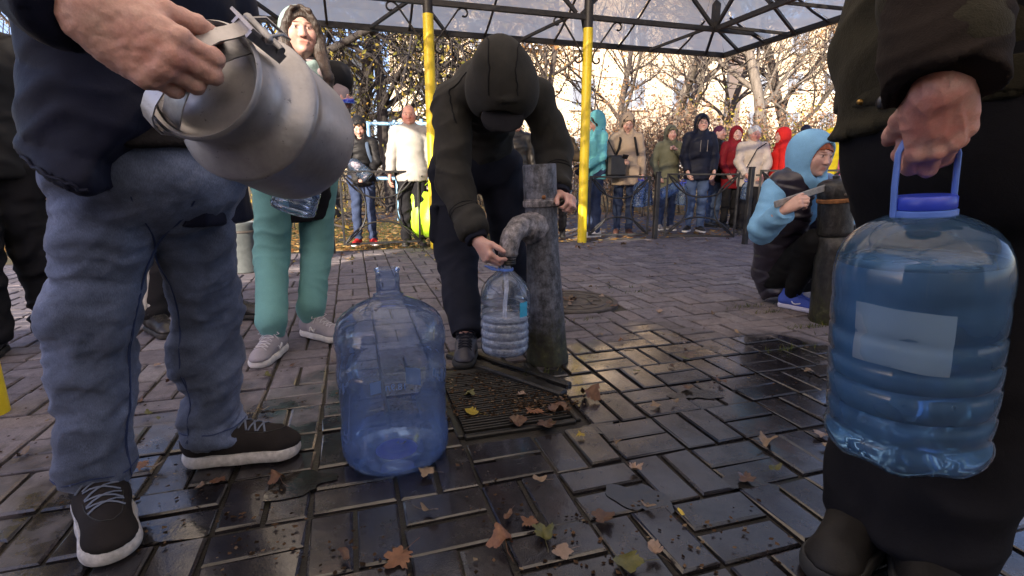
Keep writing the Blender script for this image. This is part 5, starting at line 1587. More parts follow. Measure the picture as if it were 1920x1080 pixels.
# red hood
rt, J = queue_person('person in a bright red hooded jacket turned away to the left', 1466, 437, 237, -100, coat=M_RED, hem=.80, puff=1.08, hood='up', pants=M_BLKT, shoe=M_BLSHOE, sole=M_SOLE_D, skin=M_SKIN3, fem=True, head=(4, 10, 0))
bd = J['elL'] * .35 + J['shL'] * .65 + A(0, -.085, -.03)
mb = MB(); mb.lathe([(.032, 0), (.032, .004), (.026, .006)], 20, frame_M(bd, (0, -1, 0)), 0); mb.lathe([(.022, .006), (.022, .0075), (.017, .0075)], 20, frame_M(bd, (0, -1, 0)), 1); mb.build('round_badge', [plain('badge_tan', (.45, .26, .12)), M_NAVY], rt, True)
# people farther back at the right
rt, J = queue_person('person in a dark red jacket and navy cap behind the red hood', 1508, 428, 234, 150, coat=M_BURG, hem=.80, pants=M_BLKT, shoe=M_BLSHOE, hair=M_NAVY)
rt, J = queue_person('person in a yellow hooded jacket behind the crouching woman', 1556, 434, 238, -20, coat=cloth('yellow_raincoat', (.72, .55, .02), .1, .6), hem=.8, hood='up', pants=M_BLKT, shoe=M_BLSHOE, fem=True)
rt, J = queue_person('person in a pink jacket beside the dark trousers at the right', 1600, 450, 262, 10, coat=cloth('pink_jacket', (.62, .16, .26), .1, .8), hem=.8, hood='up', puff=1.1, pants=M_BLKT, shoe=M_BLSHOE, fem=True)
# loose bottles carried in the queue
for (px, py, Y, R_, Hh, m, ax, lb) in ((1196, 388, 6.5, .085, .34, M_PETB, (.05, 0, 1), 'blue bottle carried beside the beige coat, left of two'), (1213, 386, 6.6, .08, .33, M_PETB, (-.12, .1, 1), 'blue bottle carried beside the beige coat, right of two'),
        (1238, 366, 6.55, .075, .30, M_PETB, (.9, .1, .45), 'blue bottle tipped sideways behind the fence post'), (1275, 384, 6.7, .07, .29, M_PETC, (.1, 0, 1), 'clear bottle hanging in front of the navy jacket'),
        (1068, 366, 6.3, .075, .30, M_PETC, (-.7, .1, .6), 'clear bottle tipped behind the right yellow post'), (1090, 385, 6.4, .07, .28, M_PETC, (.1, .1, 1), 'clear bottle hanging beside the turquoise jacket')):
    bottle(lb, frame_M(P(px, py, Y), ax), R_, Hh, m)
# ================================================================== PUMPS, JUG, BIG BOTTLE, MILK CAN, BIN
def pump_mat(name, c1, c2, moss=True, rough=.55):
    t = NT(name); p = t.pos('world')
    n = t.noise(p, 26, 6, .75); base = t.ramp(n, [(.36, c1), (.50, c2), (.60, [x * 1.5 for x in c2])])
    n2 = t.noise(t.scale(p, (1, 1, .35)), 60, 4, .7)
    base = t.mix(.7, base, t.ramp(n2, [(.35, .35), (.6, 1.4)]), 'MULTIPLY')
    sep = t.n('ShaderNodeSeparateXYZ'); t.l(p, sep.inputs[0])
    if moss:
        m = t.math('ADD', sep.outputs[2], t.math('MULTIPLY', t.noise(p, 9, 5, .7), .34))
        f = t.ramp(m, [(.26, 1.0), (.40, 0.0)])
        base = t.mix(f, base, t.ramp(t.noise(p, 34, 5), [(.35, (.012, .011, .009)), (.6, (.035, .036, .014)), (.75, (.10, .09, .06))]))
    t.set(color=base, rough=rough, metal=.15, normal=t.bump(t.math('ADD', n, n2), .6, .005)); return t.m
M_PUMP = pump_mat('scuffed_grey_pump_paint', (.022, .023, .030), (.085, .088, .108)); M_PUMP2 = pump_mat('black_pump_paint', (.010, .010, .011), (.022, .021, .021), True, .32)
M_RUST = plain('rust_band', (.26, .11, .04), .8, .1, .4, 40, .5)
M_LIME_SC = pump_mat('limescaled_iron', (.05, .047, .05), (.20, .185, .195), False, .5)
# --- the pump in use
pt_ = P(1011, 308, PUMP[1]); PAX = nrm(pt_ - PUMP); PH = np.linalg.norm(pt_ - PUMP)
MPU = frame_M(PUMP, PAX, E1)
pump = empty('water_pump', PUMP); tag(pump, 'worn grey cast iron water pump with a thick curved spout, mossy at its foot', 'water pump')
mb = MB(); mb.lathe([(.094, -.02), (.094, .012), (.090, .03), (.083, .17), (.075, .33), (.069, .47), (.067, .56), (.067, PH * .795)], 40, MPU, cap1=False); mb.build('column', M_PUMP, pump, True, 50)
mb = MB(); mb.lathe([(.067, PH * .795), (.074, PH * .80), (.074, PH * .825), (.070, PH * .83), (.070, PH * .838)], 40, MPU, cap0=False, cap1=False); mb.build('collar', M_LIME_SC, pump, True, 40)
mb = MB(); mb.lathe([(.069, PH * .838), (.069, PH - .004), (.066, PH), (.055, PH - .006), (.05, PH - .012)], 40, MPU, cap0=False); mb.build('head', M_PUMP, pump, True, 50)
for k in range(4):
    a = R(-100 + 75 * k); p = (MPU @ np.array([.076 * math.cos(a), .076 * math.sin(a), PH * .845, 1]))[:3]
    MB().ball(p, .009, 8, 5).build('bolt', M_RUST, pump, True)
fl = (MPU @ np.array([0, 0, PH * .70, 1]))[:3]
out = P(953, 478, PUMP[1] - .165)
sdir = nrm((out - fl) * A(1, 1, 0)); s0 = fl + sdir * .055; 
path = bez(s0, s0 + sdir * .075 + A(0, 0, .035), out + A(0, 0, .10), out, 16)
v = Vol()
rad = np.linspace(.042, .034, len(path))
v.chain(path, rad, .01); v.rc(s0 - sdir * .01, s0 + sdir * .022, .060, .056, .012, flat=(A(0, 0, 1), .9)); v.ell(s0 + sdir * .03 + A(.0, -.01, -.048), .020, None, .015)
v.rc(path[-2], path[-1], .036, .039, .008, capb=True); v.rc(path[5], path[6], .041, .041, .01)
V, F = v.mesh(.005); V = bulge(V, F, .0025, 40); mk('spout', V, F, M_LIME_SC, pump, True)
mb = MB(); mb.lathe([(.035, .012), (.035, -.004), (.030, -.006), (.031, -.012), (.029, -.016), (.031, -.02), (.029, -.024), (.031, -.028), (.028, -.034), (.02, -.036)][::-1], 24, frame_M(out - A(0, 0, .004), (0, 0, 1)), cap1=False); mb.build('nozzle', M_IRON, pump, True, 45)
lv0 = (MPU @ np.array([.05, -.02, PH * .80, 1]))[:3]; lv1 = P(1072, 374, PUMP[1] - .02)
MB().tube([lv0, lv0 * .5 + lv1 * .5 + A(0, 0, .004), lv1], [.016, .013, .012], 10).build('lever', M_IRON, pump, True, 50)
# --- the second pump
PUMP2 = G(1560, 600)
p2 = empty('water_pump', PUMP2); tag(p2, 'glossy black water pump with domed cap and a rusty ring, before the crouching woman', 'water pump')
top2 = P(1568, 342, PUMP2[1]); ax2 = nrm(top2 - PUMP2); h2 = np.linalg.norm(top2 - PUMP2); M2 = frame_M(PUMP2, ax2, E1); q2 = lambda x, y, z: (M2 @ np.array([x, y, z, 1]))[:3]
mb = MB(); mb.lathe([(.118, -.02), (.118, .01), (.113, .04), (.102, .22), (.092, .40), (.086, h2 * .62), (.078, h2 * .63), (.088, h2 * .645), (.088, h2 * .655)], 36, M2, cap1=False); mb.build('column', M_PUMP2, p2, True, 45)
mb = MB(); mb.lathe([(.084, h2 * .655), (.084, h2 * .86), (.088, h2 * .865)], 36, M2, cap0=False, cap1=False); mb.build('barrel', M_PUMP2, p2, True, 45)
mb = MB(); mb.lathe([(.088, h2 * .865), (.091, h2 * .87), (.091, h2 * .89), (.087, h2 * .894)], 36, M2, cap0=False, cap1=False); mb.build('ring', M_RUST, p2, True, 45)
mb = MB(); mb.lathe([(.086, h2 * .894), (.088, h2 * .90), (.088, h2 * .985), (.082, h2), (.06, h2 + .014), (.03, h2 + .021), (.018, h2 + .022), (.018, h2 + .034), (.008, h2 + .038)], 36, M2, cap0=False); mb.build('cap', M_PUMP2, p2, True, 45)
for a in (-1.9, -.9, .5): MB().ball(q2(.089 * math.cos(a), .089 * math.sin(a), h2 * .92), .011, 8, 5).build('bolt', M_IRON2, p2, True)
MB().box(q2(.095, -.03, h2 * .66), (.05, .045, .05), np.array(M2)[:3, :3], bev=.006).build('outlet_stub', M_PUMP2, p2)
M_LEVER = plain('scraped_steel_lever', (.30, .29, .28), .5, .5, .3, 40, .4)
la, lb_ = P(1452, 384, PUMP2[1] - .10), P(1556, 349, PUMP2[1] - .02)
MB().bar(la, lb_, .012, .034, bev=.004).build('lever', M_LEVER, p2)

# --- big clear jug on the paving
M_JUG = pet('blue_polycarbonate', (.78, .86, .98), .17, (.30, .44, .82), .05, .5)
JUG = G(744, 846)
jug = empty('water_jug', JUG); tag(jug, 'large blue ribbed refill jug with an open neck, standing on the wet paving', 'water jug')
jp = [(.118, .006), (.134, 0), (.146, .012), (.1515, .032), (.1522, .06), (.1522, .088), (.150, .096), (.1482, .102), (.1482, .225), (.150, .232), (.1522, .240), (.1522, .272), (.150, .280), (.1482, .286),
      (.1482, .300), (.1475, .303), (.1482, .306), (.1482, .328), (.150, .334), (.1522, .340), (.1522, .362), (.151, .372), (.1475, .380), (.146, .392), (.140, .408), (.127, .424), (.105, .440), (.075, .455), (.050, .466), (.0405, .470), (.0405, .4775), (.0335, .480), (.0315, .484), (.0315, .512), (.0325, .515), (.0325, .521), (.0315, .524), (.0315, .5415), (.0345, .5435), (.0345, .549), (.030, .5495)]
mb = MB(); mb.lathe(jp, 72, frame_M(JUG, (0, 0, 1)), cap1=False); mb.build('shell', M_JUG, jug, True, 70)
mb = MB(); mb.lathe([(.060, .006), (.05, .012), (.035, .014), (.03, .010), (.012, .010)][::-1], 40, frame_M(JUG + A(0, 0, .003), (0, 0, 1)), cap0=True, cap1=False); mb.build('base_dimple', M_CAPB, jug, True, 60)
mb = MB(); mb.lathe([(.116, .009), (.132, .004), (.143, .014), (.150, .033), (.151, .058), (.10, .0585)], 60, frame_M(JUG, (0, 0, 1))); mb.build('water', pet('shallow_water', (.76, .86, 1.0), .24, (.32, .48, .95), .03, .4), jug, True, 60)
def patch(root, c, r, a0, a1, z0, z1, m, name, n=10):
    V, F = [], []
    for i in range(n + 1):
        a = a0 + (a1 - a0) * i / n
        for z in (z0, z1): V.append(c + A(r * math.sin(a), r * math.cos(a), z))
    for i in range(n): F.append((2 * i, 2 * i + 2, 2 * i + 3, 2 * i + 1))
    return mk(name, V, F, m, root, True)
M_STICK = pet('frosted_label', (.7, .82, 1.0), .75, (.42, .58, .92), .4, .2)
view = math.atan2(-JUG[0], -JUG[1])                 # a points from the camera through the jug
va = math.atan2(JUG[0], JUG[1])
patch(jug, JUG, .1455, va - .50, va - .26, .128, .168, M_STICK, 'label')
patch(jug, JUG, .1455, va + .28, va + .62, .150, .205, M_STICK, 'label')
def text_mesh(body, size):
    cu = bpy.data.curves.new('text', 'FONT'); cu.body = body; cu.size = size; cu.align_x = 'CENTER'; cu.align_y = 'CENTER'; cu.extrude = .0002
    to = bpy.data.objects.new('text', cu); col.objects.link(to); dg = bpy.context.evaluated_depsgraph_get(); dg.update()
    me = bpy.data.meshes.new_from_object(to.evaluated_get(dg)); bpy.data.objects.remove(to); bpy.data.curves.remove(cu); return me
tm = text_mesh('18.9л', .030); M_PRINT = plain('pale_blue_print', (.40, .55, .90), .5); tm.materials.append(M_PRINT)
to = bpy.data.objects.new('print', tm); to.parent = jug; col.objects.link(to)
to.location = (math.sin(va + .06) * .1440, math.cos(va + .06) * .1440, .140); to.rotation_euler = (R(90), 0, R(180) - va)     # printed on the far wall, so it reads mirrored from here

# --- bottle being filled under the spout
bc = P(946, 500, out[1]); bc[2] = out[2] - .035
BT_H = .362; fbt = bc - A(0, 0, BT_H)
fill = bottle('clear ribbed bottle filling with foamy water under the pump spout', frame_M(fbt, (.012, 0, 1)), .098, BT_H, M_PET, M_CAPB, ribs=6, neck=.026, handle=False, n=40, dent=.02)
for o in list(fill.children):
    if o.name.startswith('cap'): bpy.data.objects.remove(o)
mb = MB(); mb.lathe([(.031, BT_H * .93), (.031, BT_H * .955), (.027, BT_H * .957)], 24, frame_M(fbt, (.012, 0, 1)), cap0=False, cap1=False); mb.build('neck_ring', M_CAPL, fill, True, 50)
MB().tube([fbt + A(-.028, -.01, BT_H * .94), fbt + A(-.045, -.02, BT_H * .97), fbt + A(-.075, -.02, BT_H * .985), fbt + A(-.05, -.03, BT_H * .955), fbt + A(-.022, -.026, BT_H * .94)], .004, 6).build('handle', M_CAPL, fill, True, 60)
def foam():
    t = NT('aerated_water'); p = t.pos()
    n = t.noise(p, 48, 6, .75); c = t.ramp(n, [(.35, (.62, .64, .78)), (.6, (.90, .90, .96))])
    df = t.n('ShaderNodeBsdfDiffuse'); tl = t.n('ShaderNodeBsdfTranslucent'); t.l(c, df.inputs[0]); t.l(c, tl.inputs[0])
    m = t.n('ShaderNodeMixShader'); m.inputs[0].default_value = .5; t.l(df.outputs[0], m.inputs[1]); t.l(tl.outputs[0], m.inputs[2])
    tr = t.n('ShaderNodeBsdfTransparent'); m2 = t.n('ShaderNodeMixShader'); t.l(t.ramp(n, [(.35, .6), (.6, .97)]), m2.inputs[0]); t.l(tr.outputs[0], m2.inputs[1]); t.l(m.outputs[0], m2.inputs[2])
    t.l(m2.outputs[0], t.out.inputs[0]); return t.m
M_FOAM = foam()
pr = [(.075, .003), (.088, .012), (.0915, .03), (.0915, BT_H * .2), (.0915, BT_H * .39)]
mb = MB(); mb.lathe(pr + [(.089, BT_H * .40), (.05, BT_H * .405)], 40, frame_M(fbt, (.012, 0, 1))); mb.build('water', M_FOAM, fill, True, 60)
V_ = [out - A(0, 0, .02)] + [fbt + A(.004, 0, BT_H * (.9 - .09 * i)) + A(.004 * math.sin(i), .004 * math.cos(i * 1.7), 0) for i in range(7)]
MB().tube(V_, [.011, .010, .008, .0085, .0075, .009, .008, .010], 8).build('water_stream', M_FOAM, fill, True, 60)
v = fbt + A(0, 0, BT_H * .5)
M_TEAL = plain('teal_label', (.05, .38, .62), .4); ca = math.atan2(-v[0], -v[1])
patch(fill, fbt + A(.006, 0, 0), .0995, ca - .95 + math.pi * 0, ca - .55, BT_H * .46, BT_H * .62, M_TEAL, 'label')

# --- big full bottle in the right hand
BB_T, BB_B = P(1734, 366, .70), P(1690, 838, .70)
bax = nrm(BB_T - BB_B); BBH = np.linalg.norm(BB_T - BB_B); MBB = frame_M(BB_B, bax)
BR = .101
big = empty('water_bottle', BB_B); tag(big, 'big ribbed bottle full of water with a blue cap, held at the right front', 'bottle')
prof = [(.40, -.012), (.72, -.004), (.90, .012), (.975, .035), (1.0, .065), (1.0, .085), (.975, .105), (.955, .125), (.975, .14), (.99, .17), (.995, .20), (.96, .215), (.995, .23), (1.0, .27), (1.0, .31), (.965, .325), (1.0, .34), (1.0, .40), (.97, .415),
        (1.0, .43), (1.0, .50), (.97, .515), (1.0, .53), (1.0, .60), (.985, .63), (1.0, .66), (1.0, .70), (.985, .745), (.95, .79), (.88, .835), (.76, .875), (.60, .905), (.44, .925), (.33, .935), (.295, .945), (.295, .965)]
def petal(q):
    a = np.arctan2(q[:, 1], q[:, 0]); z = q[:, 2] / BBH; w = np.clip(1 - z / .10, 0, 1)
    q = q.copy(); q[:, :2] *= (1 + .03 * np.cos(7 * a) * w)[:, None]; q[:, 2] += .006 * np.cos(7 * a) * w
    w2 = np.clip(1 - abs(z - .4) / .3, 0, 1); q[:, :2] *= (1 + .006 * np.sin(3 * a + z * 12) * w2)[:, None]; return q
M_PETBIG = pet('big_bottle_pet', (.80, .90, 1.0), .12, (.30, .58, 1.0), .03, .6)
mb = MB(); mb.lathe([(a * BR, b * BBH) for a, b in prof], 72, MBB, cap1=False, squash=petal); mb.build('shell', M_PETBIG, big, True, 75)
def water():
    t = NT('sky_tinted_water'); t.t.nodes.remove(t.b); p = t.pos()
    g = t.n('ShaderNodeBsdfRefraction'); g.inputs['IOR'].default_value = 1.33; g.inputs['Roughness'].default_value = .02; g.inputs[0].default_value = (.66, .84, 1.0, 1)
    gl = t.n('ShaderNodeBsdfGlossy'); gl.inputs['Roughness'].default_value = .03
    d = t.n('ShaderNodeBsdfTranslucent'); d.inputs[0].default_value = (.42, .72, 1.0, 1); df = t.n('ShaderNodeBsdfDiffuse'); df.inputs[0].default_value = (.34, .64, 1.0, 1)  # blue diffuse share stands in for sky light passing through the bottle
    fr = t.n('ShaderNodeFresnel'); fr.inputs[0].default_value = 1.33
    n = t.noise(p, 7, 3); 
    m0 = t.n('ShaderNodeMixShader'); m0.inputs[0].default_value = .5; t.l(d.outputs[0], m0.inputs[1]); t.l(df.outputs[0], m0.inputs[2])
    m = t.n('ShaderNodeMixShader'); t.l(t.ramp(n, [(.3, .24), (.7, .52)]), m.inputs[0]); t.l(g.outputs[0], m.inputs[1]); t.l(m0.outputs[0], m.inputs[2])
    m1 = t.n('ShaderNodeMixShader'); t.l(fr.outputs[0], m1.inputs[0]); t.l(m.outputs[0], m1.inputs[1]); t.l(gl.outputs[0], m1.inputs[2])
    t.l(m1.outputs[0], t.out.inputs[0]); return t.m
M_WATER = water()
wl = .765
wp = [(a * BR * .975, b * BBH + .002) for a, b in prof if b < wl]
mb = MB(); mb.lathe(wp + [(BR * .94, wl * BBH), (.06, wl * BBH + .001)], 72, MBB, squash=petal); mb.build('water', M_WATER, big, True, 60)
M_FROST = pet('frosted_big_label', (.86, .93, 1.0), .40, (.55, .78, 1.0), .35, .2)
def patch_M(root, M, r, a0, a1, z0, z1, m, name, n=16, nz=6):
    V, F = [], []
    for i in range(n + 1):
        a = a0 + (a1 - a0) * i / n
        for j in range(nz + 1):
            z = z0 + (z1 - z0) * j / nz; ra = r * (1 - .014 * math.exp(-((z / BBH - .515) / .018) ** 2) - .012 * math.exp(-((z / BBH - .415) / .015) ** 2)) + .0012 * math.sin(9 * a + 40 * z); V.append((M @ np.array([ra * math.sin(a), ra * math.cos(a), z + .004 * math.sin(2.5 * a), 1]))[:3])
    w = nz + 1
    for i in range(n):
        for j in range(nz): F.append((i * w + j, (i + 1) * w + j, (i + 1) * w + j + 1, i * w + j + 1))
    return mk(name, V, F, m, root, True)
loc_cam = np.linalg.inv(MBB) @ np.array([0, 0, CAM_H, 1]); ang = math.atan2(loc_cam[0], loc_cam[1])
patch_M(big, MBB, BR * 1.014, ang - .42, ang + .66, .42 * BBH, .635 * BBH, M_FROST, 'label', 24, 16)
mb = MB(); mb.lathe([(.034, .935), (.0355, .937), (.0355, .952), (.034, .954)], 36, MBB, cap0=False, cap1=False)
mb = MB(); hb_ = BBH
mb.lathe([(.0345, hb_ * .925), (.037, hb_ * .928), (.037, hb_ * .948), (.0345, hb_ * .951)], 36, MBB, cap0=False, cap1=False); mb.build('neck_ring', M_CAPL, big, True, 40)
mb = MB(); mb.lathe([(.0345, hb_ * .953), (.0355, hb_ * .957), (.0355, hb_ - .003), (.033, hb_), (.01, hb_ + .0005)], 40, MBB, cap0=False); mb.build('cap', M_CAPB, big, True, 40)
hx = nrm(A(1, -.12, 0)); hzz = bax
HND = [BB_T + hx * -.0375 - hzz * .030, BB_T + hx * -.0385 + hzz * .01, BB_T + hx * -.037 + hzz * .055, BB_T + hx * -.030 + hzz * .072, BB_T + hx * 0 + hzz * .076, BB_T + hx * .030 + hzz * .072, BB_T + hx * .036 + hzz * .055, BB_T + hx * .036 + hzz * .01, BB_T + hx * .0365 - hzz * .030]
MB().tube(np.concatenate([np.linspace(HND[i], HND[i + 1], 4)[:-1] for i in range(len(HND) - 1)] + [HND[-1:]]), .0052, 8, flat=.6).build('handle', M_CAPL, big, True, 60)

# --- aluminium milk can
def alu():
    t = NT('brushed_aluminium'); p = t.pos()
    n = t.noise(t.scale(p, (1, 1, 1)), 14, 5, .7); s_ = t.noise(t.scale(p, (6, 6, 90)), 6, 3)
    base = t.ramp(n, [(.3, (.31, .30, .31)), (.7, (.50, .485, .50))])
    spk = t.ramp(t.noise(p, 95, 3, .8), [(.28, .4), (.36, 1.0)])
    base = t.mix(.8, base, spk, 'MULTIPLY')
    t.set(color=base, rough=t.ramp(n, [(.3, .36), (.7, .52)]), metal=.85, normal=t.bump(t.math('ADD', t.math('MULTIPLY', s_, .08), t.noise(p, 16, 4)), .4, .004)); return t.m
M_ALU = alu(); M_STEEL = plain('galvanised_clasp', (.30, .30, .32), .4, .9, .3, 60, .2)
CM, CB = P(356, 134, .63), P(556, 262, .85)
WR, KNK = P(160, 22, .585), P(278, 92, .600)
cax = nrm(CB - CM); CL = np.linalg.norm(CB - CM)
strap_dir = nrm(P(440, 78, .66) - P(272, 196, .62)); strap_dir = nrm(strap_dir - cax * (strap_dir @ cax))
dR = nrm(KNK - WR); nR = nrm(cax - dR * (cax @ dR))
CM = KNK + dR * .020 + nR * .030 + cax * .040 + strap_dir * .004
CB = CM + cax * CL
MC = frame_M(CM, cax, strap_dir)           # local z runs from the mouth to the bottom, x along the strap
can = empty('milk_can', CB); tag(can, 'dented aluminium milk can with clasp lid, tilted in the hand at the left', 'milk can')
cr = .101
mb = MB(); mb.lathe([(.070, .0), (.0735, -.0045), (.0765, .0), (.0755, .006), (.071, .010), (.0705, .045), (.073, .056), (.082, .066), (.094, .074), (cr, .082), (cr + .003, .086), (cr + .003, .091), (cr - .0005, .096), (cr, .11), (cr + .001, CL - .03), (cr - .002, CL - .012), (cr - .012, CL), (.06, CL + .003)], 64, MC, cap0=False); mb.build('can_body', M_ALU, can, True, 50)
mb = MB(); mb.lathe([(.069, .004), (.066, .012), (.055, .017), (.03, .012), (.008, .010)][::-1], 48, MC, cap0=True, cap1=False); mb.build('lid', M_ALU, can, True, 60)
lc = lambda x, y, z: (MC @ np.array([x, y, z, 1]))[:3]
def flat_strap(pts, w, th, m, name, wdir):
    pts = np.array(pts); V, F = [], []; T = np.gradient(pts, axis=0)
    for i, p in enumerate(pts):
        t_ = nrm(T[i]); wd = nrm(wdir - t_ * (wdir @ t_)); nn = np.cross(t_, wd)
        for a, b in ((-1, -1), (1, -1), (1, 1), (-1, 1)): V.append(p + wd * w / 2 * a + nn * th / 2 * b)
    for i in range(len(pts) - 1):
        for j in range(4): F.append((4 * i + j, 4 * i + (j + 1) % 4, 4 * i + 4 + (j + 1) % 4, 4 * i + 4 + j))
    n = 4 * (len(pts) - 1); F += [(3, 2, 1, 0), (n, n + 1, n + 2, n + 3)]
    return mk(name, V, F, m, can, True, auto=40)
sp = [lc(x, 0, z) for x, z in ((-.080, .012), (-.084, .0), (-.080, -.014), (-.070, -.026), (-.055, -.034), (-.03, -.040), (0, -.042), (.03, -.040), (.052, -.032), (.066, -.020), (.078, -.012), (.088, -.010))]
tt = np.linspace(0, len(sp) - 1, 34); sp = np.stack([np.interp(tt, range(len(sp)), np.array(sp)[:, i]) for i in range(3)], 1)
flat_strap(sp, .022, .0022, M_ALU, 'handle_strap', np.array(MC)[:3, 1])
sp = [lc(x, .002, z) for x, z in ((-.066, .006), (-.04, -.012), (-.01, -.026), (.02, -.026), (.05, -.008), (.066, .004))]
tt = np.linspace(0, 5, 20); sp = np.stack([np.interp(tt, range(6), np.array(sp)[:, i]) for i in range(3)], 1)
flat_strap(sp, .034, .002, M_STEEL, 'grip_plate', np.array(MC)[:3, 1])
for y in (-.013, .013): MB().bar(lc(.083, y, -.014), lc(.085, y * 1.1, .052), .004, .014, up=lc(1, 0, 0) - lc(0, 0, 0)).build('clasp', M_STEEL, can)
MB().bar(lc(.086, 0, .012), lc(.080, 0, .056), .026, .003, up=lc(1, 0, 0) - lc(0, 0, 0)).build('hinge_plate', M_STEEL, can)
MB().bar(lc(.088, 0, -.022), lc(.088, 0, -.004), .040, .004, up=lc(1, 0, 0) - lc(0, 0, 0)).build('clasp', M_ALU, can)
for z in (.006, .036): MB().tube([lc(.092, -.019, z), lc(.092, .019, z)], .006, 10).build('rivet', M_STEEL, can, True, 50)
for q in ((.092, -.02, .006), (.092, .02, .006), (.092, -.02, .036), (-.082, -.014, .016), (.0, .02, -.024)): MB().ball(lc(*q), .0065, 8, 5).build('rivet', M_STEEL, can, True)
MB().bar(lc(-.079, 0, -.004), lc(-.077, 0, .030), .026, .003, up=lc(1, 0, 0) - lc(0, 0, 0)).build('hook', M_ALU, can)
MB().tube([lc(.094, -.018, .006), lc(.108, -.016, .02), lc(.110, 0, .055), lc(.108, .016, .02), lc(.094, .018, .006)], .0022, 6).build('wire_bail', M_STEEL, can, True, 60)

# --- litter bin behind the jeans
bn = G(463, 508); rt = empty('litter_bin', bn); tag(rt, 'grey cylindrical litter bin half hidden beside the mint joggers', 'litter bin')
M_BIN = plain('bin_grey_paint', (.10, .115, .12), .6, .1, .2, 20, .2)
mb = MB(); mb.lathe([(.105, 0), (.11, .01), (.125, .38), (.13, .385), (.13, .41), (.118, .412), (.11, .40)], 28, frame_M(bn, (0, 0, 1))); mb.build('bin_body', M_BIN, rt, True, 45)
mb = MB(); mb.lathe([(.131, .33), (.134, .332), (.134, .345), (.131, .347)], 28, frame_M(bn, (0, 0, 1)), cap0=False, cap1=False); mb.build('rim_band', M_IRON2, rt, True, 45)
# ================================================================== THE LARGE FIGURES
def denim(name, c, fade=.5):
    t = NT(name); p = t.pos('object')
    n = t.noise(p, 7, 5, .65, .4); n2 = t.noise(t.scale(p, (1, 1, .25)), 700, 2); n3 = t.noise(p, 60, 4)
    big = t.noise(p, 3.1, 3, .5); base = t.ramp(t.math('ADD', t.math('MULTIPLY', n, .55), t.math('MULTIPLY', big, .45)), [(.32, [x * .45 for x in c]), (.52, c), (.70, [min(1, x * (1 + fade) + .02) for x in c])])
    base = t.mix(.55, base, t.ramp(n2, [(.3, .55), (.7, 1.45)]), 'MULTIPLY')
    base = t.mix(.4, base, t.ramp(n3, [(.3, .7), (.7, 1.25)]), 'MULTIPLY')
    h = t.math('ADD', t.math('MULTIPLY', n2, .5), t.math('MULTIPLY', n3, .8))
    t.set(color=base, rough=.92, sheen=.12, spec=.15, normal=t.bump(h, .45, .0035)); return t.m
def nearest(V, q):
    return V[((V - q) ** 2).sum(1).argmin()]
def surf_line(root, obj, pts, r, m, name='seam', n=6, off=.0012, k=40, par=None):
    """a stitched line that follows the surface of obj"""
    co = np.empty(len(obj.data.vertices) * 3, np.float32); obj.data.vertices.foreach_get('co', co); nn = np.empty_like(co); obj.data.vertices.foreach_get('normal', nn)
    V = co.reshape(-1, 3) + base_of(obj); N = nn.reshape(-1, 3)
    pts = np.array(pts, float); t = np.linspace(0, len(pts) - 1, k)
    q = np.stack([np.interp(t, range(len(pts)), pts[:, i]) for i in range(3)], 1)
    L = []
    for p in q:
        i = ((V - p) ** 2).sum(1).argmin(); L.append(V[i] + N[i] * off)
    L = np.array(L)
    for _ in range(2): L[1:-1] = .5 * L[1:-1] + .25 * (L[:-2] + L[2:])
    return MB().tube(L, r, n).build(name, m, par or obj, True, 70)
def laces(root, up, ank, toe, k, m, L=.29, rows=4, z0=None, w=.030):
    f = nrm(toe); r = np.cross(f, A(0, 0, 1)); z = (ank[2] - .085 * k) if z0 is None else z0
    o = A(ank[0], ank[1], z)
    co = np.empty(len(up.data.vertices) * 3, np.float32); up.data.vertices.foreach_get('co', co); V = co.reshape(-1, 3) + base_of(up)
    def top(a, b):
        p = o + (r * a + f * b) * k; d = ((V[:, :2] - p[:2]) ** 2).sum(1); i = np.argsort(d)[:6]; return A(p[0], p[1], V[i][:, 2].max() + .002)
    for i in range(rows):
        b0 = .045 + .022 * i; b1 = b0 + .018
        for s in (-1, 1):
            pts = [top(w * s * x, b0 + (b1 - b0) * (1 - x) / 2) for x in (1, .6, .2, -.2, -.6, -1)]
            MB().tube(pts, .0026 * k, 6, flat=.7).build('lace', m, up, True, 60)
    for s in (-1, 1):
        b = top(.006 * s, .04); MB().tube([b, b + r * .022 * s * k + A(0, 0, .012), b + r * .040 * s * k + f * .012 + A(0, 0, .0), b + r * .03 * s * k + f * .004 - A(0, 0, .006), b], .0022 * k, 5).build('lace', m, up, True, 60)
        MB().tube([b, b + r * .018 * s * k - A(0, 0, .004) + f * .01, b + r * .036 * s * k - A(0, 0, .024) + f * .014], .0022 * k, 5).build('lace', m, up, True, 60)

# ------------------------------------------------------------ man with the milk can
M_JN = denim('faded_blue_denim', (.098, .122, .195), .95); M_JSEAM = cloth('denim_seam_thread', (.035, .05, .12), .3)
M_QUILT = cloth('navy_quilted_nylon', (.007, .009, .024), .35, .6, 500, .25, .12, spec=.15); M_SWEAT = cloth('grey_brown_sweater', (.022, .020, .022), .2, .95, 260, .7)
M_SUEDE = cloth('charcoal_shoe_suede', (.022, .019, .019), .3, .9, 800, .4); M_LACE = cloth('blue_grey_laces', (.12, .14, .19), .2)
M_SOLE_D2 = plain('worn_white_sole', (.48, .46, .45), .65, 0, .3, 60, .3)
k = .93
Jm = stand(A(-.80, 1.16, 0), 48, 1.63)
pv = P(284, 300, 1.13)
dlt = pv - Jm['pelvis']
for n_ in ('pelvis', 'waist', 'chest', 'neck', 'hc', 'shR', 'shL', 'hipR', 'hipL'): Jm[n_] = Jm[n_] + dlt * A(1, 1, 1)
Jm['ankR'] = G(182, 895, .10); Jm['ankL'] = G(402, 805, .095)
Jm['hipR'] = P(214, 330, 1.12); Jm['hipL'] = P(352, 330, 1.20)
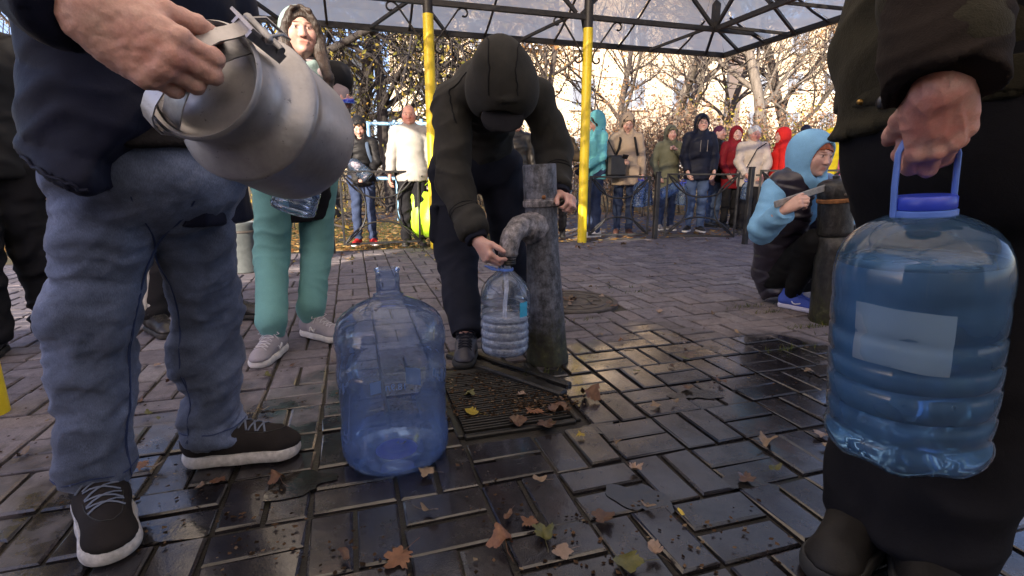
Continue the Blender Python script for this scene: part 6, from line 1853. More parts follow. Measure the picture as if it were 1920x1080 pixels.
Jm['knR'] = P(172, 600, 1.10); Jm['knL'] = P(386, 575, 1.30)
Jm['toeR'] = nrm(A(.70, -.71, 0)); Jm['toeL'] = nrm(A(.97, .20, 0))
Jm['wrR'] = WR; Jm['elR'] = P(20, -130, .70); Jm['shR'] = Jm['shR'] + A(-.02, -.10, .0)
man = person('man in a navy quilted jacket and faded jeans holding a milk can', A(-.80, 1.16, 0))
def red_knuckles(V):
    T = np.ones((len(V), 3)); rs = np.random.RandomState(2)
    for c, r_, col_ in ((KNK, .030, (1.0, .80, .78)), (P(294, 78, .585), .008, (.80, .60, .56)), (P(270, 106, .58), .009, (.70, .52, .48)), (P(247, 118, .57), .007, (.72, .55, .50)), (P(337, 118, .6), .02, (1.05, .78, .76))):
        d = np.linalg.norm(V - c, axis=1) / r_; m = np.clip(1.2 - d, 0, 1)[:, None] * .8; T = T * (1 - m) + np.array(col_) * m
    return T
hs = {'R': dict(fd=nrm(WR - Jm['elR']), w=WR, d=dR, n=nR, lat=strap_dir, curls=((34, 82, 55), (40, 84, 55), (46, 84, 55), (52, 80, 55)), sc=1.0, vox=.0024, fat=1.1, thumb=(.45, .75, .45), thumb_bend=.5, tint=red_knuckles,
        post=lambda V, F: bulge(bulge(V, F, .0010, 75), F, .0006, 190)), 'L': None}
body(man, Jm, M_SKIN, .016, .008, handspec=hs, tint=dict(brow=(.3, .22, .18)))
hair(man, Jm, M_HAIRD, 'short', .01)
def open_front(v, q):
    r_, f_, k_ = Jm['r'], Jm['f'], Jm['k']
    zp = [P(318, 540, .97), P(342, 395, .99), P(415, 210, 1.03), P(436, -20, 1.05), P(455, -180, 1.1)]
    rad = (.15, .145, .115, .085, .08)
    for i in range(4): v.rc(zp[i], zp[i + 1], rad[i], rad[i + 1], .012, op=1)
_open = open_front
def open_front(v, q):
    _open(v, q)
    v.box(A(-.50, 1.16, .675), A(.17, .26, .115), None, .01, .01, 1)
    a_, b_ = P(-60, 262, .92), P(192, 402, .90); e_ = nrm(b_ - a_); d_ = nrm(A(.1, 1, 0) - e_ * (A(.1, 1, 0) @ e_)); n_ = np.cross(e_, d_); n_ = n_ * (1 if n_[2] > 0 else -1)
    v.box((a_ + b_) / 2 - n_ * .16 + d_ * .15, A(np.linalg.norm(b_ - a_) / 2, .40, .16), np.stack([e_, d_, n_], 1), .004, .006, 1)
jk = coat(man, Jm, M_QUILT, .80, 1.26, 'down', vox=.009, amp=.006, name='jacket', flare=1.2, extra=open_front, cuff=-.010, fa=13, sleeve=1.0)
co = np.empty(len(jk.data.vertices) * 3, np.float32); jk.data.vertices.foreach_get('co', co); V = co.reshape(-1, 3).astype(float)
F = np.array([p.vertices[:] for p in jk.data.polygons]); V = quilt(V, F, nrm(A(.25, 0, 1)), A(0, 0, 0), .135, .009)
jk.data.vertices.foreach_set('co', V.astype(np.float32).ravel()); jk.data.update()
coat(man, Jm, M_SWEAT, .985, 1.02, None, vox=.012, amp=.006, name='sweater', slv=(False, False))
for pts in ([P(-10, 296, .92), P(60, 330, .90), P(120, 362, .88), P(182, 392, .87)], [P(186, 392, .87), P(232, 320, .86), P(282, 240, .85), P(330, 130, .86), P(380, 10, .92)]):
    surf_line(man, jk, pts, .0035, M_QUILT, 'seam', off=.0015)
# jeans
v = Vol()
v.rc(Jm['waist'], Jm['pelvis'], .135 * k, .150 * k, .04, flat=(Jm['fp'], 1.22), capa=True); v.rc(Jm['hipR'], Jm['hipL'], .115 * k, None, .05)
for s, (rt_, rk, ra) in (('R', (.097, .074, .063)), ('L', (.098, .071, .060))):
    h_, kn, an = Jm['hip' + s], Jm['kn' + s], Jm['ank' + s] - A(0, 0, .005)
    v.rc(h_, kn, rt_, rk, .03); v.rc(kn, an, rk, ra, .03, capb=True)
    v.ell(kn * .66 + an * .34 - nrm(Jm['toe' + s]) * .014, A(.078, .078, .12), None, .03)
    v.rc(an + A(0, 0, .045) , an, ra * 1.06, ra * 1.10, .02, capb=True)
V, F = v.mesh(.0065)
seg = limb_segs(Jm, arms=False, torso=False)
V = folds(V, F, seg, .0085, 9., 6.5, 4.2, .3); V = folds(V, F, seg, .0045, 21., 9., 9.1, .3); V = folds(V, F, seg, .0022, 40., 14., 5.1, .25); V = bulge(V, F, .003, 9); V = bulge(V, F, .002, 30)
jeans = mk('jeans', V, F, M_JN, man, True)
for s, dd in (('R', A(.95, .1, 0)), ('L', A(-.25, -1, 0))):
    h_, kn, an = Jm['hip' + s], Jm['kn' + s], Jm['ank' + s]; u_ = nrm(dd)
    for o_ in (0, .005):
        surf_line(man, jeans, [h_ + u_ * .13 + A(0, o_, 0), kn + u_ * .1 + A(0, o_, 0), kn * .5 + an * .5 + u_ * .09 + A(0, o_, 0), an + u_ * .08 + A(0, o_, 0.0)], .0013, M_JSEAM, 'seam', off=.0008)
    ring = [an + A(math.cos(a), math.sin(a), 0) * .085 + A(0, 0, .022) for a in np.linspace(0, 2 * math.pi, 13)]
    surf_line(man, jeans, ring, .0016, M_JSEAM, 'hem_stitch', off=.0006)
for s in 'RL':
    up = shoe(man, Jm['ank' + s], Jm['toe' + s], 1.08, M_SUEDE, M_SOLE_D2, .30, 1.12, .0045, .02, z0=0.004, soleh=.030)
    laces(man, up, Jm['ank' + s], Jm['toe' + s], 1.08, M_LACE, rows=4, z0=0.004)
    f_ = Jm['toe' + s]; r_ = np.cross(f_, A(0, 0, 1)); o_ = Jm['ank' + s] * A(1, 1, 0)
    surf_line(man, up, [o_ + f_ * (.115 + .075 * math.cos(a)) * 1.0 + r_ * .036 * math.sin(a) + A(0, 0, .09) for a in np.linspace(-1.9, 1.9, 9)], .0012, M_SOLE_D, 'toe_stitch', off=.0008)

# ------------------------------------------------------------ man with the big bottle
M_CORD = cloth('dark_olive_corduroy', (.030, .027, .018), .35, .92, 420, .6, .25); M_DKTR = cloth('black_wool_trousers', (.010, .010, .013), .3, .9, 500, .3)
M_CUFF = cloth('dark_brown_cuff', (.018, .013, .011), .3, .85, 500, .4); M_BRASS = plain('brass_rivet', (.40, .24, .07), .35, .9, .1, 40, .1); M_SNAP = plain('gunmetal_snap', (.10, .10, .11), .3, .8, .15, 40, .1)
k = .95
Jr = stand(A(.80, .93, 0), -40, 1.66)
Jr['pelvis'] = A(.81, .91, .86); sh = A(.01, -.02, 0)
Jr['ankR'] = G(1622, 935, .10); Jr['ankL'] = G(1742, 1000, .10)
Jr['hipR'] = A(.775, .97, .84); Jr['hipL'] = A(.895, .865, .84); Jr['knR'] = Jr['hipR'] * .45 + Jr['ankR'] * .55 + A(.03, -.01, 0); Jr['knL'] = Jr['hipL'] * .45 + Jr['ankL'] * .55 + A(.01, -.01, 0)
WL = P(1764, 158, .655); KL = P(1764, 226, .672)
Jr['wrL'] = WL; Jr['shL'] = A(.93, .82, 1.34); Jr['elL'] = P(1772, -120, .72)
for n_ in ('waist', 'chest', 'neck', 'hc', 'shR'): Jr[n_] = Jr[n_] + A(-.035, 0, 0)
Jr['pelvis'] = Jr['pelvis'] + A(-.005, 0, 0)
Jr['elR'] = Jr['pelvis'] + A(.12, .22, .22); Jr['wrR'] = Jr['pelvis'] + A(.16, .20, .0)
old = person('man in a dark olive corduroy jacket and black trousers holding the big bottle', A(.80, .93, 0))
def old_hand(V, F):
    N = vnormals(V, F); r1 = 1 - np.abs(vnoise(np.stack([V[:, 0] * 95, V[:, 1] * 60, V[:, 2] * 42], 1))) * 2.2
    r2 = 1 - np.abs(vnoise(np.stack([V[:, 0] * 45 + V[:, 2] * 38, V[:, 1] * 40, V[:, 2] * 20], 1) + 5)) * 2.4
    return V + N * (.0011 * r1 + .0014 * r2)[:, None]
def old_tint(V):
    T = np.ones((len(V), 3)); n = vnoise(V * 55) * .5 + vnoise(V * 130) * .5
    T[:, 1] *= 1 - .25 * np.clip(n, 0, 1); T[:, 2] *= 1 - .22 * np.clip(n, 0, 1)
    d = np.linalg.norm(V - P(1735, 225, .66), axis=1) / .035; m = np.clip(1.3 - d, 0, 1)[:, None] * .6; return T * (1 - m) + A(1.05, .74, .72) * m
dL = nrm(KL - WL)
hsL = {'L': dict(fd=nrm(WL - Jr['elL']), w=WL, d=dL, n=A(0, 1, -.1), lat=A(-1, .1, 0), curls=((26, 92, 70), (24, 94, 70), (24, 94, 70), (28, 90, 65)), sc=.97, vox=.0024, fat=1.1, thumb=(.16, .9, .75), thumb_bend=.2, post=old_hand, tint=old_tint), 'R': {}}
body(old, Jr, M_SKIN2, .016, .008, handspec=hsL)
hair(old, Jr, M_HAIRG, 'short', .01)
jk2 = coat(old, Jr, M_CORD, 1.015, 1.32, None, vox=.009, amp=.008, name='jacket', flare=1.02, cuff=-.02, sleeve=.98, fa=10)
d_ = nrm(Jr['wrL'] - Jr['elL'])
v = Vol(); v.rc(Jr['wrL'] - d_ * .115, Jr['wrL'] + d_ * .004, .066, .063, .01, flat=(A(0, 1, 0), 1.15), capa=True, capb=True)
V, F = v.mesh(.005); V = folds(V, F, [(Jr['wrL'] - d_ * .11, Jr['wrL'], .09, 1, 1)], .004, 24, 7); mk('cuff', V, F, M_CUFF, jk2, True)
v = Vol(); hz = .925 * Jr['k'] * 1.0
hemc = A(Jr['pelvis'][0], Jr['pelvis'][1], Jr['pelvis'][2] - (.96 - 1.015) * Jr['k'])
v.rc(hemc - A(0, 0, .002), hemc + A(0, 0, .052), .172 * Jr['k'] * 1.34 * 1.03, .172 * Jr['k'] * 1.34 * 1.035, .01, flat=(Jr['fp'], 1.28), capa=True, capb=True)
V, F = v.mesh(.008); V = bulge(V, F, .003, 14); wb = mk('waistband', V, F, M_CORD, jk2, True)
def stud(px, py, r_, m, name, par):
    co = np.empty(len(wb.data.vertices) * 3, np.float32); wb.data.vertices.foreach_get('co', co); V = co.reshape(-1, 3) + base_of(wb)
    ray = nrm(P(px, py, 1.0) - A(0, 0, CAM_H)); w = V - A(0, 0, CAM_H); t = w @ ray; d = np.linalg.norm(w - t[:, None] * ray, axis=1)
    i = np.argsort(d)[:12]; i = i[np.argmin(t[i])]; p = V[i]
    nd = nrm(A(p[0] - hemc[0], p[1] - hemc[1], 0))
    mb = MB(); mb.lathe([(r_, -.002), (r_, .002), (r_ * .85, .0045), (r_ * .4, .006)], 18, frame_M(p, nd), cap0=False); mb.build(name, m, par, True, 50)
stud(1645, 192, .0105, M_SNAP, 'snap_button', wb); stud(1608, 187, .0048, M_BRASS, 'rivet', wb)
v = Vol(); v.rc(Jr['waist'], Jr['pelvis'], .19, .20, .04, flat=(Jr['fp'], 1.2), capa=True); v.rc(Jr['hipR'], Jr['hipL'], .125, None, .05)
for s in 'RL':
    v.rc(Jr['hip' + s], Jr['kn' + s], .118, .100, .03); v.rc(Jr['kn' + s], Jr['ank' + s] - A(0, 0, .03), .100, .102 if s == 'L' else .082, .03, capb=True)
V, F = v.mesh(.009); V = folds(V, F, limb_segs(Jr, arms=False, torso=False), .008, 7.5, 5.0, 8.2, .5); mk('trousers', V, F, M_DKTR, old, True)
M_BOOT = plain('black_boot_leather', (.010, .009, .009), .6, 0, .3, 25, .35, .002, .25)
for s in 'RL':
    up = shoe(old, Jr['ank' + s], Jr['toe' + s], 1.05, M_BOOT, M_SOLE_D, .31, 1.2, .006, .06, name='boot', z0=.004, soleh=.035)
    an = Jr['ank' + s]
    for z in (.085, .105): surf_line(old, up, [an * A(1, 1, 0) + A(math.cos(a) * .06, math.sin(a) * .06, z) for a in np.linspace(2.4, 5.6, 9)], .0013, M_GREYSH, 'stitch', off=.0008)

# ------------------------------------------------------------ hooded man bent over the pump
M_HOODJ = cloth('charcoal_green_jacket', (.030, .029, .027), .3, .82, 600, .35, .15); M_CARGO = cloth('navy_cargo_cotton', (.014, .016, .026), .3, .88, 600, .35)
M_NAVYSH = leathery('navy_sneaker_leather', (.022, .022, .034), .5)
k = .94
Jb = dict(k=k, r=A(-1, .0, 0), f=A(0, -1, 0), u=A(0, 0, 1), fp=nrm(A(.05, -.9, -.25)), fc=nrm(A(.02, -.55, -.83)))
Jb['pelvis'] = P(893, 285, 2.66); Jb['waist'] = P(898, 215, 2.58); Jb['chest'] = P(922, 178, 2.33); Jb['neck'] = P(938, 150, 2.17); Jb['hc'] = P(942, 168, 2.06)
Jb['RH'] = rotm(nrm(A(-1, .05, .06)), nrm(A(0.05, -1, 0)), R(76), R(4), R(-4))
Jb['shR'] = P(846, 188, 2.27); Jb['shL'] = P(1006, 182, 2.27)
Jb['elR'] = P(852, 350, 2.14); Jb['wrR'] = P(896, 452, 2.0); Jb['elL'] = P(1040, 290, 2.36); Jb['wrL'] = P(1049, 366, 2.19)
Jb['hipR'] = P(850, 322, 2.60); Jb['hipL'] = P(938, 318, 2.68); Jb['knR'] = P(856, 480, 2.46); Jb['knL'] = P(952, 430, 2.72)
Jb['ankR'] = G(874, 628, .09); Jb['ankL'] = G(972, 560, .09); Jb['toeR'] = nrm(A(.05, -1, 0)); Jb['toeL'] = nrm(A(.15, -1, 0))
ben = person('man in a dark hooded jacket bending over the pump to fill a bottle', A(Jb['pelvis'][0], 2.55, 0))
hR = P(912, 478, 1.97)
hsb = {'R': dict(w=Jb['wrR'], d=nrm(hR - Jb['wrR']), n=nrm(A(.55, .45, -.35)), lat=nrm(A(.5, -.75, .1)), curls=((30, 50, 30), (38, 55, 35), (44, 55, 35), (48, 55, 35)), sc=1.02, vox=.0038, thumb=(.5, .8, .25)),
       'L': dict(w=Jb['wrL'], d=nrm(P(1068, 372, 2.13) - Jb['wrL']), n=nrm(A(-.55, .0, -.6)), lat=nrm(A(-.2, -.9, .25)), curls=((45, 70, 50),) * 4, sc=.98, vox=.004, thumb=(.5, .7, .4))}
body(ben, Jb, M_SKIN, .014, .007, handspec=hsb, tint=dict(brow=(.25, .18, .14)))
def bhood(v, q):
    kk = Jb['k']
    v.ell(q(0, -.018, .03), A(.132, .155, .150) * kk, Jb['RH'], .02); v.ell(q(.02, -.06, .115), A(.085, .10, .070) * kk, Jb['RH'], .04); v.ell(q(-.07, .02, .03), A(.075, .10, .10) * kk, Jb['RH'], .03); v.ell(q(.08, .0, .0), A(.07, .11, .10) * kk, Jb['RH'], .03)
    v.rc(q(0, -.05, -.06), Jb['neck'], .115 * kk, .12 * kk, .05)
    v.ell(q(0, .135, -.03), A(.082, .100, .118) * kk, Jb['RH'], .012, 1)
    rim = lambda a: q(.104 * math.cos(a), .092 - .045 * math.cos(a) ** 2, -.012 + .140 * math.sin(a))
    for i in range(28):
        a0, a1 = 2 * math.pi * i / 28, 2 * math.pi * (i + 1) / 28
        if math.sin(a0) > -.85: v.rc(rim(a0), rim(a1), .011 * kk, None, .008)
jb = coat(ben, Jb, M_HOODJ, .84, 1.13, None, collar=False, vox=.0085, amp=.012, name='jacket', cuff=-.035, extra=bhood, sleeve=1.16, fa=12, seed=4)
for s in 'RL':
    d_ = nrm(Jb['wr' + s] - Jb['el' + s]); v = Vol(); v.rc(Jb['wr' + s] - d_ * .06, Jb['wr' + s] - d_ * .002, .047, .043, .01, capb=True)
    V, F = v.mesh(.006); V = folds(V, F, [(Jb['wr' + s] - d_ * .06, Jb['wr' + s], .06, 1, 1)], .003, 40, 9); mk('cuff', V, F, M_CARGO, jb, True)
qh = lambda a, b, c: Jb['hc'] + Jb['RH'] @ (A(a, b, c) * k)
for s in (-1, 1): surf_line(ben, jb, [qh(.055 * s, .08, .14), qh(.060 * s, .0, .20), qh(.055 * s, -.09, .17), qh(.05 * s, -.16, .08)], .0028, M_BLKCOTTON, 'seam', off=.001)
surf_line(ben, jb, [Jb['shR'] * .7 + Jb['chest'] * .3 + A(0, -.12, .1), Jb['shR'] + A(.0, -.12, .02), Jb['shR'] + A(.03, -.12, -.1)], .0028, M_BLKCOTTON, 'seam', off=.001)
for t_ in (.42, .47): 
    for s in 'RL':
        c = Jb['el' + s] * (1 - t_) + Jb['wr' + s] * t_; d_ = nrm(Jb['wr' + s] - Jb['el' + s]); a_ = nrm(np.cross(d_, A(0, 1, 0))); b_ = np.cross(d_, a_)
        surf_line(ben, jb, [c + (a_ * math.cos(x) + b_ * math.sin(x)) * .07 for x in np.linspace(0, 6.28, 11)], .0022, M_BLKCOTTON, 'seam', off=.0005)
v = Vol(); v.ell(qh(0, .005, .045), A(.083, .10, .085) * k, Jb['RH'], .01); v.rc(qh(-.034, .135, .052), qh(.034, .135, .052), .056 * k, None, .012, flat=(Jb['RH'] @ A(0, .25, 1) / 1.03, 9)); v.ell(qh(0, .13, -.05), A(.07, .05, .085) * k, Jb['RH'], .01, 1)
V, F = v.mesh(.006); mk('cap', V, F, cloth('dark_cap_cotton', (.018, .018, .022), .3, .8), ben, True)
v = Vol(); v.rc(Jb['waist'] * .5 + Jb['pelvis'] * .5, Jb['pelvis'], .15, .16, .04, flat=(Jb['fp'], 1.2)); v.rc(Jb['hipR'], Jb['hipL'], .115, None, .05)
for s in 'RL':
    v.rc(Jb['hip' + s], Jb['kn' + s], .112, .094, .03); v.rc(Jb['kn' + s], Jb['ank' + s] - A(0, 0, 0), .092, .068, .03, capb=True)
    v.box(Jb['hip' + s] * .35 + Jb['kn' + s] * .65 + A(-.095 if s == 'R' else .095, 0, .02), (.018, .07, .085), None, .012, .012)
V, F = v.mesh(.008); V = folds(V, F, limb_segs(Jb, arms=False, torso=False), .008, 10, 5.4, 6.6, .4); mk('trousers', V, F, M_CARGO, ben, True)
for s in 'RL':
    up = shoe(ben, Jb['ank' + s], Jb['toe' + s], .98, M_NAVYSH, M_SOLE_D, .29, 1.12, .005, .0, name='sneaker', z0=.003)
    laces(ben, up, Jb['ank' + s], Jb['toe' + s], .98, M_CARGO, rows=5, z0=.003)

# ------------------------------------------------------------ woman in mint
M_MINT = cloth('mint_joggers_cotton', (.15, .33, .32), .12, .9, 500, .3, .2); M_MINTP = cloth('pale_mint_fleece', (.24, .32, .32), .1, .95, 320, .4, .3); M_PINKG = cloth('pinkish_grey_nylon', (.36, .29, .31), .15, .6, 500, .25)
M_VEST = cloth('black_vest_nylon', (.012, .012, .015), .3, .5, 500, .2); M_SNK = cloth('grey_sneaker_suede', (.30, .28, .31), .12, .9, 500, .3); M_HAIRL = hairm('long_brown_hair', (.032, .018, .013))
g0 = A(-1.13, 2.56, 0)
Jw = stand(g0, 34, 1.52, {'R': (.10, .26, 1.0), 'L': (-.20, .40, 1.10)}, (.0, .06), None, (4, -6, 0), {'R': (.8, -.5, -.6), 'L': (-.9, -.2, -.9)})
off = P(563, 60, 2.50) - Jw['hc']
for n_ in ('waist', 'chest', 'neck', 'hc', 'shR', 'shL'): Jw[n_] = Jw[n_] + off * (.5 if n_ == 'waist' else 1)
Jw['ankR'] = G(513, 630, .085); Jw['ankL'] = G(586, 600, .085); Jw['toeR'] = nrm(A(.06, -1, 0)); Jw['toeL'] = nrm(A(.85, -.5, 0))
Jw['hipR'] = P(516, 340, 2.52); Jw['hipL'] = P(592, 335, 2.66); Jw['pelvis'] = (Jw['hipR'] + Jw['hipL']) / 2 + A(0, 0, .03)
Jw['knR'] = P(509, 480, 2.50); Jw['knL'] = P(594, 465, 2.66)
Jw['wrL'] = P(614, 212, 2.24); Jw['elL'] = P(612, 290, 2.46); Jw['wrR'] = P(566, 318, 2.12); Jw['elR'] = P(500, 290, 2.36)
wom = person('woman in mint joggers and a pale hood with long brown hair', g0)
hp_ = P(650, 204, 2.19)
hsw = {'L': dict(w=Jw['wrL'], d=nrm(hp_ - Jw['wrL']), n=nrm(A(.0, -.25, .95)), lat=nrm(A(.2, .9, .2)), curls=((12, 28, 20), (20, 36, 22), (28, 40, 25), (34, 42, 25)), sc=.95, vox=.0042, thumb=(.75, .6, .35)),
       'R': dict(curls=((50, 60, 40),) * 4, sc=.92, vox=.006)}
body(wom, Jw, M_SKIN, .016, .0042, fem=True, handspec=hsw, tint=dict(brow=(.22, .15, .12), lips=(1.0, .70, .68), flush=.06))
coat(wom, Jw, M_MINTP, .86, 1.02, None, vox=.009, amp=.006, name='hoodie', slv=(False, False),
     extra=lambda v, q: (v.ell(q(0, -.060, .015), A(.102, .105, .122) * Jw['k'], Jw['RH'], .02), v.rc(q(0, -.06, -.06), Jw['neck'] - Jw['f'] * .02, .088 * Jw['k'], .095 * Jw['k'], .04), v.ell(q(0, .085, -.03), A(.088, .110, .135) * Jw['k'], Jw['RH'], .012, 1)))
def wopen(w):
    def f_(v, q):
        v.rc(Jw['neck'] + Jw['f'] * .14 + A(0, 0, .06), Jw['pelvis'] + Jw['f'] * .2 - A(0, 0, .2), w, w * 1.15, .01, op=1)
    return f_
coat(wom, Jw, M_PINKG, .84, 1.08, None, collar=False, vox=.010, amp=.008, name='jacket', extra=wopen(.085))
coat(wom, Jw, M_VEST, .72, 1.16, None, collar=False, vox=.011, amp=.006, name='vest', slv=(False, False), extra=wopen(.10))
qw = lambda a, b, c: Jw['hc'] + Jw['RH'] @ (A(a, b, c) * Jw['k'])
v = Vol(); kw_ = Jw['k']
v.ell(qw(0, -.004, .036), A(.080, .096, .089) * kw_, Jw['RH'], .01); v.ell(qw(0, .118, -.035), A(.064, .075, .108) * kw_, Jw['RH'], .01, 1)
for s in (-1, 1): v.chain([qw(.004 * s, .060, .112), qw(.040 * s, .082, .092), qw(.064 * s, .072, .045), qw(.074 * s, .058, -.01)], [.006, .009, .010, .011], .01)
for s in (-1, 1):
    for j, (o1, o2) in enumerate(((0, 0), (.016, .02), (-.012, .035))):
        c0 = [qw((.050 + o1 * .4) * s, .070, .062), qw((.066 + o1 * .4) * s, .066, .03), qw((.080 + o1) * s, .052, -.03), qw((.084 + o1) * s, .06, -.11)]
        end = Jw['chest'] + Jw['f'] * (.155 + o2 * .4) - Jw['r'] * (-.075 * s) + A(0, 0, .06)
        v.chain(c0 + [end, end - A(0, 0, .10) - Jw['r'] * (.01 * s), end - A(0, 0, .20 + o2) - Jw['r'] * (.015 * s)], [.008, .013, .015, .017, .018, .014, .005], .012)
V, F = v.mesh(.006); V = bulge(V, F, .002, 60); mk('hair', V, F, M_HAIRL, wom, True)
v = Vol(); v.rc(Jw['pelvis'] + A(0, 0, .10), Jw['pelvis'], .145, .155, .04, flat=(Jw['fp'], 1.2)); v.rc(Jw['hipR'], Jw['hipL'], .105, None, .05)
for s in 'RL':
    a = Jw['ank' + s]; v.rc(Jw['hip' + s], Jw['kn' + s], .100, .077, .03); v.rc(Jw['kn' + s], a + A(0, 0, .07), .077, .064, .03); v.rc(a + A(0, 0, .065), a - A(0, 0, .005), .064, .046, .02, capb=True)
V, F = v.mesh(.007); V = folds(V, F, limb_segs(Jw, arms=False, torso=False), .0036, 16, 7, 2.6, .25); jg = mk('joggers', V, F, M_MINT, wom, True)
M_NLOGO = plain('white_logo_leather', (.66, .65, .68), .5)
for s in 'RL':
    a, f_ = Jw['ank' + s], Jw['toe' + s]; up = shoe(wom, a, f_, .98, M_SNK, M_SOLE_W, .29, 1.05, .005, .01, name='sneaker', z0=.003, soleh=.030)
    laces(wom, up, a, f_, .98, plain('pale_laces', (.5, .48, .52), .7), rows=5, z0=.003, w=.026)
    r_ = np.cross(f_, A(0, 0, 1))
    for sd in (-1, 1):     # the slanted N on each side of the shoe
        q_ = lambda b, z: a * A(1, 1, 0) + f_ * b + r_ * .075 * sd + A(0, 0, z)
        surf_line(wom, up, [q_(.028, .036), q_(.040, .070), q_(.062, .038), q_(.076, .068)], .0042, M_NLOGO, 'logo', n=6, off=.0008, k=28)
    mk('sock', *(lambda vv: vv.mesh(.007))(Vol().rc(a + A(0, 0, .06), a - A(0, 0, .01), .042, .040, .01)), M_WHITEJ, wom, True)
pq = hp_ + A(.0, -.005, .016)
for i, (dx, dy, dz, lb) in enumerate(((-.012, 0, .004, 'blue bottle cap on the palm of the woman in mint, nearer the wrist'), (.018, -.006, .006, 'blue bottle cap on the palm of the woman in mint, nearer the fingertips'))):
    c = pq + A(dx, dy, dz); rt = empty('bottle_cap', c); tag(rt, lb, 'cap')
    mb = MB(); mb.lathe([(.017, 0), (.018, .012), (.016, .015), (.004, .0155)], 18, frame_M(c, (.2 * i - .1, -.2, 1))); mb.build('cap_shell', M_CAPB, rt, True, 50)
    mb = MB(); mb.lathe([(.0188, 0), (.0188, .0035), (.0178, .0037)], 18, frame_M(c, (.2 * i - .1, -.2, 1)), cap1=False); mb.build('seal_ring', M_CAPL, rt, True, 50)
bb_, bt_ = P(548, 398, 2.10), P(572, 310, 2.11)
bottle('clear ribbed bottle hanging under the milk can before the mint joggers', frame_M(bb_, bt_ - bb_), .088, .28, M_PETC, M_CAPB, n=36)

# ------------------------------------------------------------ crouching woman
M_SKYB = cloth('sky_blue_fleece', (.20, .42, .66), .12, .95, 320, .4, .3); M_PVEST = cloth('dark_purple_shiny_vest', (.016, .012, .024), .3, .3, 300, .3, .1, spec=.7)
M_LEGG = cloth('black_leggings', (.010, .010, .011), .2, .8); M_BLUESH = cloth('blue_mesh_sneaker', (.06, .10, .42), .15, .8, 500, .4)
k = .92
Jc = dict(k=k, r=nrm(A(-.86, -.5, 0)), f=nrm(A(.5, -.86, 0)), u=A(0, 0, 1)); Jc['fp'] = Jc['f']; Jc['fc'] = nrm(Jc['f'] * .85 + A(0, 0, -.35))
Jc['pelvis'] = P(1462, 500, 3.20); Jc['waist'] = P(1466, 455, 3.14); Jc['chest'] = P(1494, 385, 3.02); Jc['neck'] = P(1507, 332, 2.95); Jc['hc'] = P(1526, 292, 2.90)
Jc['RH'] = rotm(Jc['r'], Jc['f'], R(10), R(-12), R(3))
Jc['shR'] = P(1455, 352, 2.97); Jc['shL'] = P(1552, 358, 3.06); Jc['elR'] = P(1430, 432, 2.84); Jc['wrR'] = P(1474, 392, 2.66); Jc['elL'] = P(1588, 430, 2.92); Jc['wrL'] = P(1580, 455, 2.90)
Jc['hipR'] = P(1462, 515, 3.14); Jc['hipL'] = P(1510, 512, 3.24); Jc['knR'] = P(1528, 455, 2.82); Jc['knL'] = P(1600, 460, 2.98)
Jc['ankR'] = G(1484, 553, .085); Jc['ankL'] = G(1572, 540, .085); Jc['toeR'] = nrm(A(.62, -.78, 0)); Jc['toeL'] = nrm(A(.5, -.85, 0))
cro = person('crouching woman in a sky blue hoodie and dark vest with ginger hair', A(Jc['pelvis'][0], 3.1, 0))
hk = P(1499, 378, 2.62)
hsc = {'R': dict(w=Jc['wrR'], d=nrm(hk - Jc['wrR']), n=nrm(A(.25, .75, -.5)), lat=nrm(A(.35, .1, .9)), curls=((48, 75, 50),) * 4, sc=.92, vox=.0042, thumb=(.55, .7, .35)), 'L': dict(curls=((50, 60, 40),) * 4, vox=.007)}
body(cro, Jc, M_SKIN3, .016, .0045, fem=True, handspec=hsc, tint=dict(brow=(.35, .2, .14), lips=(1.0, .70, .68), flush=.06))
hd = coat(cro, Jc, M_SKYB, .94, 1.0, None, vox=.008, amp=.008, name='hoodie', collar=False, sleeve=1.25, cuff=-.01, seed=2,
     extra=lambda v, q: (v.ell(q(0, -.03, .022), A(.110, .138, .130) * k, Jc['RH'], .02), v.ell(q(0, -.08, .02), A(.085, .075, .09) * k, Jc['RH'], .05), v.rc(q(0, -.03, -.06), Jc['neck'], .105 * k, .11 * k, .05), v.rc(q(0, .02, -.12), Jc['neck'] + Jc['fc'] * .05, .07 * k, .08 * k, .03), v.ell(q(0, .12, -.02), A(.079, .125, .110) * k, Jc['RH'], .012, 1)))
qc = lambda a, b, c: Jc['hc'] + Jc['RH'] @ (A(a, b, c) * k)
M_WTRIM = cloth('white_trim_fleece', (.70, .70, .72), .08, .9)
rim = [qc(.084 * math.cos(a), .064 - .030 * math.cos(a) ** 2, -.020 + .114 * math.sin(a)) for a in np.linspace(-1.35, math.pi + 1.35, 40)]
MB().tube(rim, .0085, 8).build('hood_trim', M_WTRIM, hd, True, 60)
for s in (-1, 1):
    p0 = Jc['neck'] + Jc['fc'] * .115 + Jc['r'] * .025 * s + A(0, 0, -.02); MB().tube([p0, p0 + Jc['fc'] * .02 - A(0, 0, .05), p0 + Jc['fc'] * .018 - A(0, 0, .11)], .005, 7).build('drawstring', M_WTRIM, hd, True)
v = Vol(); v.ell(qc(0, -.012, .034), A(.079, .092, .084) * k, Jc['RH'], .01); v.ell(qc(0, .112, -.045), A(.078, .075, .100) * k, Jc['RH'], .01, 1)
for i in range(9): v.rc(qc(-.050 + .0125 * i, .062 - .0032 * abs(i - 4), .084 - .002 * abs(i - 4)), qc(-.056 + .0135 * i, .091 - .0052 * abs(i - 4), .044 + .004 * ((i * 7) % 3) - .002 * abs(i - 4)), .0125 * k, .005 * k, .006 * k)
for s in (-1, 1): v.chain([qc(.056 * s, .058, .05), qc(.069 * s, .055, .0), qc(.068 * s, .058, -.045)], [.012 * k, .010 * k, .004 * k], .008)
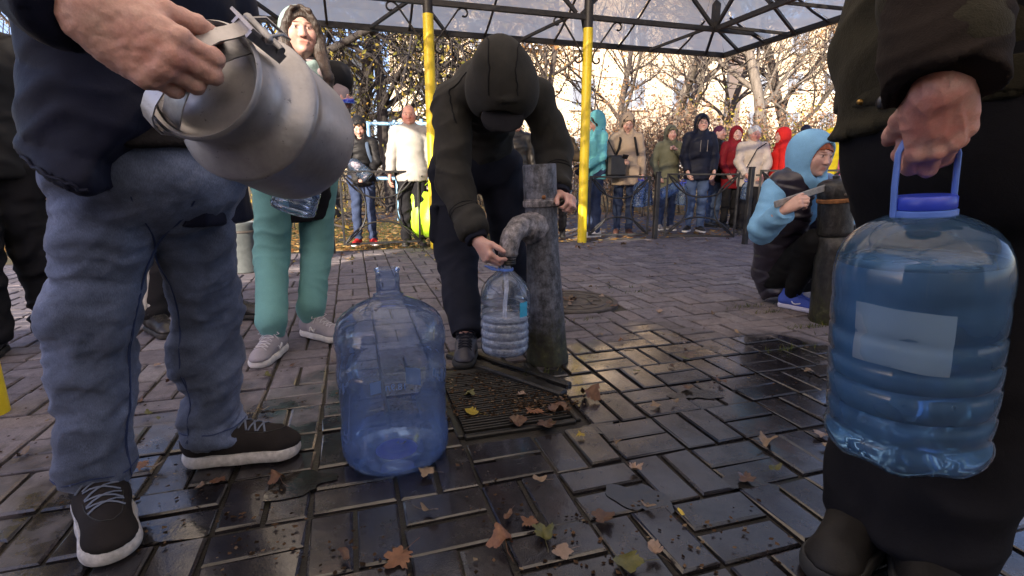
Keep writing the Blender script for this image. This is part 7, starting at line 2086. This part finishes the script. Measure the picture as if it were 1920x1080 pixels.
V, F = v.mesh(.005); V = bulge(V, F, .0016, 80); mk('hair', V, F, M_HAIRR, cro, True)
v = Vol(); p_ = 1.17
v.rc(P(1476, 545, 3.16), Jc['pelvis'], .155, .165, .05, flat=(Jc['fp'], 1.15), capa=True); v.rc(Jc['pelvis'], Jc['waist'], .168, .155, .05, flat=(Jc['fp'], 1.2)); v.rc(Jc['waist'], Jc['chest'], .158, .168, .05, flat=(Jc['fc'], 1.2)); v.rc(Jc['chest'], Jc['neck'], .162, .085, .05, flat=(Jc['fc'], 1.2))
for s in 'RL': v.rc(Jc['neck'], Jc['sh' + s] * .72 + Jc['neck'] * .28, .08, .085, .05)
fr_ = Jc['f'] * .19
v.rc(Jc['neck'] + Jc['fc'] * .16 + A(0, 0, .06) - Jc['r'] * .02, P(1545, 500, 2.93), .075, .115, .012, op=1)
V, F = v.mesh(.008); V = folds(V, F, [(Jc['pelvis'] - A(0, 0, .1), Jc['waist'], .28, .8, .8), (Jc['waist'], Jc['chest'], .28, .8, .8)], .006, 17, 6, 1.2, .8); V = quilt(V, F, A(.2, 0, 1), A(0, 0, 0), .085, .008)
mk('vest', V, F, M_PVEST, cro, True)
v = Vol(); v.rc(Jc['hipR'], Jc['hipL'], .12, None, .05); v.rc(Jc['pelvis'], Jc['waist'], .14, .13, .04, flat=(Jc['fp'], 1.2))
for s in 'RL': v.rc(Jc['hip' + s], Jc['kn' + s], .098, .068, .03); v.rc(Jc['kn' + s], Jc['ank' + s], .066, .044, .02, capb=True)
V, F = v.mesh(.009); V = folds(V, F, limb_segs(Jc, arms=False, torso=False), .005, 18); mk('leggings', V, F, M_LEGG, cro, True)
for s in 'RL':
    up = shoe(cro, Jc['ank' + s], Jc['toe' + s], .90, M_BLUESH, plain('pale_lilac_sole', (.50, .50, .66), .6), .29, 1.05, .0055, .015, name='sneaker', z0=.003, soleh=.03)
    a, f_ = Jc['ank' + s], Jc['toe' + s]; r_ = np.cross(f_, A(0, 0, 1))
    for sd in (-1, 1):     # curved tick mark on the side
        q_ = lambda b, z: a * A(1, 1, 0) + f_ * b + r_ * .075 * sd + A(0, 0, z)
        surf_line(cro, up, [q_(.075, .052), q_(.045, .036), q_(.025, .040), q_(.022, .058)][::-1], .0036, M_NLOGO, 'logo', n=6, off=.0008, k=20)
    laces(cro, up, a, f_, .98, M_BLUESH, rows=4, z0=.003, w=.026)

# ------------------------------------------------------------ dark figures behind the milk can man
J9 = stand(G(52, 648), 48, 1.62, feet={'R': (.13, .04, 20), 'L': (-.12, -.05, -15)}); p9 = person('person in black clothes at the left edge behind the navy jacket', G(52, 648))
body(p9, J9, M_SKIN, .016); coat(p9, J9, M_PUFF, .84, 1.15, 'up', vox=.012); trousers(p9, J9, M_BLKT, 1.3, .010, .012)
for s in 'RL':
    up = shoe(p9, J9['ank' + s], J9['toe' + s], 1.0, M_BLSHOE, M_SOLE_D, .29, 1.1, .006); laces(p9, up, J9['ank' + s], J9['toe' + s], 1.0, M_GREYSH, rows=4)
gs = (G(296, 596) + G(442, 573)) / 2
J8 = stand(gs, 65, 1.5); J8['ankR'] = G(290, 592, .085); J8['ankL'] = G(432, 570, .085); J8['toeR'] = nrm(A(.8, -.6, 0)); J8['toeL'] = nrm(A(1, .1, 0))
for s in 'RL': J8['kn' + s] = J8['hip' + s] * .47 + J8['ank' + s] * .53 + J8['f'] * .03
p8 = person('person in black track trousers with a white side stripe behind the faded jeans', gs)
body(p8, J8, M_SKIN, .016); hair(p8, J8, M_HAIRD, 'short', .01); coat(p8, J8, M_PUFF, .86, 1.0, None, vox=.013); tr8 = trousers(p8, J8, M_BLKT, 1.15, .009, .008)
for s in 'RL':
    up = shoe(p8, J8['ank' + s], J8['toe' + s], 1.0, M_BLSHOE, M_SOLE_D, .29, 1.05, .006); laces(p8, up, J8['ank' + s], J8['toe' + s], 1.0, M_BLSHOE, rows=4)
    sd = A(-.35, -.94, 0)
    surf_line(p8, tr8, [J8['hip' + s] + sd * .12 - A(0, .03, 0), J8['kn' + s] + sd * .10 - A(0, .03, 0), J8['ank' + s] + sd * .08 + A(0, -.03, .06)], .017, M_WHITEJ, 'white_stripe', n=8, off=-.011)
    mk('sock', *(lambda vv: vv.mesh(.008))(Vol().rc(J8['ank' + s] + A(0, 0, .05), J8['ank' + s], .044, .042, .01)), M_WHITEJ, p8, True)
